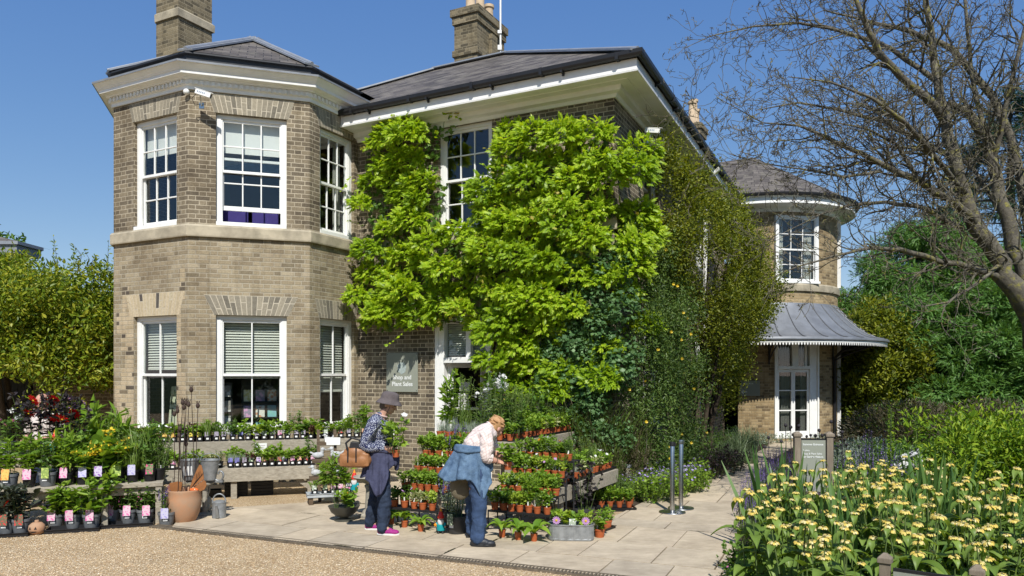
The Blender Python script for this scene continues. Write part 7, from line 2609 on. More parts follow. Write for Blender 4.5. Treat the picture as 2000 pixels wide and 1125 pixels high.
# garden gnomes
def gnome(label, p, s=1.0, rz=0.0):
 t = thing('garden_gnome', label, 'gnome', p, rz)
 t.scale = (s, s, s)
 m1, m2, m3, m4 = (plain('gnome_teal', (0.01, 0.30, 0.33), .35), plain('gnome_red', (0.62, 0.03, 0.02), .35), plain('gnome_skin', (0.62, 0.36, 0.24), .4), plain('gnome_white', (0.78, 0.78, 0.76), .4))
 m5, m6 = plain('gnome_orange', (0.80, 0.30, 0.01), .35), plain('gnome_black', (0.02, 0.02, 0.022), .35)
 mb = MB()
 mb.lathe([(0.02, 0.03), (0.052, 0.04), (0.055, 0.075), (0.045, 0.12), (0.03, 0.15)], 18)
 mb.ball((0.05, -0.01, 0.105), (0.018, 0.022, 0.035), 10, 6)
 mb.ball((-0.05, -0.01, 0.105), (0.018, 0.022, 0.035), 10, 6)
 mb.build('coat', m1, t, smooth=60)
 mb = MB()
 for x in (-.027, .027):
  mb.ball((x, -0.014, 0.018), (0.022, 0.034, 0.02), 10, 6)
 mb.build('boot', m6, t, smooth=180)
 mb = MB()
 mb.ball((0, -0.004, 0.175), (0.034, 0.032, 0.036), 14, 8)
 mb.ball((0, -0.038, 0.176), 0.009, 8, 6)
 mb.ball((0.058, -0.035, 0.09), 0.012, 8, 6)
 mb.ball((-0.058, -0.035, 0.09), 0.012, 8, 6)
 mb.build('face', m3, t, smooth=180)
 mb = MB()
 mb.lathe([(0.004, 0.08), (0.03, 0.11), (0.042, 0.15), (0.036, 0.172)], 14, (0, -0.022, 0), sy=.72)
 mb.build('beard', m4, t, smooth=60)
 mb = MB()
 mb.lathe([(0.042, 0.192), (0.043, 0.2), (0.033, 0.235), (0.018, 0.275)], 16, (0, 0, 0))
 mb.mi = 1
 mb.lathe([(0.018, 0.275), (0.01, 0.30), (0.002, 0.325)], 16, (0, 0, 0))
 mb.build('hat', [m2, m5], t, smooth=60)
 mb = MB()
 mb.lathe([(0.014, 0), (0.02, .02), (0.017, .024), (0.001, .022)], 10, (-0.064, -0.045, 0.10))
 mb.ball((-0.064, -0.045, 0.128), 0.011, 8, 6)
 mb.build('flower_pot', m5, t, smooth=60)
 return t
p = G(861, 1045)
p.z = 0.02
gnome('garden gnome with orange hat and teal coat standing on the paving', p, 0.92)
b = T0 + NL * .1
r = (107 - CX) / FPX
u = (r * b.y - b.x) / (DL.x - r * DL.y)
gnome('garden gnome between the two red dahlias on the bench top', b + DL * u + Vector((0, 0, .85)), 0.92)
gnome('garden gnome behind the standing shopper near the duck shelf', W(692, 962, 10.4) * 1 + Vector((0, 0, 0)), 1.0)
bpy.data.objects[-1] if False else None
# stone bird bath behind the standing shopper
p = G(724, 1012)
p.z = 0.018
t = thing('bird_bath', 'cast stone bird bath half hidden behind the standing shopper', 'bird bath', p)
mb = MB()
mb.lathe([(0.15, 0), (0.15, 0.03), (0.11, 0.05), (0.10, 0.08), (0.075, 0.10), (0.065, 0.25), (0.06, 0.35), (0.08, 0.40), (0.06, 0.43)], 26)
mb.build('pedestal', M_CAST, t, smooth=40)
mb = MB()
mb.lathe([(0.06, 0.425), (0.13, 0.45), (0.21, 0.50), (0.225, 0.515), (0.215, 0.525), (0.17, 0.49), (0.001, 0.465)], 30)
mb.build('bowl', M_CAST, t, smooth=40)
# metal bowl planter
p = G(672, 1019)
p.z = 0.018
t = thing('bowl_planter', 'dark footed bowl planted with bright green nasturtium', 'planter', p)
mb = MB()
mb.lathe([(0.12, 0), (0.12, 0.012), (0.06, 0.03), (0.05, 0.05)], 26)
mb.lathe([(0.05, 0.05), (0.10, 0.06), (0.16, 0.11), (0.195, 0.18), (0.20, 0.185), (0.19, 0.185), (0.16, 0.15), (0.001, 0.15)], 30)
mb.build('bowl', plain('dark_green_metal', (0.085, 0.085, 0.07), 0.5, .2, .3, 9), t, smooth=40)
ps = mk_leafy(901, L_FRESH, .20, .13, .07, RD, 14, 6, 1, ([F_ORANGE, F_GOLD], 'open', 1, .03))
for nm, me in ps:
 child(nm, me, t, (0.05, 0, 0.16))
ps = mk_leafy(902, L_SILVER, .26, .06, .02, OVN, 10, 16)
child('silver_foliage', ps[0][1], t, (-0.10, 0, 0.16))
t = thing('slate_label', 'small black slate price label on a stake in the bowl planter', 'price label', p + Vector((0.07, -0.05, 0.15)), 0.1)
mb = MB()
mb.tube([(0, 0, 0), (0, 0, 0.27)], 0.003, 5)
mb.build('stake', M_GUTTER, t)
mb = MB()
mb.box((0, 0, 0.30), (0.075, 0.006, 0.055))
mb.build('slate', plain('slate_black', (0.02, 0.02, 0.022), .6), t)
text('lettering', '£18', 0.045, t, (0, -0.004, 0.285), UPR, M_LETTER, 0.0005)
# zinc trough
p = G(1115, 1056)
p.z = 0.02
t = thing('zinc_trough', 'ribbed oval galvanised trough planted with lobed leaves and pink cards', 'trough', p, math.radians(-6))
mb = MB()
prof_o = []
N_ = 72
def oval(r, z, rib=0.0):
 V = []
 for i in range(N_):
  a = 2 * math.pi * i / N_
  x = 0.175 * (1 if math.cos(a) > 0 else -1) * min(1, abs(math.cos(a)) * 2.2)
  rr_ = r * (1 + rib * (1 if i % 2 else -1))
  V.append((x + rr_ * math.cos(a) * .62, rr_ * math.sin(a), z))
 return V
rings = [oval(.115, 0), oval(.128, .004), oval(.130, .02), oval(.127, .026, .02), oval(.128, .155, .02), oval(.130, .16), oval(.137, .168), oval(.137, .178), oval(.128, .18), oval(.12, .165), oval(.11, .15)]
V = [v for r_ in rings for v in r_]
F = []
for j in range(len(rings) - 1):
 for i in range(N_):
  i2 = (i + 1) % N_
  F.append((j * N_ + i, j * N_ + i2, (j + 1) * N_ + i2, (j + 1) * N_ + i))
F.append(tuple(range((len(rings) - 1) * N_, len(rings) * N_)))
mb.add(V, F)
mb.build('trough_body', M_ZINC, t)
for k in range(4):
 ps = mk_leafy(910 + k, L_LIME if k % 2 else L_FRESH, .14, .08, .075, MP, 8, 4)
 child('foliage', ps[0][1], t, (-0.16 + .107 * k, 0.01, 0.15))
for k, (x, cd) in enumerate(((-0.155, None), (0.165, None), (0.02, 'lime'))):
 if cd:
  child('picture_card', CM['white'][1], t, (x, -0.105, 0.135), (-.12, 0, 0), (0.85, 1, .85))
 else:
  fb = MB()
  an = np.linspace(0, 2 * math.pi, 13, endpoint=False)
  c = np.array([x, -0.115, 0.225])
  put(fb, np.tile(c, (13, 1)), np.stack([np.cos(an), np.full(13, -.12), np.sin(an)], 1), np.tile((0, -1.0, 0.1), (13, 1)), 0.05, T_oval(.42, .05), 0)
  fb.mi = 1
  fb.ball(c + np.array([0, -.006, 0]), (0.014, .008, .014), 10, 6)
  fb.build('flower', [F_MAUVE, F_GOLD], t)
t2 = thing('slate_label', 'small black slate price label on a thin stake left of zinc trough', 'price label', G(1083, 1040) + Vector((0, 0, .02)), 0.1)
mb = MB()
mb.tube([(0, 0, 0), (-0.02, 0, 0.34)], 0.003, 5)
mb.build('stake', M_STEEL, t2)
mb = MB()
mb.box((-0.03, 0, 0.36), (0.095, 0.006, 0.06))
mb.build('slate', MATS['slate_black'], t2)
text('lettering', 'Product\n£14.99', 0.026, t2, (-0.03, -0.004, 0.366), UPR, M_LETTER, 0.0003)
# duck shelf
p = W(640, 730, 10.9)
p.z = 0
t = thing('ornament_shelf', 'dark wooden step shelf of stone ducks between the benches', 'shelf', p, FACE_W)
for i, (z, x0, x1, y) in enumerate(((0.36, -0.26, 0.02, 0.0), (0.60, -0.22, 0.24, 0.10), (0.84, -0.10, 0.20, 0.2))):
 mb = MB()
 mb.box(((x0 + x1) / 2, y, z), (x1 - x0, 0.13, 0.02))
 mb.box(((x0 + x1) / 2, y - .06, z - .018), (x1 - x0, 0.014, 0.05))
 mb.build('shelf_board', M_WOODD, t, bevel=0.003)
for x in (-0.12, 0.12):
 mb = MB()
 mb.beam((x, -.12, 0), (x, .27, 1.02), 0.04, 0.03)
 mb.build('upright', M_WOODD, t)
def duck(label, p, rz, s=1.0):
 d = thing('stone_duck', label, 'duck ornament', p, rz, 'stone ducks on the shelf')
 mb = MB()
 mb.ball((0, 0, 0.045), (0.075, 0.042, 0.042), 16, 10)
 mb.ball((0.075, 0, 0.075), (0.035, 0.016, 0.014), 10, 8, Matrix.Rotation(-.5, 3, 'Y'))
 mb.ball((-0.05, 0, 0.085), (0.022, 0.022, 0.035), 10, 8)
 mb.ball((-0.058, 0, 0.12), (0.028, 0.024, 0.025), 12, 8)
 o = mb.build('duck_body', M_GREYST, d)
 md = o.modifiers.new('remesh', 'REMESH')
 md.mode = 'VOXEL'
 md.voxel_size = 0.006
 md.use_smooth_shade = True
 mb = MB()
 mb.ball((-0.09, 0, 0.116), (0.02, 0.011, 0.007), 10, 6)
 mb.build('beak', M_GREYST, d, smooth=180)
 d.scale = (s, s, s)
 return d
q = lambda x, y, z: p + W45 * x + NB * y + Vector((0, 0, z))
duck('pale grey stone duck with raised tail, left on the middle shelf', q(-0.13, .10, .61), FACE_W + math.pi, 1.15)
duck('pale grey stone duck looking back, right on the middle shelf', q(0.13, .10, .61), FACE_W, 1.2)
duck('pale grey stone duck with tucked head alone on the bottom shelf', q(-0.15, 0.0, .37), FACE_W, 1.15)
duck('white stone duck half hidden by plants right of bottom shelf', q(0.16, -0.02, .36), FACE_W, 1.15)
duck('little white stone duck on top shelf beside the white sign', q(0.02, .2, .85), FACE_W, .8)
t = thing('price_board', 'white price board standing on top of the duck shelf', 'price board', q(0.08, .12, .80), FACE_W - .2)
mb = MB()
mb.box((0, 0, 0.06), (0.22, 0.01, 0.11))
mb.build('panel', M_PAPER, t)
tr_ = tray(q(-0.30, -.38, 0.12), q(0.34, -.36, 0.16), 0.24, 0, 'long pale grey tray of small pots in front of duck shelf', None, 0.05, plain('pale_grey_plastic', (0.42, 0.45, 0.47), .5))
for x in (0.05, 0.6):
 mb = MB()
 mb.box((x, .12, -0.06), (0.06, 0.2, 0.12))
 mb.build('support', M_WOODD, tr_)
for i, (x, pl, cd, s) in enumerate(((-0.2, 'thyme', 'white', .9), (-0.06, 'tall', 'green', 1.15), (0.05, 'tall', 'pink', 1.25), (0.15, 'tallmid', 'pink', 1.2), (0.26, 'tall', 'pink', 1.1))):
 potted('black', pl, q(x, -.28, 0.145), f'{PL[pl][1]} in pale tray before the ducks, {nth(i)} from left', 'pots in the pale tray', FACE_W, cd, False, True, s)
# white herons behind the lower bench arm
for i, (px, py, Y, nm) in enumerate(((1178, 872, 11.2, 'right one with long neck showing'), (1117, 862, 11.4, 'left one mostly hidden'))):
 pp = W(px, py, Y)
 t = thing('heron_statue', f'white heron statue with orange beak behind the herb bench, {nm}', 'heron statue', Vector((pp.x, pp.y, 0)), 0.15, 'heron statues behind the herb bench')
 z0 = pp.z
 mb = MB()
 mb.ball((-0.10, 0, z0 - 0.36), (0.16, 0.075, 0.10), 16, 10, Matrix.Rotation(.5, 3, 'Y'))
 mb.tube([(0.0, 0, z0 - 0.32), (0.05, 0, z0 - 0.22), (0.005, 0, z0 - 0.12), (0.02, 0, z0 - 0.03), (0.05, 0, z0)], [0.045, 0.032, 0.026, 0.025, 0.028], 12)
 mb.ball((0.05, 0, z0 + .005), (0.04, 0.026, 0.027), 12, 8)
 mb.build('body', plain('white_gloss', (0.80, 0.80, 0.78), .35, 0, .06, 9), t, smooth=180)
 mb = MB()
 mb.tube([(0.075, 0, z0 + .005), (0.19, 0, z0 + .003)], [0.014, 0.003], 8)
 mb.build('beak', plain('orange_beak', (0.80, 0.28, 0.02), .4), t, smooth=180)
 for y in (-.03, .03):
  mb = MB()
  mb.tube([(-0.09, y, z0 - 0.42), (-0.09, y, 0)], 0.009, 6)
  mb.build('leg', M_GUTTER, t)
# paper price notices clipped on the benches
for (pp, rz, w_, h_, lab, lines) in (
  (A0 + W45 * 1.55 + NB * .40 + Vector((0, 0, .705)), FACE_W, .17, .15, 'white handwritten price card hanging on the upper back bench', 3),
  (C0 + VV * 1.02 + UU * .035 + Vector((0, 0, .87)), FACE_V, .17, .21, 'white printed price notice on the receding bench arm', 4),
  (CL_ + UU * .62 - VV * .035 + Vector((0, 0, .84)), FACE_U, .12, .20, 'white notice on the bench board behind the bending shopper', 3)):
 t = thing('price_notice', lab, 'notice', pp, rz)
 mb = MB()
 mb.box((0, 0, 0), (w_, 0.004, h_))
 mb.build('card', M_PAPER, t)
 mb = MB()
 for k in range(lines):
  mb.box((0, -0.0028, h_ * (.28 - .18 * k)), (w_ * (.7 - .12 * (k % 2)), 0.001, 0.008))
 mb.build('writing', plain('faded_ink', (0.42, 0.34, 0.33), .7), t)
# ------------------------------------------------------------------ people
def bake(o, voxel, smooth_it=6, factor=0.5, crease=0.0):
 """close the overlapping shapes of o into one continuous smooth surface"""
 m = o.modifiers.new('remesh', 'REMESH')
 m.mode = 'VOXEL'
 m.voxel_size = voxel
 if smooth_it:
  s = o.modifiers.new('smooth', 'SMOOTH')
  s.factor = factor
  s.iterations = smooth_it
 if crease:
  tx = bpy.data.textures.get('cloth_folds') or bpy.data.textures.new('cloth_folds', 'CLOUDS')
  tx.noise_scale = 0.085
  tx.noise_depth = 2
  d_ = o.modifiers.new('folds', 'DISPLACE')
  d_.texture = tx
  d_.strength = crease
  d_.mid_level = 0.5
 dg = bpy.context.evaluated_depsgraph_get()
 dg.update()
 me = bpy.data.meshes.new_from_object(o.evaluated_get(dg))
 me.name = o.name
 old = o.data
 o.modifiers.clear()
 o.data = me
 bpy.data.meshes.remove(old)
 me.polygons.foreach_set('use_smooth', np.ones(len(me.polygons), dtype=bool))
 return o
def limb(mb, pts, rad, n=14, flat=None):
 pts = [Vector(p) for p in pts]
 P, Rr = [], []
 d0 = (pts[0] - pts[1]).normalized()
 for k in (0.94, 0.6):
  P.append(pts[0] + d0 * rad[0] * k)
  Rr.append(rad[0] * math.sqrt(max(0.02, 1 - k * k)))
 for i in range(len(pts)):
  P.append(pts[i])
  Rr.append(rad[i])
 d1 = (pts[-1] - pts[-2]).normalized()
 for k in (0.6, 0.94):
  P.append(pts[-1] + d1 * rad[-1] * k)
  Rr.append(rad[-1] * math.sqrt(max(0.02, 1 - k * k)))
 mb.tube(P, Rr, n)
def hand(mb, wrist, d, nrm, curl=0.6, thumb=1, s=1.0):
 """palm, four bent fingers of different lengths and a thumb leaving the side of the palm"""
 d = Vector(d).normalized()
 nrm = Vector(nrm)
 nrm = (nrm - d * nrm.dot(d)).normalized()
 sd = d.cross(nrm).normalized() * thumb
 w = Vector(wrist)
 rot = Matrix((sd, d, nrm)).transposed()
 mb.ball(w + d * 0.045 * s, (0.040 * s, 0.052 * s, 0.017 * s), 14, 10, rot)
 limb(mb, [w - d * 0.02, w + d * 0.03 * s], [0.024 * s, 0.024 * s], 10)
 for k, (off, L) in enumerate(((0.030, 0.068), (0.010, 0.078), (-0.011, 0.072), (-0.030, 0.056))):
  p = w + (d * 0.082 + sd * off) * s
  q = [p - d * 0.02 * s]
  a = 0.0
  for seg in range(3):
   q.append(q[-1] + (d * math.cos(a) + nrm * math.sin(a)) * L * s * (0.5, .34, .28)[seg] * (1.2 if seg == 0 else 1))
   a += curl * (0.75 + .08 * k)
  limb(mb, q, [0.0098 * s, 0.0093 * s, 0.0086 * s, 0.0074 * s], 8)
 p = w + (d * 0.022 + sd * 0.028) * s
 q = [p, p + (d * 0.032 + sd * 0.022 + nrm * 0.012) * s, p + (d * 0.060 + sd * 0.020 + nrm * 0.032) * s]
 limb(mb, q, [0.0125 * s, 0.0112 * s, 0.009 * s], 8)
def head(mb, c, fwd, up, s=1.0):
 """skull, jaw, nose, brow, lips and ears; returns a frame for the hair and the eyes"""
 f = Vector(fwd).normalized()
 u = Vector(up)
 u = (u - f * u.dot(f)).normalized()
 l = u.cross(f).normalized()
 rot = Matrix((f, l, u)).transposed()
 c = Vector(c)
 P = lambda a, b, e: c + (f * a + l * b + u * e) * s
 mb.ball(P(-.008, 0, .025), (.096 * s, .076 * s, .088 * s), 20, 14, rot)
 mb.ball(P(.022, 0, -.035), (.066 * s, .058 * s, .072 * s), 18, 12, rot)
 mb.ball(P(.052, 0, -.085), (.026 * s, .026 * s, .022 * s), 12, 8, rot)
 limb(mb, [P(.080, 0, .012), P(.098, 0, -.018), P(.104, 0, -.028)], [.009 * s, .012 * s, .0125 * s], 8)
 mb.ball(P(.080, 0, .030), (.014 * s, .050 * s, .012 * s), 12, 8, rot)
 mb.ball(P(.080, 0, -.056), (.012 * s, .024 * s, .007 * s), 12, 8, rot)
 mb.ball(P(.078, 0, -.068), (.012 * s, .020 * s, .008 * s), 12, 8, rot)
 for b in (-1, 1):
  mb.ball(P(-.012, .074 * b, -.012), (.020 * s, .010 * s, .032 * s), 12, 8, rot)
  mb.ball(P(.058, .040 * b, -.022), (.022 * s, .018 * s, .018 * s), 10, 8, rot)
 return P, rot
def eyes(P, rot, parent):
 for b in (-1, 1):
  mb = MB()
  mb.ball(P(.079, .031 * b, .010), (.009, .013, .008), 10, 8, rot)
  o = mb.build('eye', plain('eye_dark', (0.05, 0.035, 0.03), .25), parent, smooth=180)
def clothmat(name, kind, a, b, scale):
 m, nt, out = nodes(name)
 oc = objco(nt)
 if kind == 'speckle':
  v = nd(nt, 'ShaderNodeTexVoronoi', {'Vector': oc, 'Scale': scale, 'Randomness': 1.0})
  big = noise(nt, oc, scale * .22, 3.0)
  k = nd(nt, 'ShaderNodeMapRange', {'Value': math_(nt, 'ADD', v.outputs['Distance'], math_(nt, 'MULTIPLY', big, -0.55)), 'From Min': 0.16, 'From Max': 0.08}).outputs[0]
  c = mixc(nt, k, a, b)
 elif kind == 'check':
  sep = nd(nt, 'ShaderNodeSeparateXYZ', {0: oc})
  ln = None
  s1 = math_(nt, 'ADD', math_(nt, 'MULTIPLY', sep.outputs[0], .75), math_(nt, 'MULTIPLY', sep.outputs[1], .75))
  s2 = math_(nt, 'ADD', math_(nt, 'MULTIPLY', sep.outputs[0], -.5), math_(nt, 'MULTIPLY', sep.outputs[2], .85))
  for s_ in (s1, s2):
   fr_ = math_(nt, 'FRACT', math_(nt, 'MULTIPLY', s_, scale))
   g_ = math_(nt, 'LESS_THAN', fr_, 0.14)
   ln = g_ if ln is None else math_(nt, 'MAXIMUM', ln, g_)
  c = mixc(nt, math_(nt, 'MULTIPLY', ln, 0.75), a, b)
 else:
  n1 = noise(nt, oc, scale, 5.0, .65)
  c = ramp(nt, n1, [(0.3, b), (0.68, a)])
 weave = noise(nt, oc, 230.0, 2.0)
 fold = noise(nt, oc, 13.0, 3.0, .5)
 h = math_(nt, 'ADD', math_(nt, 'MULTIPLY', weave, .12), fold)
 principled(nt, out, c, 0.88, 0, bump(nt, h, 0.55, 0.03), 0.15)
 return m
M_SKIN = plain('skin', (0.50, 0.285, 0.20), 0.5, 0, 0.14, 22, 0.06, 120)
M_SKIN2 = plain('ruddy_skin', (0.55, 0.29, 0.21), 0.5, 0, 0.18, 18, 0.06, 120)
M_BLOUSE = clothmat('navy_speckled_cloth', 'speckle', (0.028, 0.034, 0.085), (0.50, 0.53, 0.60), 88.0)
M_JEAN1 = clothmat('dark_denim', 'noise', (0.035, 0.05, 0.085), (0.018, 0.026, 0.045), 7.0)
M_JEAN2 = clothmat('blue_denim', 'noise', (0.05, 0.085, 0.165), (0.025, 0.043, 0.085), 7.0)
M_DENIM = clothmat('faded_denim', 'noise', (0.135, 0.215, 0.32), (0.045, 0.085, 0.15), 11.0)
M_NAVY = clothmat('navy_jersey', 'noise', (0.07, 0.075, 0.13), (0.035, 0.038, 0.07), 6.0)
M_CHECK = clothmat('pale_checked_cotton', 'check', (0.68, 0.59, 0.55), (0.47, 0.34, 0.32), 36.0)
M_HAT = clothmat('grey_hat_cloth', 'noise', (0.135, 0.115, 0.115), (0.08, 0.068, 0.07), 10.0)
M_TAN = plain('tan_leather', (0.33, 0.15, 0.06), 0.5, 0, .3, 9, .1, 50)
M_BLKL = plain('black_leather', (0.02, 0.02, 0.022), 0.45, 0, .3, 9)
M_MAG = plain('magenta_mesh_shoe', (0.34, 0.02, 0.20), 0.7, 0, .3, 40)
M_SOLE = plain('white_rubber', (0.66, 0.66, 0.62), 0.6, 0, .12, 12)
M_HAIRB = plain('grey_brown_hair', (0.10, 0.075, 0.055), .6, 0, .4, 60, .4, 150)
M_HAIRG = plain('sandy_hair', (0.50, 0.29, 0.135), .55, 0, .4, 50, .6, 120, c2=(0.36, 0.19, 0.08))
M_HAIRW = plain('white_hair', (0.55, 0.54, 0.52), .6, 0, .3, 60, .4, 150)
def drape(name, c, th0, th1, r_top, z_top, hem, flare, mat, parent, folds=9, thick=0.007, nt_=16, na=60, seed=1, fold_amp=0.016):
 """a cloth hanging round the hips: hem(t) and flare(t) with t from 0 to 1 along the angle"""
 rr = random.Random(seed)
 ph = rr.uniform(0, 6.28)
 V, F = [], []
 for i in range(na + 1):
  u = i / na
  th = math.radians(th0 + (th1 - th0) * u)
  for j in range(nt_ + 1):
   v = j / nt_
   r = r_top[0] + flare(u) * v ** 1.15 + fold_amp * v * (math.sin(folds * u * 6.28 + ph + .6 * math.sin(3 * v)) + .5 * math.sin(folds * 1.7 * u * 6.28 + 2 * v))
   ry = r * r_top[1]
   z = z_top + (hem(u) - z_top) * v + .006 * math.sin(u * 31)
   V.append((c[0] + r * math.cos(th), c[1] + ry * math.sin(th), z))
 m = nt_ + 1
 for i in range(na):
  for j in range(nt_):
   F.append((i * m + j, (i + 1) * m + j, (i + 1) * m + j + 1, i * m + j + 1))
 mb = MB()
 mb.add(V, F)
 o = mb.build(name, mat, parent, smooth=180)
 tx = bpy.data.textures.get('cloth_folds') or bpy.data.textures.new('cloth_folds', 'CLOUDS')
 d_ = o.modifiers.new('folds', 'DISPLACE')
 d_.texture = tx
 d_.strength = .026
 s = o.modifiers.new('solid', 'SOLIDIFY')
 s.thickness = thick
 s.offset = 0
 return o
def shoe(parent, heel, toe, mat, sole_mat, w=0.042, h=0.085, z0=0.022):
 heel, toe = Vector(heel), Vector(toe)
 d = (toe - heel)
 L = d.length
 d.normalize()
 s = Vector((-d.y, d.x, 0))
 rot = Matrix((d, s, Vector((0, 0, 1)))).transposed()
 P = lambda a, e: heel + d * (L * a) + Vector((0, 0, e))
 mb = MB()
 mb.ball(P(.20, .05), (L * .22, w * .86, h * .62), 14, 10, rot)
 mb.ball(P(.48, .042), (L * .30, w * .95, h * .50), 14, 10, rot)
 mb.ball(P(.76, .034), (L * .25, w * 1.05, h * .36), 14, 10, rot)
 limb(mb, [P(.18, .05), P(.20, .10)], [w * .95, w * .82], 12)
 o = mb.build('shoe', mat, parent)
 bake(o, .006, 5)
 mb = MB()
 n = 28
 pts = []
 for i in range(n):
  a = 2 * math.pi * i / n
  x = .5 + .52 * math.cos(a)
  ww = w * (1.08 if x > .5 else .92) * math.sin(a) * (1 - .1 * math.cos(a) ** 4)
  q = heel + d * (L * x) + s * ww
  pts.append((q.x, q.y))
 mb.prism(pts, 0.0, z0)
 so = mb.build('sole', sole_mat, None, bevel=.005)
 so.parent = o
# ------------------------------------------------- standing shopper with hat and bag
p = Vector(((742 - CX) / FPX * 8.68, 8.68, 0.02))
wm = thing('person', 'person in grey bucket hat and navy speckled blouse holding a potted plant', 'person', p, 0)
mb = MB()
P, rot = head(mb, (0.105, 0.0, 1.478), (1, -.05, -.42), (.35, 0, 1), 0.98)
limb(mb, [(0.015, 0, 1.31), (0.045, 0, 1.37), (0.07, 0, 1.42)], [.062, .050, .052])
mb.ball((-.02, 0, 1.17), (.105, .145, .19), 18, 14)
mb.ball((0.0, 0, .92), (.105, .135, .16), 18, 12)
for y in (-1, 1):
 limb(mb, [(-.03, .11 * y, 1.275), (-.045, .16 * y, 1.245)], [.055, .05])
limb(mb, [(-.045, -.17, 1.25), (-.145, -.215, 1.02)], [.05, .042])
limb(mb, [(-.145, -.215, 1.02), (.055, -.165, .985)], [.042, .028])
hand(mb, (.065, -.16, .985), (1, .22, -.18), (-.1, .9, .1), 0.55, -1)
limb(mb, [(-.03, .17, 1.25), (.0, .20, 1.02)], [.05, .042])
limb(mb, [(.0, .20, 1.02), (.10, .06, .97)], [.042, .028])
hand(mb, (.11, .05, .965), (.8, -.5, -.2), (.1, -.3, 1), 0.5, 1)
limb(mb, [(0, -.08, .82), (.065, -.12, .44), (.06, -.14, .09)], [.085, .06, .04])
limb(mb, [(-.02, .08, .82), (-.06, .11, .44), (-.13, .14, .10)], [.085, .06, .04])
limb(mb, [(.06, -.14, .09), (.13, -.15, .05)], [.04, .03])
limb(mb, [(-.13, .14, .10), (-.06, .14, .05)], [.04, .03])
body = mb.build('body', M_SKIN, wm)
bake(body, 0.0065, 4)
eyes(P, rot, wm)
mb = MB()
mb.ball(P(-.035, 0, -.005), (.072, .08, .075), 16, 12, rot)
mb.ball(P(-.055, 0, -.045), (.045, .062, .045), 14, 10, rot)
o = mb.build('hair', M_HAIRB, wm)
bake(o, .007, 4)
# hat
mb = MB()
hm = Matrix.Translation(P(-.012, 0, .048)) @ rot.to_4x4() @ Matrix.Rotation(math.radians(-13), 4, 'Y')
mb.X = hm
prof = [(.152, -.042), (.149, -.037), (.126, -.008), (.110, .006), (.106, .03), (.101, .062), (.088, .084), (.058, .097), (.0005, .101)]
mb.lathe(prof, 36, sx=1.0, sy=.86)
mb.lathe([(.150, -.047), (.124, -.014), (.106, .002)], 36, sx=1.0, sy=.86)
h_ = mb.build('hat', M_HAT, wm, smooth=60)
mb = MB()
for s_ in (-1,):
 mb.tube([P(.03, .082 * s_, .03), P(.035, .07 * s_, -.04), P(.02, .04 * s_, -.12), (0.06, -.05, 1.22), (0.075, -.06, 1.12)], .0028, 5)
mb.build('hat_cord', M_BLKL, wm)
# blouse
mb = MB()
mb.ball((-.02, 0, 1.18), (.132, .172, .175), 20, 14)
mb.ball((.03, 0, 1.13), (.115, .145, .13), 18, 12)
mb.ball((0.0, 0, 1.0), (.135, .165, .13), 20, 12)
mb.ball((0.005, 0, .93), (.138, .168, .07), 20, 10)
limb(mb, [(-.01, 0, 1.27), (.005, 0, 1.335)], [.09, .064])
for y in (-1, 1):
 limb(mb, [(-.022, .06 * y, 1.305), (-.045, .16 * y, 1.262)], [.074, .080])
limb(mb, [(-.045, -.165, 1.25), (-.10, -.20, 1.13), (-.145, -.215, 1.02)], [.072, .067, .060])
limb(mb, [(-.145, -.215, 1.02), (-.05, -.20, .99), (.050, -.168, .985)], [.060, .054, .043])
limb(mb, [(-.03, .165, 1.25), (.0, .20, 1.02)], [.072, .06])
limb(mb, [(.0, .20, 1.02), (.07, .10, .98)], [.06, .045])
o = mb.build('blouse', M_BLOUSE, wm)
bake(o, .009, 5, .5, .035)
mb = MB()
mb.tube([(0.02 + .062 * math.cos(a), .062 * math.sin(a), 1.352 - .022 * math.cos(a)) for a in np.linspace(0, 6.28, 24)], .011, 8)
mb.build('collar', plain('pale_pink_cloth', (0.62, 0.45, 0.40), .9), wm, smooth=180)
# trousers
mb = MB()
mb.ball((0, 0, .85), (.128, .165, .12), 18, 12)
limb(mb, [(0.0, -.085, .82), (.045, -.105, .62), (.072, -.12, .44), (.066, -.135, .25), (.058, -.14, .075)], [.108, .094, .080, .074, .070])
limb(mb, [(-.02, .085, .82), (-.04, .10, .62), (-.065, .11, .44), (-.105, .125, .25), (-.135, .14, .09)], [.108, .094, .080, .074, .070])
o = mb.build('trousers', M_JEAN1, wm)
bake(o, .010, 4, .5, .04)
shoe(wm, (-.005, -.14, 0.0), (.245, -.155, 0.0), M_MAG, M_SOLE)
shoe(wm, (-.20, .14, 0.0), (.045, .14, 0.0), M_MAG, M_SOLE)
for (x, y) in ((.105, -.148), (-.09, .14)):
 mb = MB()
 mb.ball((x, y, .072), (.062, .030, .022), 12, 8, Matrix.Rotation(.42, 3, 'Y'))
 for q in range(3):
  mb.tube([(x - .02 + .024 * q, y - .034, .082 - .010 * q), (x - .015 + .024 * q, y, .097 - .011 * q), (x - .02 + .024 * q, y + .034, .082 - .010 * q)], .004, 5)
 mb.build('shoe_laces', M_BLKL, wm, smooth=180)
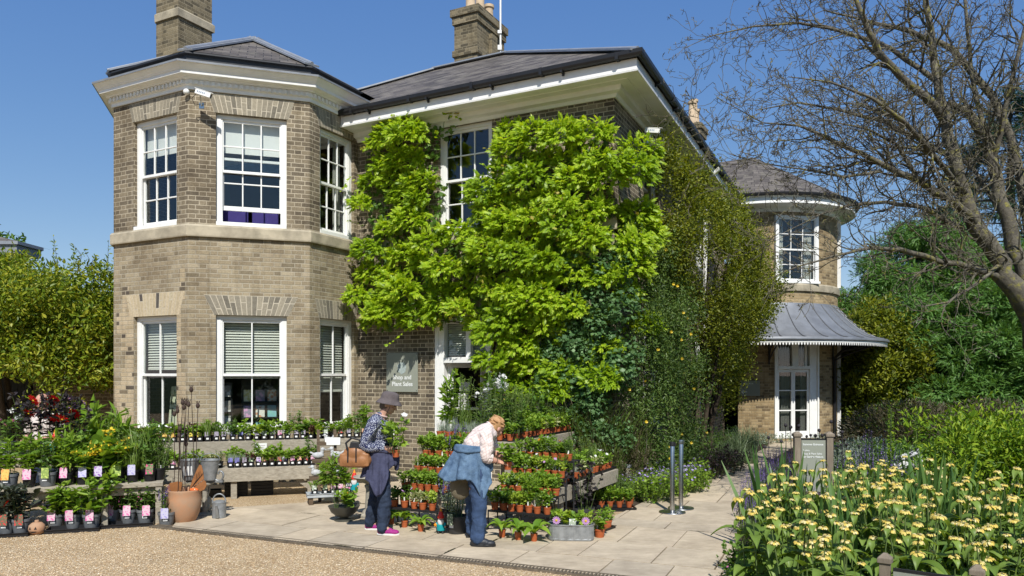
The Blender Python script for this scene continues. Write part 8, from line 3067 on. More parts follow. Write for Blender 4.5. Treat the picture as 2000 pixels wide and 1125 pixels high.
# jacket knotted round the waist
drape('tied_jacket', (0.0, 0, 0), -205, -32, (.168, 1.12), .95,
  lambda u: .655 - .02 * math.sin(u * 9) if u < .42 else .655 - .20 * math.exp(-((u - .70) / .13) ** 2) + .17 * max(0, (u - .82)) / .18,
  lambda u: .035 + .04 * math.exp(-((u - .68) / .2) ** 2), M_NAVY, wm, 6, .008, nt_=20, na=80, seed=3, fold_amp=.017)
mb = MB()
mb.tube([(0.0 + .155 * math.cos(a), .185 * math.sin(a), .95 + .012 * math.sin(3 * a)) for a in np.linspace(0, 6.28, 40)], .028, 8)
limb(mb, [(.15, -.09, .945), (.19, -.09, .90), (.19, -.10, .80)], [.032, .036, .03])
limb(mb, [(.16, -.05, .945), (.205, -.04, .86), (.20, -.05, .74)], [.030, .034, .028])
o = mb.build('tied_sleeve', M_NAVY, wm)
bake(o, .010, 3)
# bag on its strap
bg_ = thing('shoulder_bag', 'tan leather shoulder bag with black top hanging at the standing shopper\'s back', 'bag', p + Vector((-.245, -.20, .765)), 0)
bg_.scale = (1.22, 1.1, 1.2)
mb = MB()
for (x, z, rx, rz_) in ((-.06, .075, .095, .07), (.06, .075, .095, .07), (0, .14, .11, .075), (0, .07, .13, .065)):
 mb.ball((x, 0, z), (rx, .066, rz_), 16, 12)
mb.box((0, 0, .08), (.27, .10, .12))
mb.box((0.01, 0, .155), (.19, .085, .08), taper=.85)
o = mb.build('bag_body', M_TAN, bg_)
bake(o, .008, 6)
mb = MB()
mb.box((.03, 0, .215), (.15, .088, .06), ry=.12, taper=.9)
for y in (-.05,):
 mb.tube([(-.06, y, .18), (-.075, y, .24), (-.02, y, .29), (.05, y, .27), (.075, y, .20)], .011, 8)
 mb.tube([(-.055, y - .008, .20), (-.055, y - .012, .06)], .008, 6)
 mb.tube([(.02, y - .008, .20), (.02, y - .012, .06)], .008, 6)
mb.build('bag_top', M_BLKL, bg_, bevel=.01)
mb = MB()
mb.tube([(.05, .02, .19), (.055, .035, .29), (.085, .06, .375), (.125, .09, .43), (.17, .15, .478), (.20, .21, .478), (.245, .24, .41)], .010, 8)
mb.build('strap', M_BLKL, bg_, smooth=60)
potted('terra', 'whitef', p + Vector((.205, -.135, .885)), 'white flowered plant in orange pot held by the standing shopper', 'plants in the shoppers hands', 0, None, False, False, 1.7)
# ------------------------------------------------- bending shopper
p = Vector(((935 - CX) / FPX * 8.15, 8.15, 0.02))
bn = thing('person', 'person in pale checked shirt bending over the pots, denim jacket round the waist', 'person', p, 0)
mb = MB()
P, rot = head(mb, (0.185, .16, 1.235), (.60, .58, -.60), (.50, .30, .78), 1.0)
limb(mb, [(.10, .11, 1.215), (.135, .125, 1.235), (.165, .145, 1.24)], [.062, .056, .06])
mb.ball((.03, .08, 1.14), (.14, .13, .11), 18, 12, Matrix.Rotation(-.75, 3, 'Y'))
mb.ball((-.07, .04, .98), (.11, .13, .13), 18, 12)
mb.ball((-.08, .04, .87), (.12, .145, .11), 18, 12)
limb(mb, [(.085, -.05, 1.175), (.075, -.10, .935)], [.05, .042])
limb(mb, [(.075, -.10, .935), (.20, -.035, .885)], [.042, .029])
hand(mb, (.21, -.03, .882), (.9, .35, -.25), (.1, .35, -.9), 0.55, 1)
limb(mb, [(.10, .26, 1.165), (.15, .33, .95)], [.05, .042])
limb(mb, [(.15, .33, .95), (.26, .20, .90)], [.042, .029])
hand(mb, (.265, .195, .895), (.8, -.45, -.3), (.1, -.3, -.9), 0.5, -1)
limb(mb, [(-.06, -.05, .84), (.0, -.11, .45), (-.01, -.16, .09)], [.088, .062, .042])
limb(mb, [(-.10, .12, .84), (-.07, .19, .45), (-.085, .25, .09)], [.088, .062, .042])
limb(mb, [(-.01, -.16, .08), (.06, -.165, .045)], [.04, .03])
limb(mb, [(-.085, .25, .08), (-.03, .28, .045)], [.04, .03])
body = mb.build('body', M_SKIN2, bn)
bake(body, .0065, 4)
eyes(P, rot, bn)
mb = MB()
mb.ball(P(-.026, 0, .036), (.092, .086, .090), 18, 14, rot)
mb.ball(P(-.045, 0, -.020), (.066, .074, .072), 16, 12, rot)
rr = random.Random(6)
for k in range(26):
 a, e = rr.uniform(0, 6.28), rr.uniform(-.5, 1.3)
 v = Vector((math.cos(a) * math.cos(e) * .09 - .03, math.sin(a) * math.cos(e) * .085, .032 + math.sin(e) * .088))
 if v.x > .045 and v.z < .08:
  continue
 mb.ball(P(*v), (.026, .026, .008), 8, 6, rot)
o = mb.build('hair', M_HAIRG, bn)
bake(o, .006, 7, .5, .012)
# shirt
mb = MB()
mb.ball((.035, .085, 1.135), (.178, .170, .128), 20, 14, Matrix.Rotation(-.75, 3, 'Y'))
mb.ball((-.03, .06, 1.065), (.145, .165, .13), 20, 12, Matrix.Rotation(-.5, 3, 'Y'))
mb.ball((-.075, .045, .99), (.138, .165, .10), 20, 12)
limb(mb, [(.075, .10, 1.195), (.125, .12, 1.225)], [.088, .070])
limb(mb, [(.07, -.03, 1.175), (.085, -.075, 1.07), (.078, -.10, .95)], [.080, .074, .066])
limb(mb, [(.078, -.10, .945), (.125, -.075, .92)], [.066, .050])
limb(mb, [(.09, .22, 1.165), (.13, .30, 1.05), (.15, .33, .96)], [.080, .074, .066])
o = mb.build('shirt', M_CHECK, bn)
bake(o, .009, 5, .5, .035)
mb = MB()
for k in range(3):
 q = Vector((.105 + .012 * k, -.085 + .006 * k, .925 - .004 * k))
 ax = Vector((.85, .4, -.32)).normalized()
 s1 = ax.cross(Vector((0, 0, 1))).normalized()
 s2 = ax.cross(s1)
 mb.tube([q + (s1 * math.cos(a) + s2 * math.sin(a)) * (.052 - .003 * k) for a in np.linspace(0, 6.28, 18)], .0125, 8)
o = mb.build('rolled_cuff', M_CHECK, bn, smooth=180)
mb = MB()
q = Vector((.128, .12, 1.232))
ax = Vector((.6, .2, .35)).normalized()
s1 = ax.cross(Vector((0, 0, 1))).normalized()
s2 = ax.cross(s1)
mb.tube([q + (s1 * math.cos(a) + s2 * math.sin(a)) * .071 for a in np.linspace(0, 6.28, 24)], .014, 8)
mb.build('collar', M_CHECK, bn, smooth=180)
mb = MB()
ax = Vector((.9, .35, -.25)).normalized()
s1 = ax.cross(Vector((0, 0, 1))).normalized()
s2 = ax.cross(s1)
mb.tube([Vector((.19, -.04, .889)) + (s1 * math.cos(a) + s2 * math.sin(a)) * .031 for a in np.linspace(0, 6.28, 18)], .004, 6)
mb.build('watch_strap', M_BLKL, bn)
# jeans
mb = MB()
mb.ball((-.085, .04, .87), (.145, .165, .13), 18, 12)
limb(mb, [(-.06, -.04, .84), (-.02, -.085, .64), (.012, -.115, .45), (.008, -.14, .26), (-.005, -.158, .085)], [.115, .096, .082, .078, .074])
limb(mb, [(-.105, .12, .84), (-.09, .16, .64), (-.075, .19, .45), (-.078, .22, .26), (-.085, .25, .09)], [.115, .096, .082, .076, .070])
o = mb.build('jeans', M_JEAN2, bn)
bake(o, .010, 4, .5, .04)
M_SHB = plain('navy_leather_shoe', (0.025, 0.028, 0.036), .5, 0, .3, 20)
shoe(bn, (-.075, -.165, 0), (.185, -.175, 0), M_SHB, M_BLKL, .045, .09, .026)
shoe(bn, (-.15, .24, 0), (.05, .34, 0), M_SHB, M_BLKL, .045, .09, .026)
# denim jacket
drape('tied_jacket', (-.08, .04, 0), 140, 345, (.172, 1.02), 1.035,
  lambda u: .67 + .05 * math.sin(u * 7) if u < .25 else (.705 - .02 * math.sin((u - .25) * 12) if u < .58 else .705 - .20 * math.exp(-((u - .80) / .10) ** 2)),
  lambda u: .155 * math.exp(-((u - .18) / .17) ** 2) + .055 + .035 * math.exp(-((u - .8) / .12) ** 2), M_DENIM, bn, 5, .010, nt_=20, na=90, seed=5, fold_amp=.017)
mb = MB()
for k in range(3):
 mb.tube([(-.08 + (.165 + .006 * k) * math.cos(a), .04 + (.17 + .006 * k) * math.sin(a), 1.045 - .018 * k + .01 * math.sin(2 * a + k)) for a in np.linspace(0, 6.28, 44)], .022, 8)
limb(mb, [(.08, .0, 1.02), (.12, -.02, .95), (.12, -.01, .80)], [.035, .045, .04])
o = mb.build('tied_sleeve', M_DENIM, bn)
bake(o, .010, 3)
kb = thing('cloth_bag', 'khaki cloth bag hanging below the denim jacket of the bending shopper', 'bag', p + Vector((-.20, .02, .46)), 0)
mb = MB()
mb.ball((0, 0, .14), (.115, .05, .14), 18, 12)
mb.ball((.03, 0, .22), (.10, .045, .08), 16, 10)
o = mb.build('bag_body', plain('khaki_cloth', (0.17, 0.145, 0.095), .9, 0, .25, 9, .2, 60), kb, smooth=180)
mb = MB()
mb.tube([(-.02, 0, .26), (.02, .01, .42), (.06, .02, .52)], .012, 6)
mb.build('strap', MATS['khaki_cloth'], kb)
potted('terra', 'bushy', p + Vector((.315, .02, .79)), 'green plant in orange pot held by the bending shopper', 'plants in the shoppers hands', 0, None, False, False, 1.2)
# ------------------------------------------------- third visitor behind the dahlias
Y3 = 10.5
p = Vector(((86 - CX) / FPX * Y3, Y3, 0.0))
tv = thing('person', 'grey haired person in white patterned shirt behind the dahlias at far left', 'person', p, 0)
mb = MB()
P, rot = head(mb, (0, -.04, 1.46), (.05, -1, -.35), (0, -.3, 1), 1.0)
limb(mb, [(0, .02, 1.28), (0, 0, 1.36), (0, -.02, 1.40)], [.062, .055, .058])
mb.ball((0, .02, 1.10), (.17, .11, .20), 18, 12)
mb.ball((0, .02, .88), (.15, .11, .16), 18, 12)
for s_ in (-1, 1):
 limb(mb, [(.17 * s_, .02, 1.24), (.23 * s_, .02, .98)], [.052, .042])
 limb(mb, [(.23 * s_, .02, .98), (.12 * s_, -.20, .96)], [.042, .029])
 hand(mb, (.115 * s_, -.21, .96), (-.4 * s_, -.9, -.1), (0, 0, -1), .5, s_)
 limb(mb, [(.09 * s_, .02, .84), (.10 * s_, .01, .45), (.10 * s_, .03, .08)], [.09, .06, .042])
 limb(mb, [(.10 * s_, .03, .07), (.11 * s_, -.06, .04)], [.04, .03])
body = mb.build('body', M_SKIN2, tv)
bake(body, .008, 4)
eyes(P, rot, tv)
mb = MB()
for s_ in (-1, 1):
 mb.ball(P(-.02, .068 * s_, .015), (.05, .018, .045), 12, 8, rot)
mb.ball(P(-.075, 0, .0), (.03, .07, .055), 14, 10, rot)
o = mb.build('hair', M_HAIRW, tv)
bake(o, .007, 3)
mb = MB()
mb.ball((0, .02, 1.14), (.20, .14, .17), 18, 12)
mb.ball((0, .02, .95), (.185, .14, .17), 18, 12)
limb(mb, [(0, .02, 1.24), (0, .01, 1.31)], [.10, .068])
for s_ in (-1, 1):
 limb(mb, [(.15 * s_, .02, 1.235), (.205 * s_, .02, 1.12), (.23 * s_, .02, 1.0)], [.078, .074, .066])
o = mb.build('shirt', clothmat('white_patterned_cotton', 'speckle', (0.60, 0.55, 0.50), (0.36, 0.27, 0.25), 40.0), tv)
bake(o, .010, 4)
mb = MB()
mb.ball((0, .02, .82), (.16, .13, .12), 16, 10)
for s_ in (-1, 1):
 limb(mb, [(.09 * s_, .02, .82), (.10 * s_, .015, .45), (.10 * s_, .03, .09)], [.105, .08, .07])
o = mb.build('trousers', M_JEAN1, tv)
bake(o, .012, 3)
for s_ in (-1, 1):
 shoe(tv, (.10 * s_, .09, 0), (.11 * s_, -.16, 0), M_SHB, M_BLKL)
# ------------------------------------------------------------------ beds on the right of the path and along the side wall
bed = [tuple(G(a, b).xy) for a, b in [(1420, 1140), (1436, 1050), (1456, 964), (1500, 903), (1562, 868), (1640, 856), (1800, 842)]] + [(16, 21), (16, 3.5), (2.0, 3.2)]
sheet('flower_bed_soil', bed, 0.012, M_SOIL)
bed2 = [tuple(G(a, b).xy) for a, b in [(1165, 1010), (1262, 982), (1350, 956), (1432, 912), (1468, 889), (1498, 871), (1480, 862)]] + [tuple(H(0.0, 9.5).xy), tuple(H(0, 0).xy), tuple(H(1.5, 0).xy), tuple(H(1.4, -0.6).xy)]
sheet('border_soil', bed2, 0.010, M_SOIL)
def ground_pt(px, Y, z=0.0):
 return Vector(((px - CX) / FPX * Y, Y, z))
# --- yellow whorled plants
def mk_phlomis(seed):
 rs = np.random.RandomState(seed)
 fo2 = MB()
 SF = []
 ns = rs.randint(2, 5)
 for i in range(ns):
  a, q = rs.uniform(0, 6.28), 0.16 * math.sqrt(rs.rand())
  h = rs.uniform(0.58, 1.0)
  lean = rs.normal(size=2) * 0.05
  base = np.array([q * .5 * math.cos(a), q * .5 * math.sin(a), 0])
  top = np.array([q * math.cos(a) + lean[0], q * math.sin(a) + lean[1], h])
  st = MB()
  SF.append(('stem', st, M_STEM))
  st.tube([base, (base + top) / 2, top], [0.006, 0.0055, 0.004], 6)
  nw = rs.choice((1, 1, 2, 2, 3))
  for k in range(nw):
   u = 1.0 - 0.155 * k - 0.01
   c = base + (top - base) * u
   rw = 0.028 * rs.uniform(.75, 1.15) * (0.8 if k == 0 and rs.rand() < .4 else 1)
   fl = MB()
   SF.append(('flower', fl, [F_YELLOW, F_CREAMY]))
   n = 15
   an = np.linspace(0, 2 * math.pi, n, endpoint=False) + rs.uniform(0, 1)
   D = np.stack([np.cos(an), np.sin(an), rs.uniform(-.55, .1, n)], 1)
   P = c + np.stack([np.cos(an), np.sin(an), np.zeros(n)], 1) * rw * .45
   N = np.tile(UPV, (n, 1)) + D * .2
   # hooded petals: two arched layers
   hood = (np.array([(0, 0, 0), (.26, .3, .14), (.30, .7, .10), (.16, 1.0, -.22), (-.16, 1.0, -.22), (-.30, .7, .10), (-.26, .3, .14), (0, .5, .26)]), [(0, 1, 7), (1, 2, 7), (2, 3, 4, 7), (4, 5, 7), (5, 6, 7), (6, 0, 7)])
   put(fl, P, D, N, rw * rs.uniform(.85, 1.15, n), hood, 0, 0, rs)
   n2 = 7
   an = rs.uniform(0, 6.28, n2)
   D2 = np.stack([np.cos(an) * .7, np.sin(an) * .7, rs.uniform(.3, 1, n2)], 1)
   put(fl, c + D2 * rw * .25, D2, sph(n2, rs), rw * .5 * rs.uniform(.7, 1.1, n2), T_oval(.5), 1, 0, rs)
   # pair of leaves under the whorl
   b = rs.uniform(0, 3.14) + k * 1.57
   for sgn in (0, math.pi):
    d = np.array([math.cos(b + sgn), math.sin(b + sgn), rs.uniform(-.9, -.2)])
    put(fo2, [c - np.array([0, 0, .012])], [d], [UPV + np.array([d[0], d[1], 0]) * .9], rs.uniform(.085, .14), PLEAF, 0, .1, rs)
  for k in range(5):
   u = rs.uniform(0.08, 0.78)
   c = base + (top - base) * u
   b = rs.uniform(0, 6.28)
   for sgn in (0, math.pi):
    d = np.array([math.cos(b + sgn), math.sin(b + sgn), rs.uniform(-.5, .55)])
    put(fo2, [c], [d], [UPV + np.array([d[0], d[1], 0]) * .35], rs.uniform(.14, .25), PLEAF, 0, .1, rs)
 for k in range(7):
  a = rs.uniform(0, 6.28)
  d = np.array([math.cos(a), math.sin(a), rs.uniform(.1, .9)])
  put(fo2, [np.array([0.05 * math.cos(a), .05 * math.sin(a), rs.uniform(.05, .3)])], [d], [UPV + np.array([d[0], d[1], 0]) * .2], rs.uniform(.16, .24), PLEAF, 0, .1, rs)
 return [('foliage', data(fo2, 'foliage', L_SAGE, 60))] + [(nm, data(m_, nm, mt, 60)) for nm, m_, mt in SF]
def _pleaf():
 V, F = [], []
 seg = 6
 for i in range(seg + 1):
  t = i / seg
  w = 0.24 * math.sin(math.pi * min(1, (0.08 + .92 * t)) ** .72) * (1 - .25 * t) + 0.008
  z = 0.10 * math.sin(t * 3) - .38 * t * t
  y = t * (1 - .15 * t)
  V += [(-w, y, z + .05), (-w * .5, y, z + .03), (0, y, z), (w * .5, y, z + .03), (w, y, z + .05)]
 for i in range(seg):
  for k in range(4):
   F.append((5 * i + k, 5 * i + k + 1, 5 * i + 6 + k, 5 * i + 5 + k))
 return np.array(V), F
PLEAF = _pleaf()
PHL = [mk_phlomis(300 + k) for k in range(6)]
GR = random.Random(44)
def clone(sets, name, label, cat, loc, group, sc=1.0, rz=None):
 t = thing(name, label, cat, loc, GR.uniform(0, 6.28) if rz is None else rz, group)
 s = sc * GR.uniform(.9, 1.1)
 t.scale = (s, s, s)
 for nm, me in GR.choice(sets):
  child(nm, me, t)
 return t
pts = []
k = 0
while len(pts) < 118 and k < 9000:
 k += 1
 Y = GR.uniform(3.55, 8.3)
 px = GR.uniform(1440, 2120)
 left = 1480 + max(0, (5.6 - Y)) * 190 + (0 if Y < 6.4 else (Y - 6.4) * 20)
 if Y > 6.6:
  left = 1640 if Y > 7.4 else 1500
 if px < left:
  continue
 if Y > 7.2 and px > 1830:
  continue
 p = ground_pt(px, Y, 0.01)
 if Y < 4.9 and 1690 < px < 1935:
  continue
 if any((p - q).length < 0.25 for q in pts):
  continue
 pts.append(p)
for p in pts:
 h = 1.0 if p.y > 4.6 else 0.86
 clone(PHL, 'yellow_flowering_plant', 'sage leaved plant with whorls of yellow flowers in the crowded bed right of path', 'perennial', p, 'yellow whorled flowers in the right bed', h)
# --- sword leaves
IRS = []
for k in range(3):
 rs = np.random.RandomState(600 + k)
 mb = MB()
 n = 32
 a = rs.uniform(0, 6.28, n)
 P = np.stack([rs.uniform(-.16, .16, n), rs.uniform(-.06, .06, n), np.zeros(n)], 1)
 D = np.stack([rs.normal(size=n) * .22, rs.normal(size=n) * .12, np.ones(n)], 1)
 put(mb, P, D, np.stack([np.cos(a), np.sin(a), np.zeros(n)], 1), rs.uniform(.6, 1.15, n), T_blade(.055, .12, 6), 0, 0, rs)
 IRS.append([('foliage', data(mb, 'foliage', L_IRIS, 60))])
for i, (px, Y, s) in enumerate(((1520, 7.6, 1.0), (1535, 7.0, .95), (1550, 7.8, 1.0), (1600, 6.9, .9), (1690, 7.0, 1.0), (1712, 6.6, 1.0), (1800, 7.4, 1.12), (1822, 7.0, 1.1), (1850, 7.3, 1.05), (1870, 6.6, 1.0), (1640, 6.2, .9), (1760, 6.1, .95), (1930, 6.2, .95))):
 clone(IRS, 'sword_leaf_clump', f'clump of upright sword shaped leaves among yellow flowers, {nth(i)} of the scattered clumps', 'perennial', ground_pt(px, Y), 'sword leaf clumps', s)
# --- catmint along the path, purple spikes
def mk_catmint(seed, h=.34, flow=(F_PURPLE, F_LILAC), leaf=None, n=34, sp=.16, L=.12, tilt=1.0):
 return mk_leafy(seed, leaf or L_SAGE, h, sp, .03, OVN, n, 10, 1, (list(flow), 'spike', int(n * .8), L))
CAT = [mk_catmint(700 + k) for k in range(3)]
SAL = [mk_catmint(720 + k, .6, (F_PURPLE, F_PURPLE), L_DEEP, 11, .13, .17) for k in range(3)]
for i, (px, y) in enumerate(((1452, 1035), (1460, 1005), (1468, 985), (1478, 968), (1486, 950), (1500, 930), (1512, 915), (1500, 960), (1520, 940), (1475, 1020), (1462, 1060), (1490, 1000), (1530, 920), (1510, 980))):
 p = G(px, y + 12)
 p.z = 0.01
 clone(CAT, 'catmint_plant', f'sprawling catmint with purple spikes edging the path, {nth(i)} of the drift', 'perennial', p, 'catmint along the path edge', 1.0)
for i, (px, Y, s) in enumerate(((1545, 8.6, 1.0), (1562, 8.3, 1.0), (1578, 8.0, .95), (1600, 8.1, .9), (1525, 9.3, 1.15), (1650, 9.2, 1.15), (1668, 9.8, 1.15), (1690, 9.5, 1.1), (1720, 10.2, 1.2), (1745, 9.6, 1.15), (1702, 10.8, 1.2), (1612, 9.5, 1.0), (1765, 10.4, 1.2))):
 clone(SAL, 'purple_salvia', f'dark stemmed purple salvia near the direction sign, {nth(i)} of the group', 'perennial', ground_pt(px, Y), 'purple salvias round the sign', s)
# --- low variegated and leafy edging at the front of the bed
VAR = [mk_leafy(740 + k, L_VARI, .30, .2, .065, OVN, 22, 14) for k in range(3)]
LOW_ = [mk_leafy(750 + k, L_FRESH, .22, .2, .05, MP, 22, 7) for k in range(3)]
LOWG = [mk_leafy(760 + k, L_MID, .24, .2, .04, RD, 24, 8, 1, ([F_PINK, F_MAUVE], 'open', 3, .014)) for k in range(3)]
i = 0
for px, Y in ((1490, 5.2), (1530, 4.9), (1560, 5.3), (1590, 4.7), (1545, 4.5), (1500, 4.7), (1610, 5.1), (1630, 4.6), (1575, 4.3), (1650, 4.3)):
 clone(VAR, 'variegated_plant', f'cream and green variegated plant at the front of the right bed, {nth(i)} of the patch', 'perennial', ground_pt(px, Y), 'variegated plants at the bed front', 1.0)
 i += 1
i = 0
for px, Y in ((1440, 5.9), (1455, 6.2), (1450, 5.5), (1465, 5.8), (1450, 5.1), (1470, 5.4), (1440, 6.6), (1462, 6.7), (1435, 5.3), (1450, 7.0), (1475, 6.2), (1466, 7.2), (1430, 4.9), (1460, 4.8)):
 clone(LOW_ if i % 3 else LOWG, 'edging_plant', f'low leafy edging plant beside the paving, {nth(i)} along the right bed', 'perennial', ground_pt(px, Y), 'low edging plants', 1.0)
 i += 1
for px, Y in ((1700, 4.4), (1760, 4.7), (1830, 4.5), (1900, 4.3), (1960, 4.6), (1680, 5.3)):
 clone(LOWG, 'edging_plant', f'low leafy plant under the yellow flowers, {nth(i - 14)} across the bed', 'perennial', ground_pt(px, Y), 'low plants under the yellow flowers', 1.2)
 i += 1
# --- bright shrubs at the right edge
bl = rblobs(95, 91, ((4.7, 8.2), (8.2, 11.0), (0.2, 1.6)), (.27, .27, .25), lambda p: p.x / p.y > .535 and p.z < 1.3 - 0.35 * max(0, 5.9 - p.x) - .22 * math.sin(p.x * 3.3) + .15 * math.sin(p.y * 5))
shrub('evergreen_shrub', 'glossy bright yellow green shrub filling the right edge behind yellow flowers', 'shrub', (6.4, 9.6, 0), bl, 230, 0.075, T_oval(.38), leafmat('glossy_lime_leaf', [(0.05, 0.115, 0.01), (0.12, 0.22, 0.012), (0.22, 0.33, 0.02), (0.30, 0.38, 0.03)], .3, .5, .25), stems=10, out=.5, up=.6, rnd=.8, shell=(.2, 1.45))
bl = rblobs(55, 92, ((5.8, 8.2), (11.2, 12.8), (0.1, .7)), (.3, .3, .24))
shrub('evergreen_shrub', 'dark green mounded shrub behind the bright yellow green one', 'shrub', (6.5, 12, 0), bl, 150, 0.08, T_oval(.4), L_MID, stems=8)
# feathery brown shrubs before the conifers
for i, (c, n, lab) in enumerate((((8.0, 15.2), 40, 'brown feathery shrub before the conifers beside the bow'), ((10.0, 15.8), 40, 'second brown feathery shrub farther right before the conifers'), ((11.6, 14.2), 34, 'third feathery shrub of the row nearest the right edge'))):
 t = thing('feathery_shrub', lab, 'shrub', (c[0], c[1], 0), 0, 'feathery shrubs before the conifers')
 rs = np.random.RandomState(95 + i)
 mb = MB()
 n = 1500
 a = rs.uniform(0, 6.28, n)
 e = rs.uniform(0.25, 1.25, n)
 L = rs.uniform(.5, 1.25, n)
 D = np.stack([np.cos(a) * np.cos(e), np.sin(a) * np.cos(e), np.sin(e)], 1)
 P = np.array([c[0], c[1], 0.15]) + rs.normal(size=(n, 3)) * np.array([.3, .25, .1])
 put(mb, P, D, np.cross(D, (0, 0, 1.0)), L, T_blade(.012, .35, 3), 0, 0, rs)
 n = 5200
 a = rs.uniform(0, 6.28, n)
 e = np.arcsin(rs.uniform(0.05, 1, n))
 D = np.stack([np.cos(a) * np.cos(e) * 1.15, np.sin(a) * np.cos(e), np.sin(e) * .95], 1)
 P = np.array([c[0], c[1], 0.3]) + D * rs.uniform(.75, 1.08, n)[:, None] * np.array([1.25, .9, 1.0])
 put(mb, P, D + rs.normal(size=(n, 3)) * .5, sph(n, rs), rs.uniform(.05, .12, n), T_dia(.3), 0, 0, rs)
 wchild(mb.build('foliage', leafmat('smoky_leaf', [(0.06, 0.075, 0.03), (0.10, 0.105, 0.05), (0.13, 0.10, 0.065), (0.17, 0.15, 0.09)], .3)), t)
# silver mound, white lilies, green spires
for i, (px, Y, s, lab) in enumerate(((1660, 13.0, .36, 'silver leaved mound near the bow wall left of the lilies'), (1690, 12.6, .42, 'larger silver leaved mound beside the first'), (1715, 13.2, .36, 'small silver leaved mound at the back'))):
 c = ground_pt(px, Y)
 bl = [(c + Vector((GR.uniform(-.4, .4), GR.uniform(-.3, .3), GR.uniform(.15, .6))), (s * .7, s * .7, s * .5)) for _ in range(12)]
 shrub('silver_mound', lab, 'shrub', c, bl, 260, .055, T_oval(.3), L_SILVER, 'silver leaved mounds', 3)
LIL = [mk_leafy(780 + k, L_MID, .62, .16, .07, OVN, 12, 9, 1, ([F_WHITE, F_GOLD], 'open', 9, .06)) for k in range(2)]
for i, (px, Y) in enumerate(((1765, 11.2), (1790, 11.0), (1780, 10.4), (1755, 10.6), (1798, 11.5))):
 clone(LIL, 'white_lily', f'white flowered lily between the brown shrubs and yellow bed, {nth(i)} of five', 'perennial', ground_pt(px, Y), 'white lilies', 1.0)
SPI = []
for k in range(2):
 rs = np.random.RandomState(790 + k)
 mb = MB()
 mb.mi = 1
 mb.tube([(0, 0, 0), (0.01, 0, .6), (0, 0, 1.25)], [.012, .010, .006], 6)
 mb.mi = 0
 n = 260
 z = rs.uniform(.35, 1.28, n)
 a = rs.uniform(0, 6.28, n)
 D = np.stack([np.cos(a), np.sin(a), rs.uniform(-.2, .5, n)], 1)
 put(mb, np.stack([np.zeros(n), np.zeros(n), z], 1) + D * .015, D, sph(n, rs), .055 * (1.35 - z * .7), T_oval(.5), 0, 0, rs)
 SPI.append([('foliage', data(mb, 'foliage', [L_FRESH, M_STEM]))])
for i, (px, Y, s) in enumerate(((1740, 11.3, 1.0), (1791, 11.6, .95))):
 clone(SPI, 'green_spire', f'tall narrow yellow green spire plant, {("left", "right")[i]} of the two', 'perennial', ground_pt(px, Y), 'green spires', s)
ALL = []
for k in range(2):
 rs = np.random.RandomState(795 + k)
 mb = MB()
 for q in range(6):
  x, y, h = rs.uniform(-.25, .25), rs.uniform(-.2, .2), rs.uniform(.55, .95)
  mb.tube([(x, y, 0), (x + .02, y, h)], .004, 5)
  mb.ball((x + .02, y, h), .018, 8, 6)
 ALL.append([('seed_head', data(mb, 'seed_head', plain('dark_seed_head', (0.03, 0.025, 0.03), .8), 60))])
for i, (px, Y, s) in enumerate(((1585, 10.0, 1.2), (1610, 10.4, 1.25), (1640, 11, 1.2), (1530, 9.8, 1.2), (1700, 11.5, 1.2))):
 clone(ALL, 'dark_seed_heads', f'thin stems with small dark round seed heads near the sign, {nth(i)} tuft', 'perennial', ground_pt(px, Y), 'dark seed heads', s)
# general leafy cover of the far part of the bed
mb = MB()
rs = np.random.RandomState(33)
bl = [(Vector((GR.uniform(3.2, 12), GR.uniform(6.5, 15.5), GR.uniform(.05, .35))), (.3, .3, .2)) for _ in range(420)]
bl = [b for b in bl if b[0].x > 3.5 + max(0, b[0].y - 8) * .40]
blob_leaves(mb, bl, 110, .06, T_oval(.45), rs=rs)
bl = [(Vector((GR.uniform(1.5, 6.5), GR.uniform(3.4, 6.5), GR.uniform(.0, .2))), (.25, .25, .15)) for _ in range(170)]
bl = [b for b in bl if b[0].x / b[0].y > .32]
blob_leaves(mb, bl, 120, .055, T_oval(.45), rs=rs)
tag(mb.build('ground_cover', L_MID), 'mixed low leafy ground cover between the flowers of the right bed', 'ground cover', kind='stuff')
# --- border along the side wall
GER = [mk_leafy(800 + k, L_FRESH, .36, .28, .045, MP, 34, 8, 1, ([F_LILAC, F_LILAC], 'open', 22, .019)) for k in range(3)]
i = 0
for px, Y, s in ((1250, 10.9, 1.1), (1275, 10.7, 1.1), (1300, 10.9, 1.15), (1325, 11.2, 1.15), (1350, 11.6, 1.1), (1262, 11.6, 1.2), (1290, 11.7, 1.25), (1320, 12.0, 1.2), (1345, 12.3, 1.2), (1370, 12.2, 1.0), (1240, 11.3, 1.15), (1310, 11.4, 1.1), (1280, 11.2, 1.1), (1215, 11.2, .9), (1365, 11.7, .9)):
 clone(GER, 'cranesbill_plant', f'mounded cranesbill dotted with lilac flowers beside the steel posts, {nth(i)} of the drift', 'perennial', ground_pt(px, Y), 'lilac cranesbills beside the path', s)
 i += 1
GRS = []
for k in range(2):
 GRS.append(mk_blades(820 + k, leafmat('blue_grass', [(0.10, 0.15, 0.07), (0.16, 0.22, 0.11), (0.24, 0.30, 0.16)], .3, tcol=(1.1, 1.2, .8)), .75, 420, .007, .95, .10, 1.0))
for i, (px, Y, s) in enumerate(((1462, 15.4, 1.0), (1440, 15.0, .95), (1418, 14.6, .8))):
 clone(GRS, 'fountain_grass', f'arching blue green grass tuft before the bow wall, {nth(i)} from the right', 'grass', ground_pt(px, Y), 'fountain grasses by the bow', s)
HEU = [mk_leafy(830 + k, leafmat('plum_leaf', [(0.025, 0.015, 0.02), (0.05, 0.03, 0.035), (0.08, 0.06, 0.05)], .2), .38, .3, .06, OV, 36, 8) for k in range(2)]
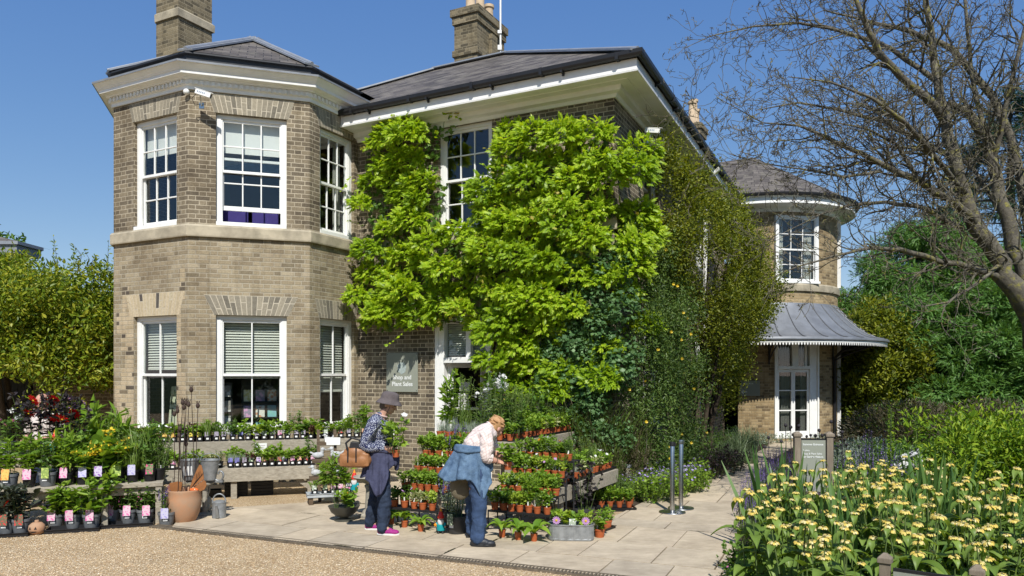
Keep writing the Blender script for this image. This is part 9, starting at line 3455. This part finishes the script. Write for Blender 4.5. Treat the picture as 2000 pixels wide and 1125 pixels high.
for i, (px, Y, s) in enumerate(((1395, 13.2, 1.1), (1420, 13.6, 1.1), (1410, 14.4, 1.2), (1440, 14.2, .9), (1385, 14.0, 1.2))):
 clone(HEU, 'plum_leaved_plant', f'dark plum leaved plant at the path edge before the bow, {nth(i)} of the group', 'perennial', ground_pt(px, Y), 'plum leaved plants', s)
FIL = [mk_leafy(840 + k, L_MID, .5, .35, .06, OVN, 40, 10) for k in range(3)]
for i, (px, Y, s) in enumerate(((1330, 13.2, 1.1), (1360, 13.4, 1.2), (1380, 15.2, 1.3), (1400, 16.4, 1.3), (1300, 12.7, 1.2), (1430, 17.0, 1.0), (1265, 12.2, 1.2))):
 clone(FIL, 'border_plant', f'green leafy border plant at the foot of the side wall, {nth(i)} along', 'perennial', ground_pt(px, Y), 'leafy border plants at the side wall', s)
SIL = [mk_leafy(850 + k, L_SILVER, .24, .25, .05, OV, 22, 7) for k in range(2)]
for i, (px, Y) in enumerate(((1500, 19.6), (1525, 19.9), (1550, 20.2), (1478, 19.2), (1490, 20.2), (1600, 20.0))):
 clone(SIL, 'silver_edging', f'low silver leaved edging at the foot of the garden door, {nth(i)} of six', 'perennial', ground_pt(px, Y), 'silver edging by the garden door', 1.1)
# airy tall grasses behind the herb bench
AIR = []
for k in range(3):
 rs = np.random.RandomState(860 + k)
 mb = MB()
 n = 230
 a = rs.uniform(0, 6.28, n)
 D = np.stack([np.cos(a) * rs.uniform(.02, .45, n), np.sin(a) * rs.uniform(.02, .3, n), np.ones(n)], 1)
 P = np.stack([rs.uniform(-.12, .12, n), rs.uniform(-.1, .1, n), np.zeros(n)], 1)
 L = rs.uniform(.6, 1.35, n)
 bq = rs.rand(n) < .5
 for q_, mi_ in ((bq, 0), (~bq, 1)):
  put(mb, P[q_], D[q_], np.stack([np.cos(a), np.sin(a), np.full(n, -.1)], 1)[q_], L[q_], T_blade(.007, .6, 5), mi_, 0, rs)
 D = unit(D)
 f = rs.rand(n) < .75
 for u in (0.5, .56, 0.62, .68, .74, .8, .86, .92, .97):
  q = P[f] + D[f] * (L[f] * u)[:, None] - np.array([0, 0, 1]) * (L[f] * .45 * u * u)[:, None] + rs.normal(size=(f.sum(), 3)) * .03
  put(mb, q, sph(f.sum(), rs) * .7 + UPV * .3, sph(f.sum(), rs), rs.uniform(.03, .06, f.sum()), T_dia(.28), 1, 0, rs)
 AIR.append([('foliage', data(mb, 'foliage', [L_GRASS, L_BROWNG]))])
for i, (px, Y, s) in enumerate(((1090, 11.75, 1.15), (1120, 11.6, 1.2), (1150, 11.6, 1.25), (1180, 11.5, 1.2), (1205, 11.4, 1.1), (1235, 11.5, 1.0), (1165, 11.2, 1.0), (1060, 11.8, 1.0), (1195, 11.0, .9))):
 clone(AIR, 'airy_grass', f'tall airy brown seeded grass behind the herb bench, {nth(i)} of the row', 'grass', ground_pt(px, Y), 'airy grasses behind the herb bench', s)
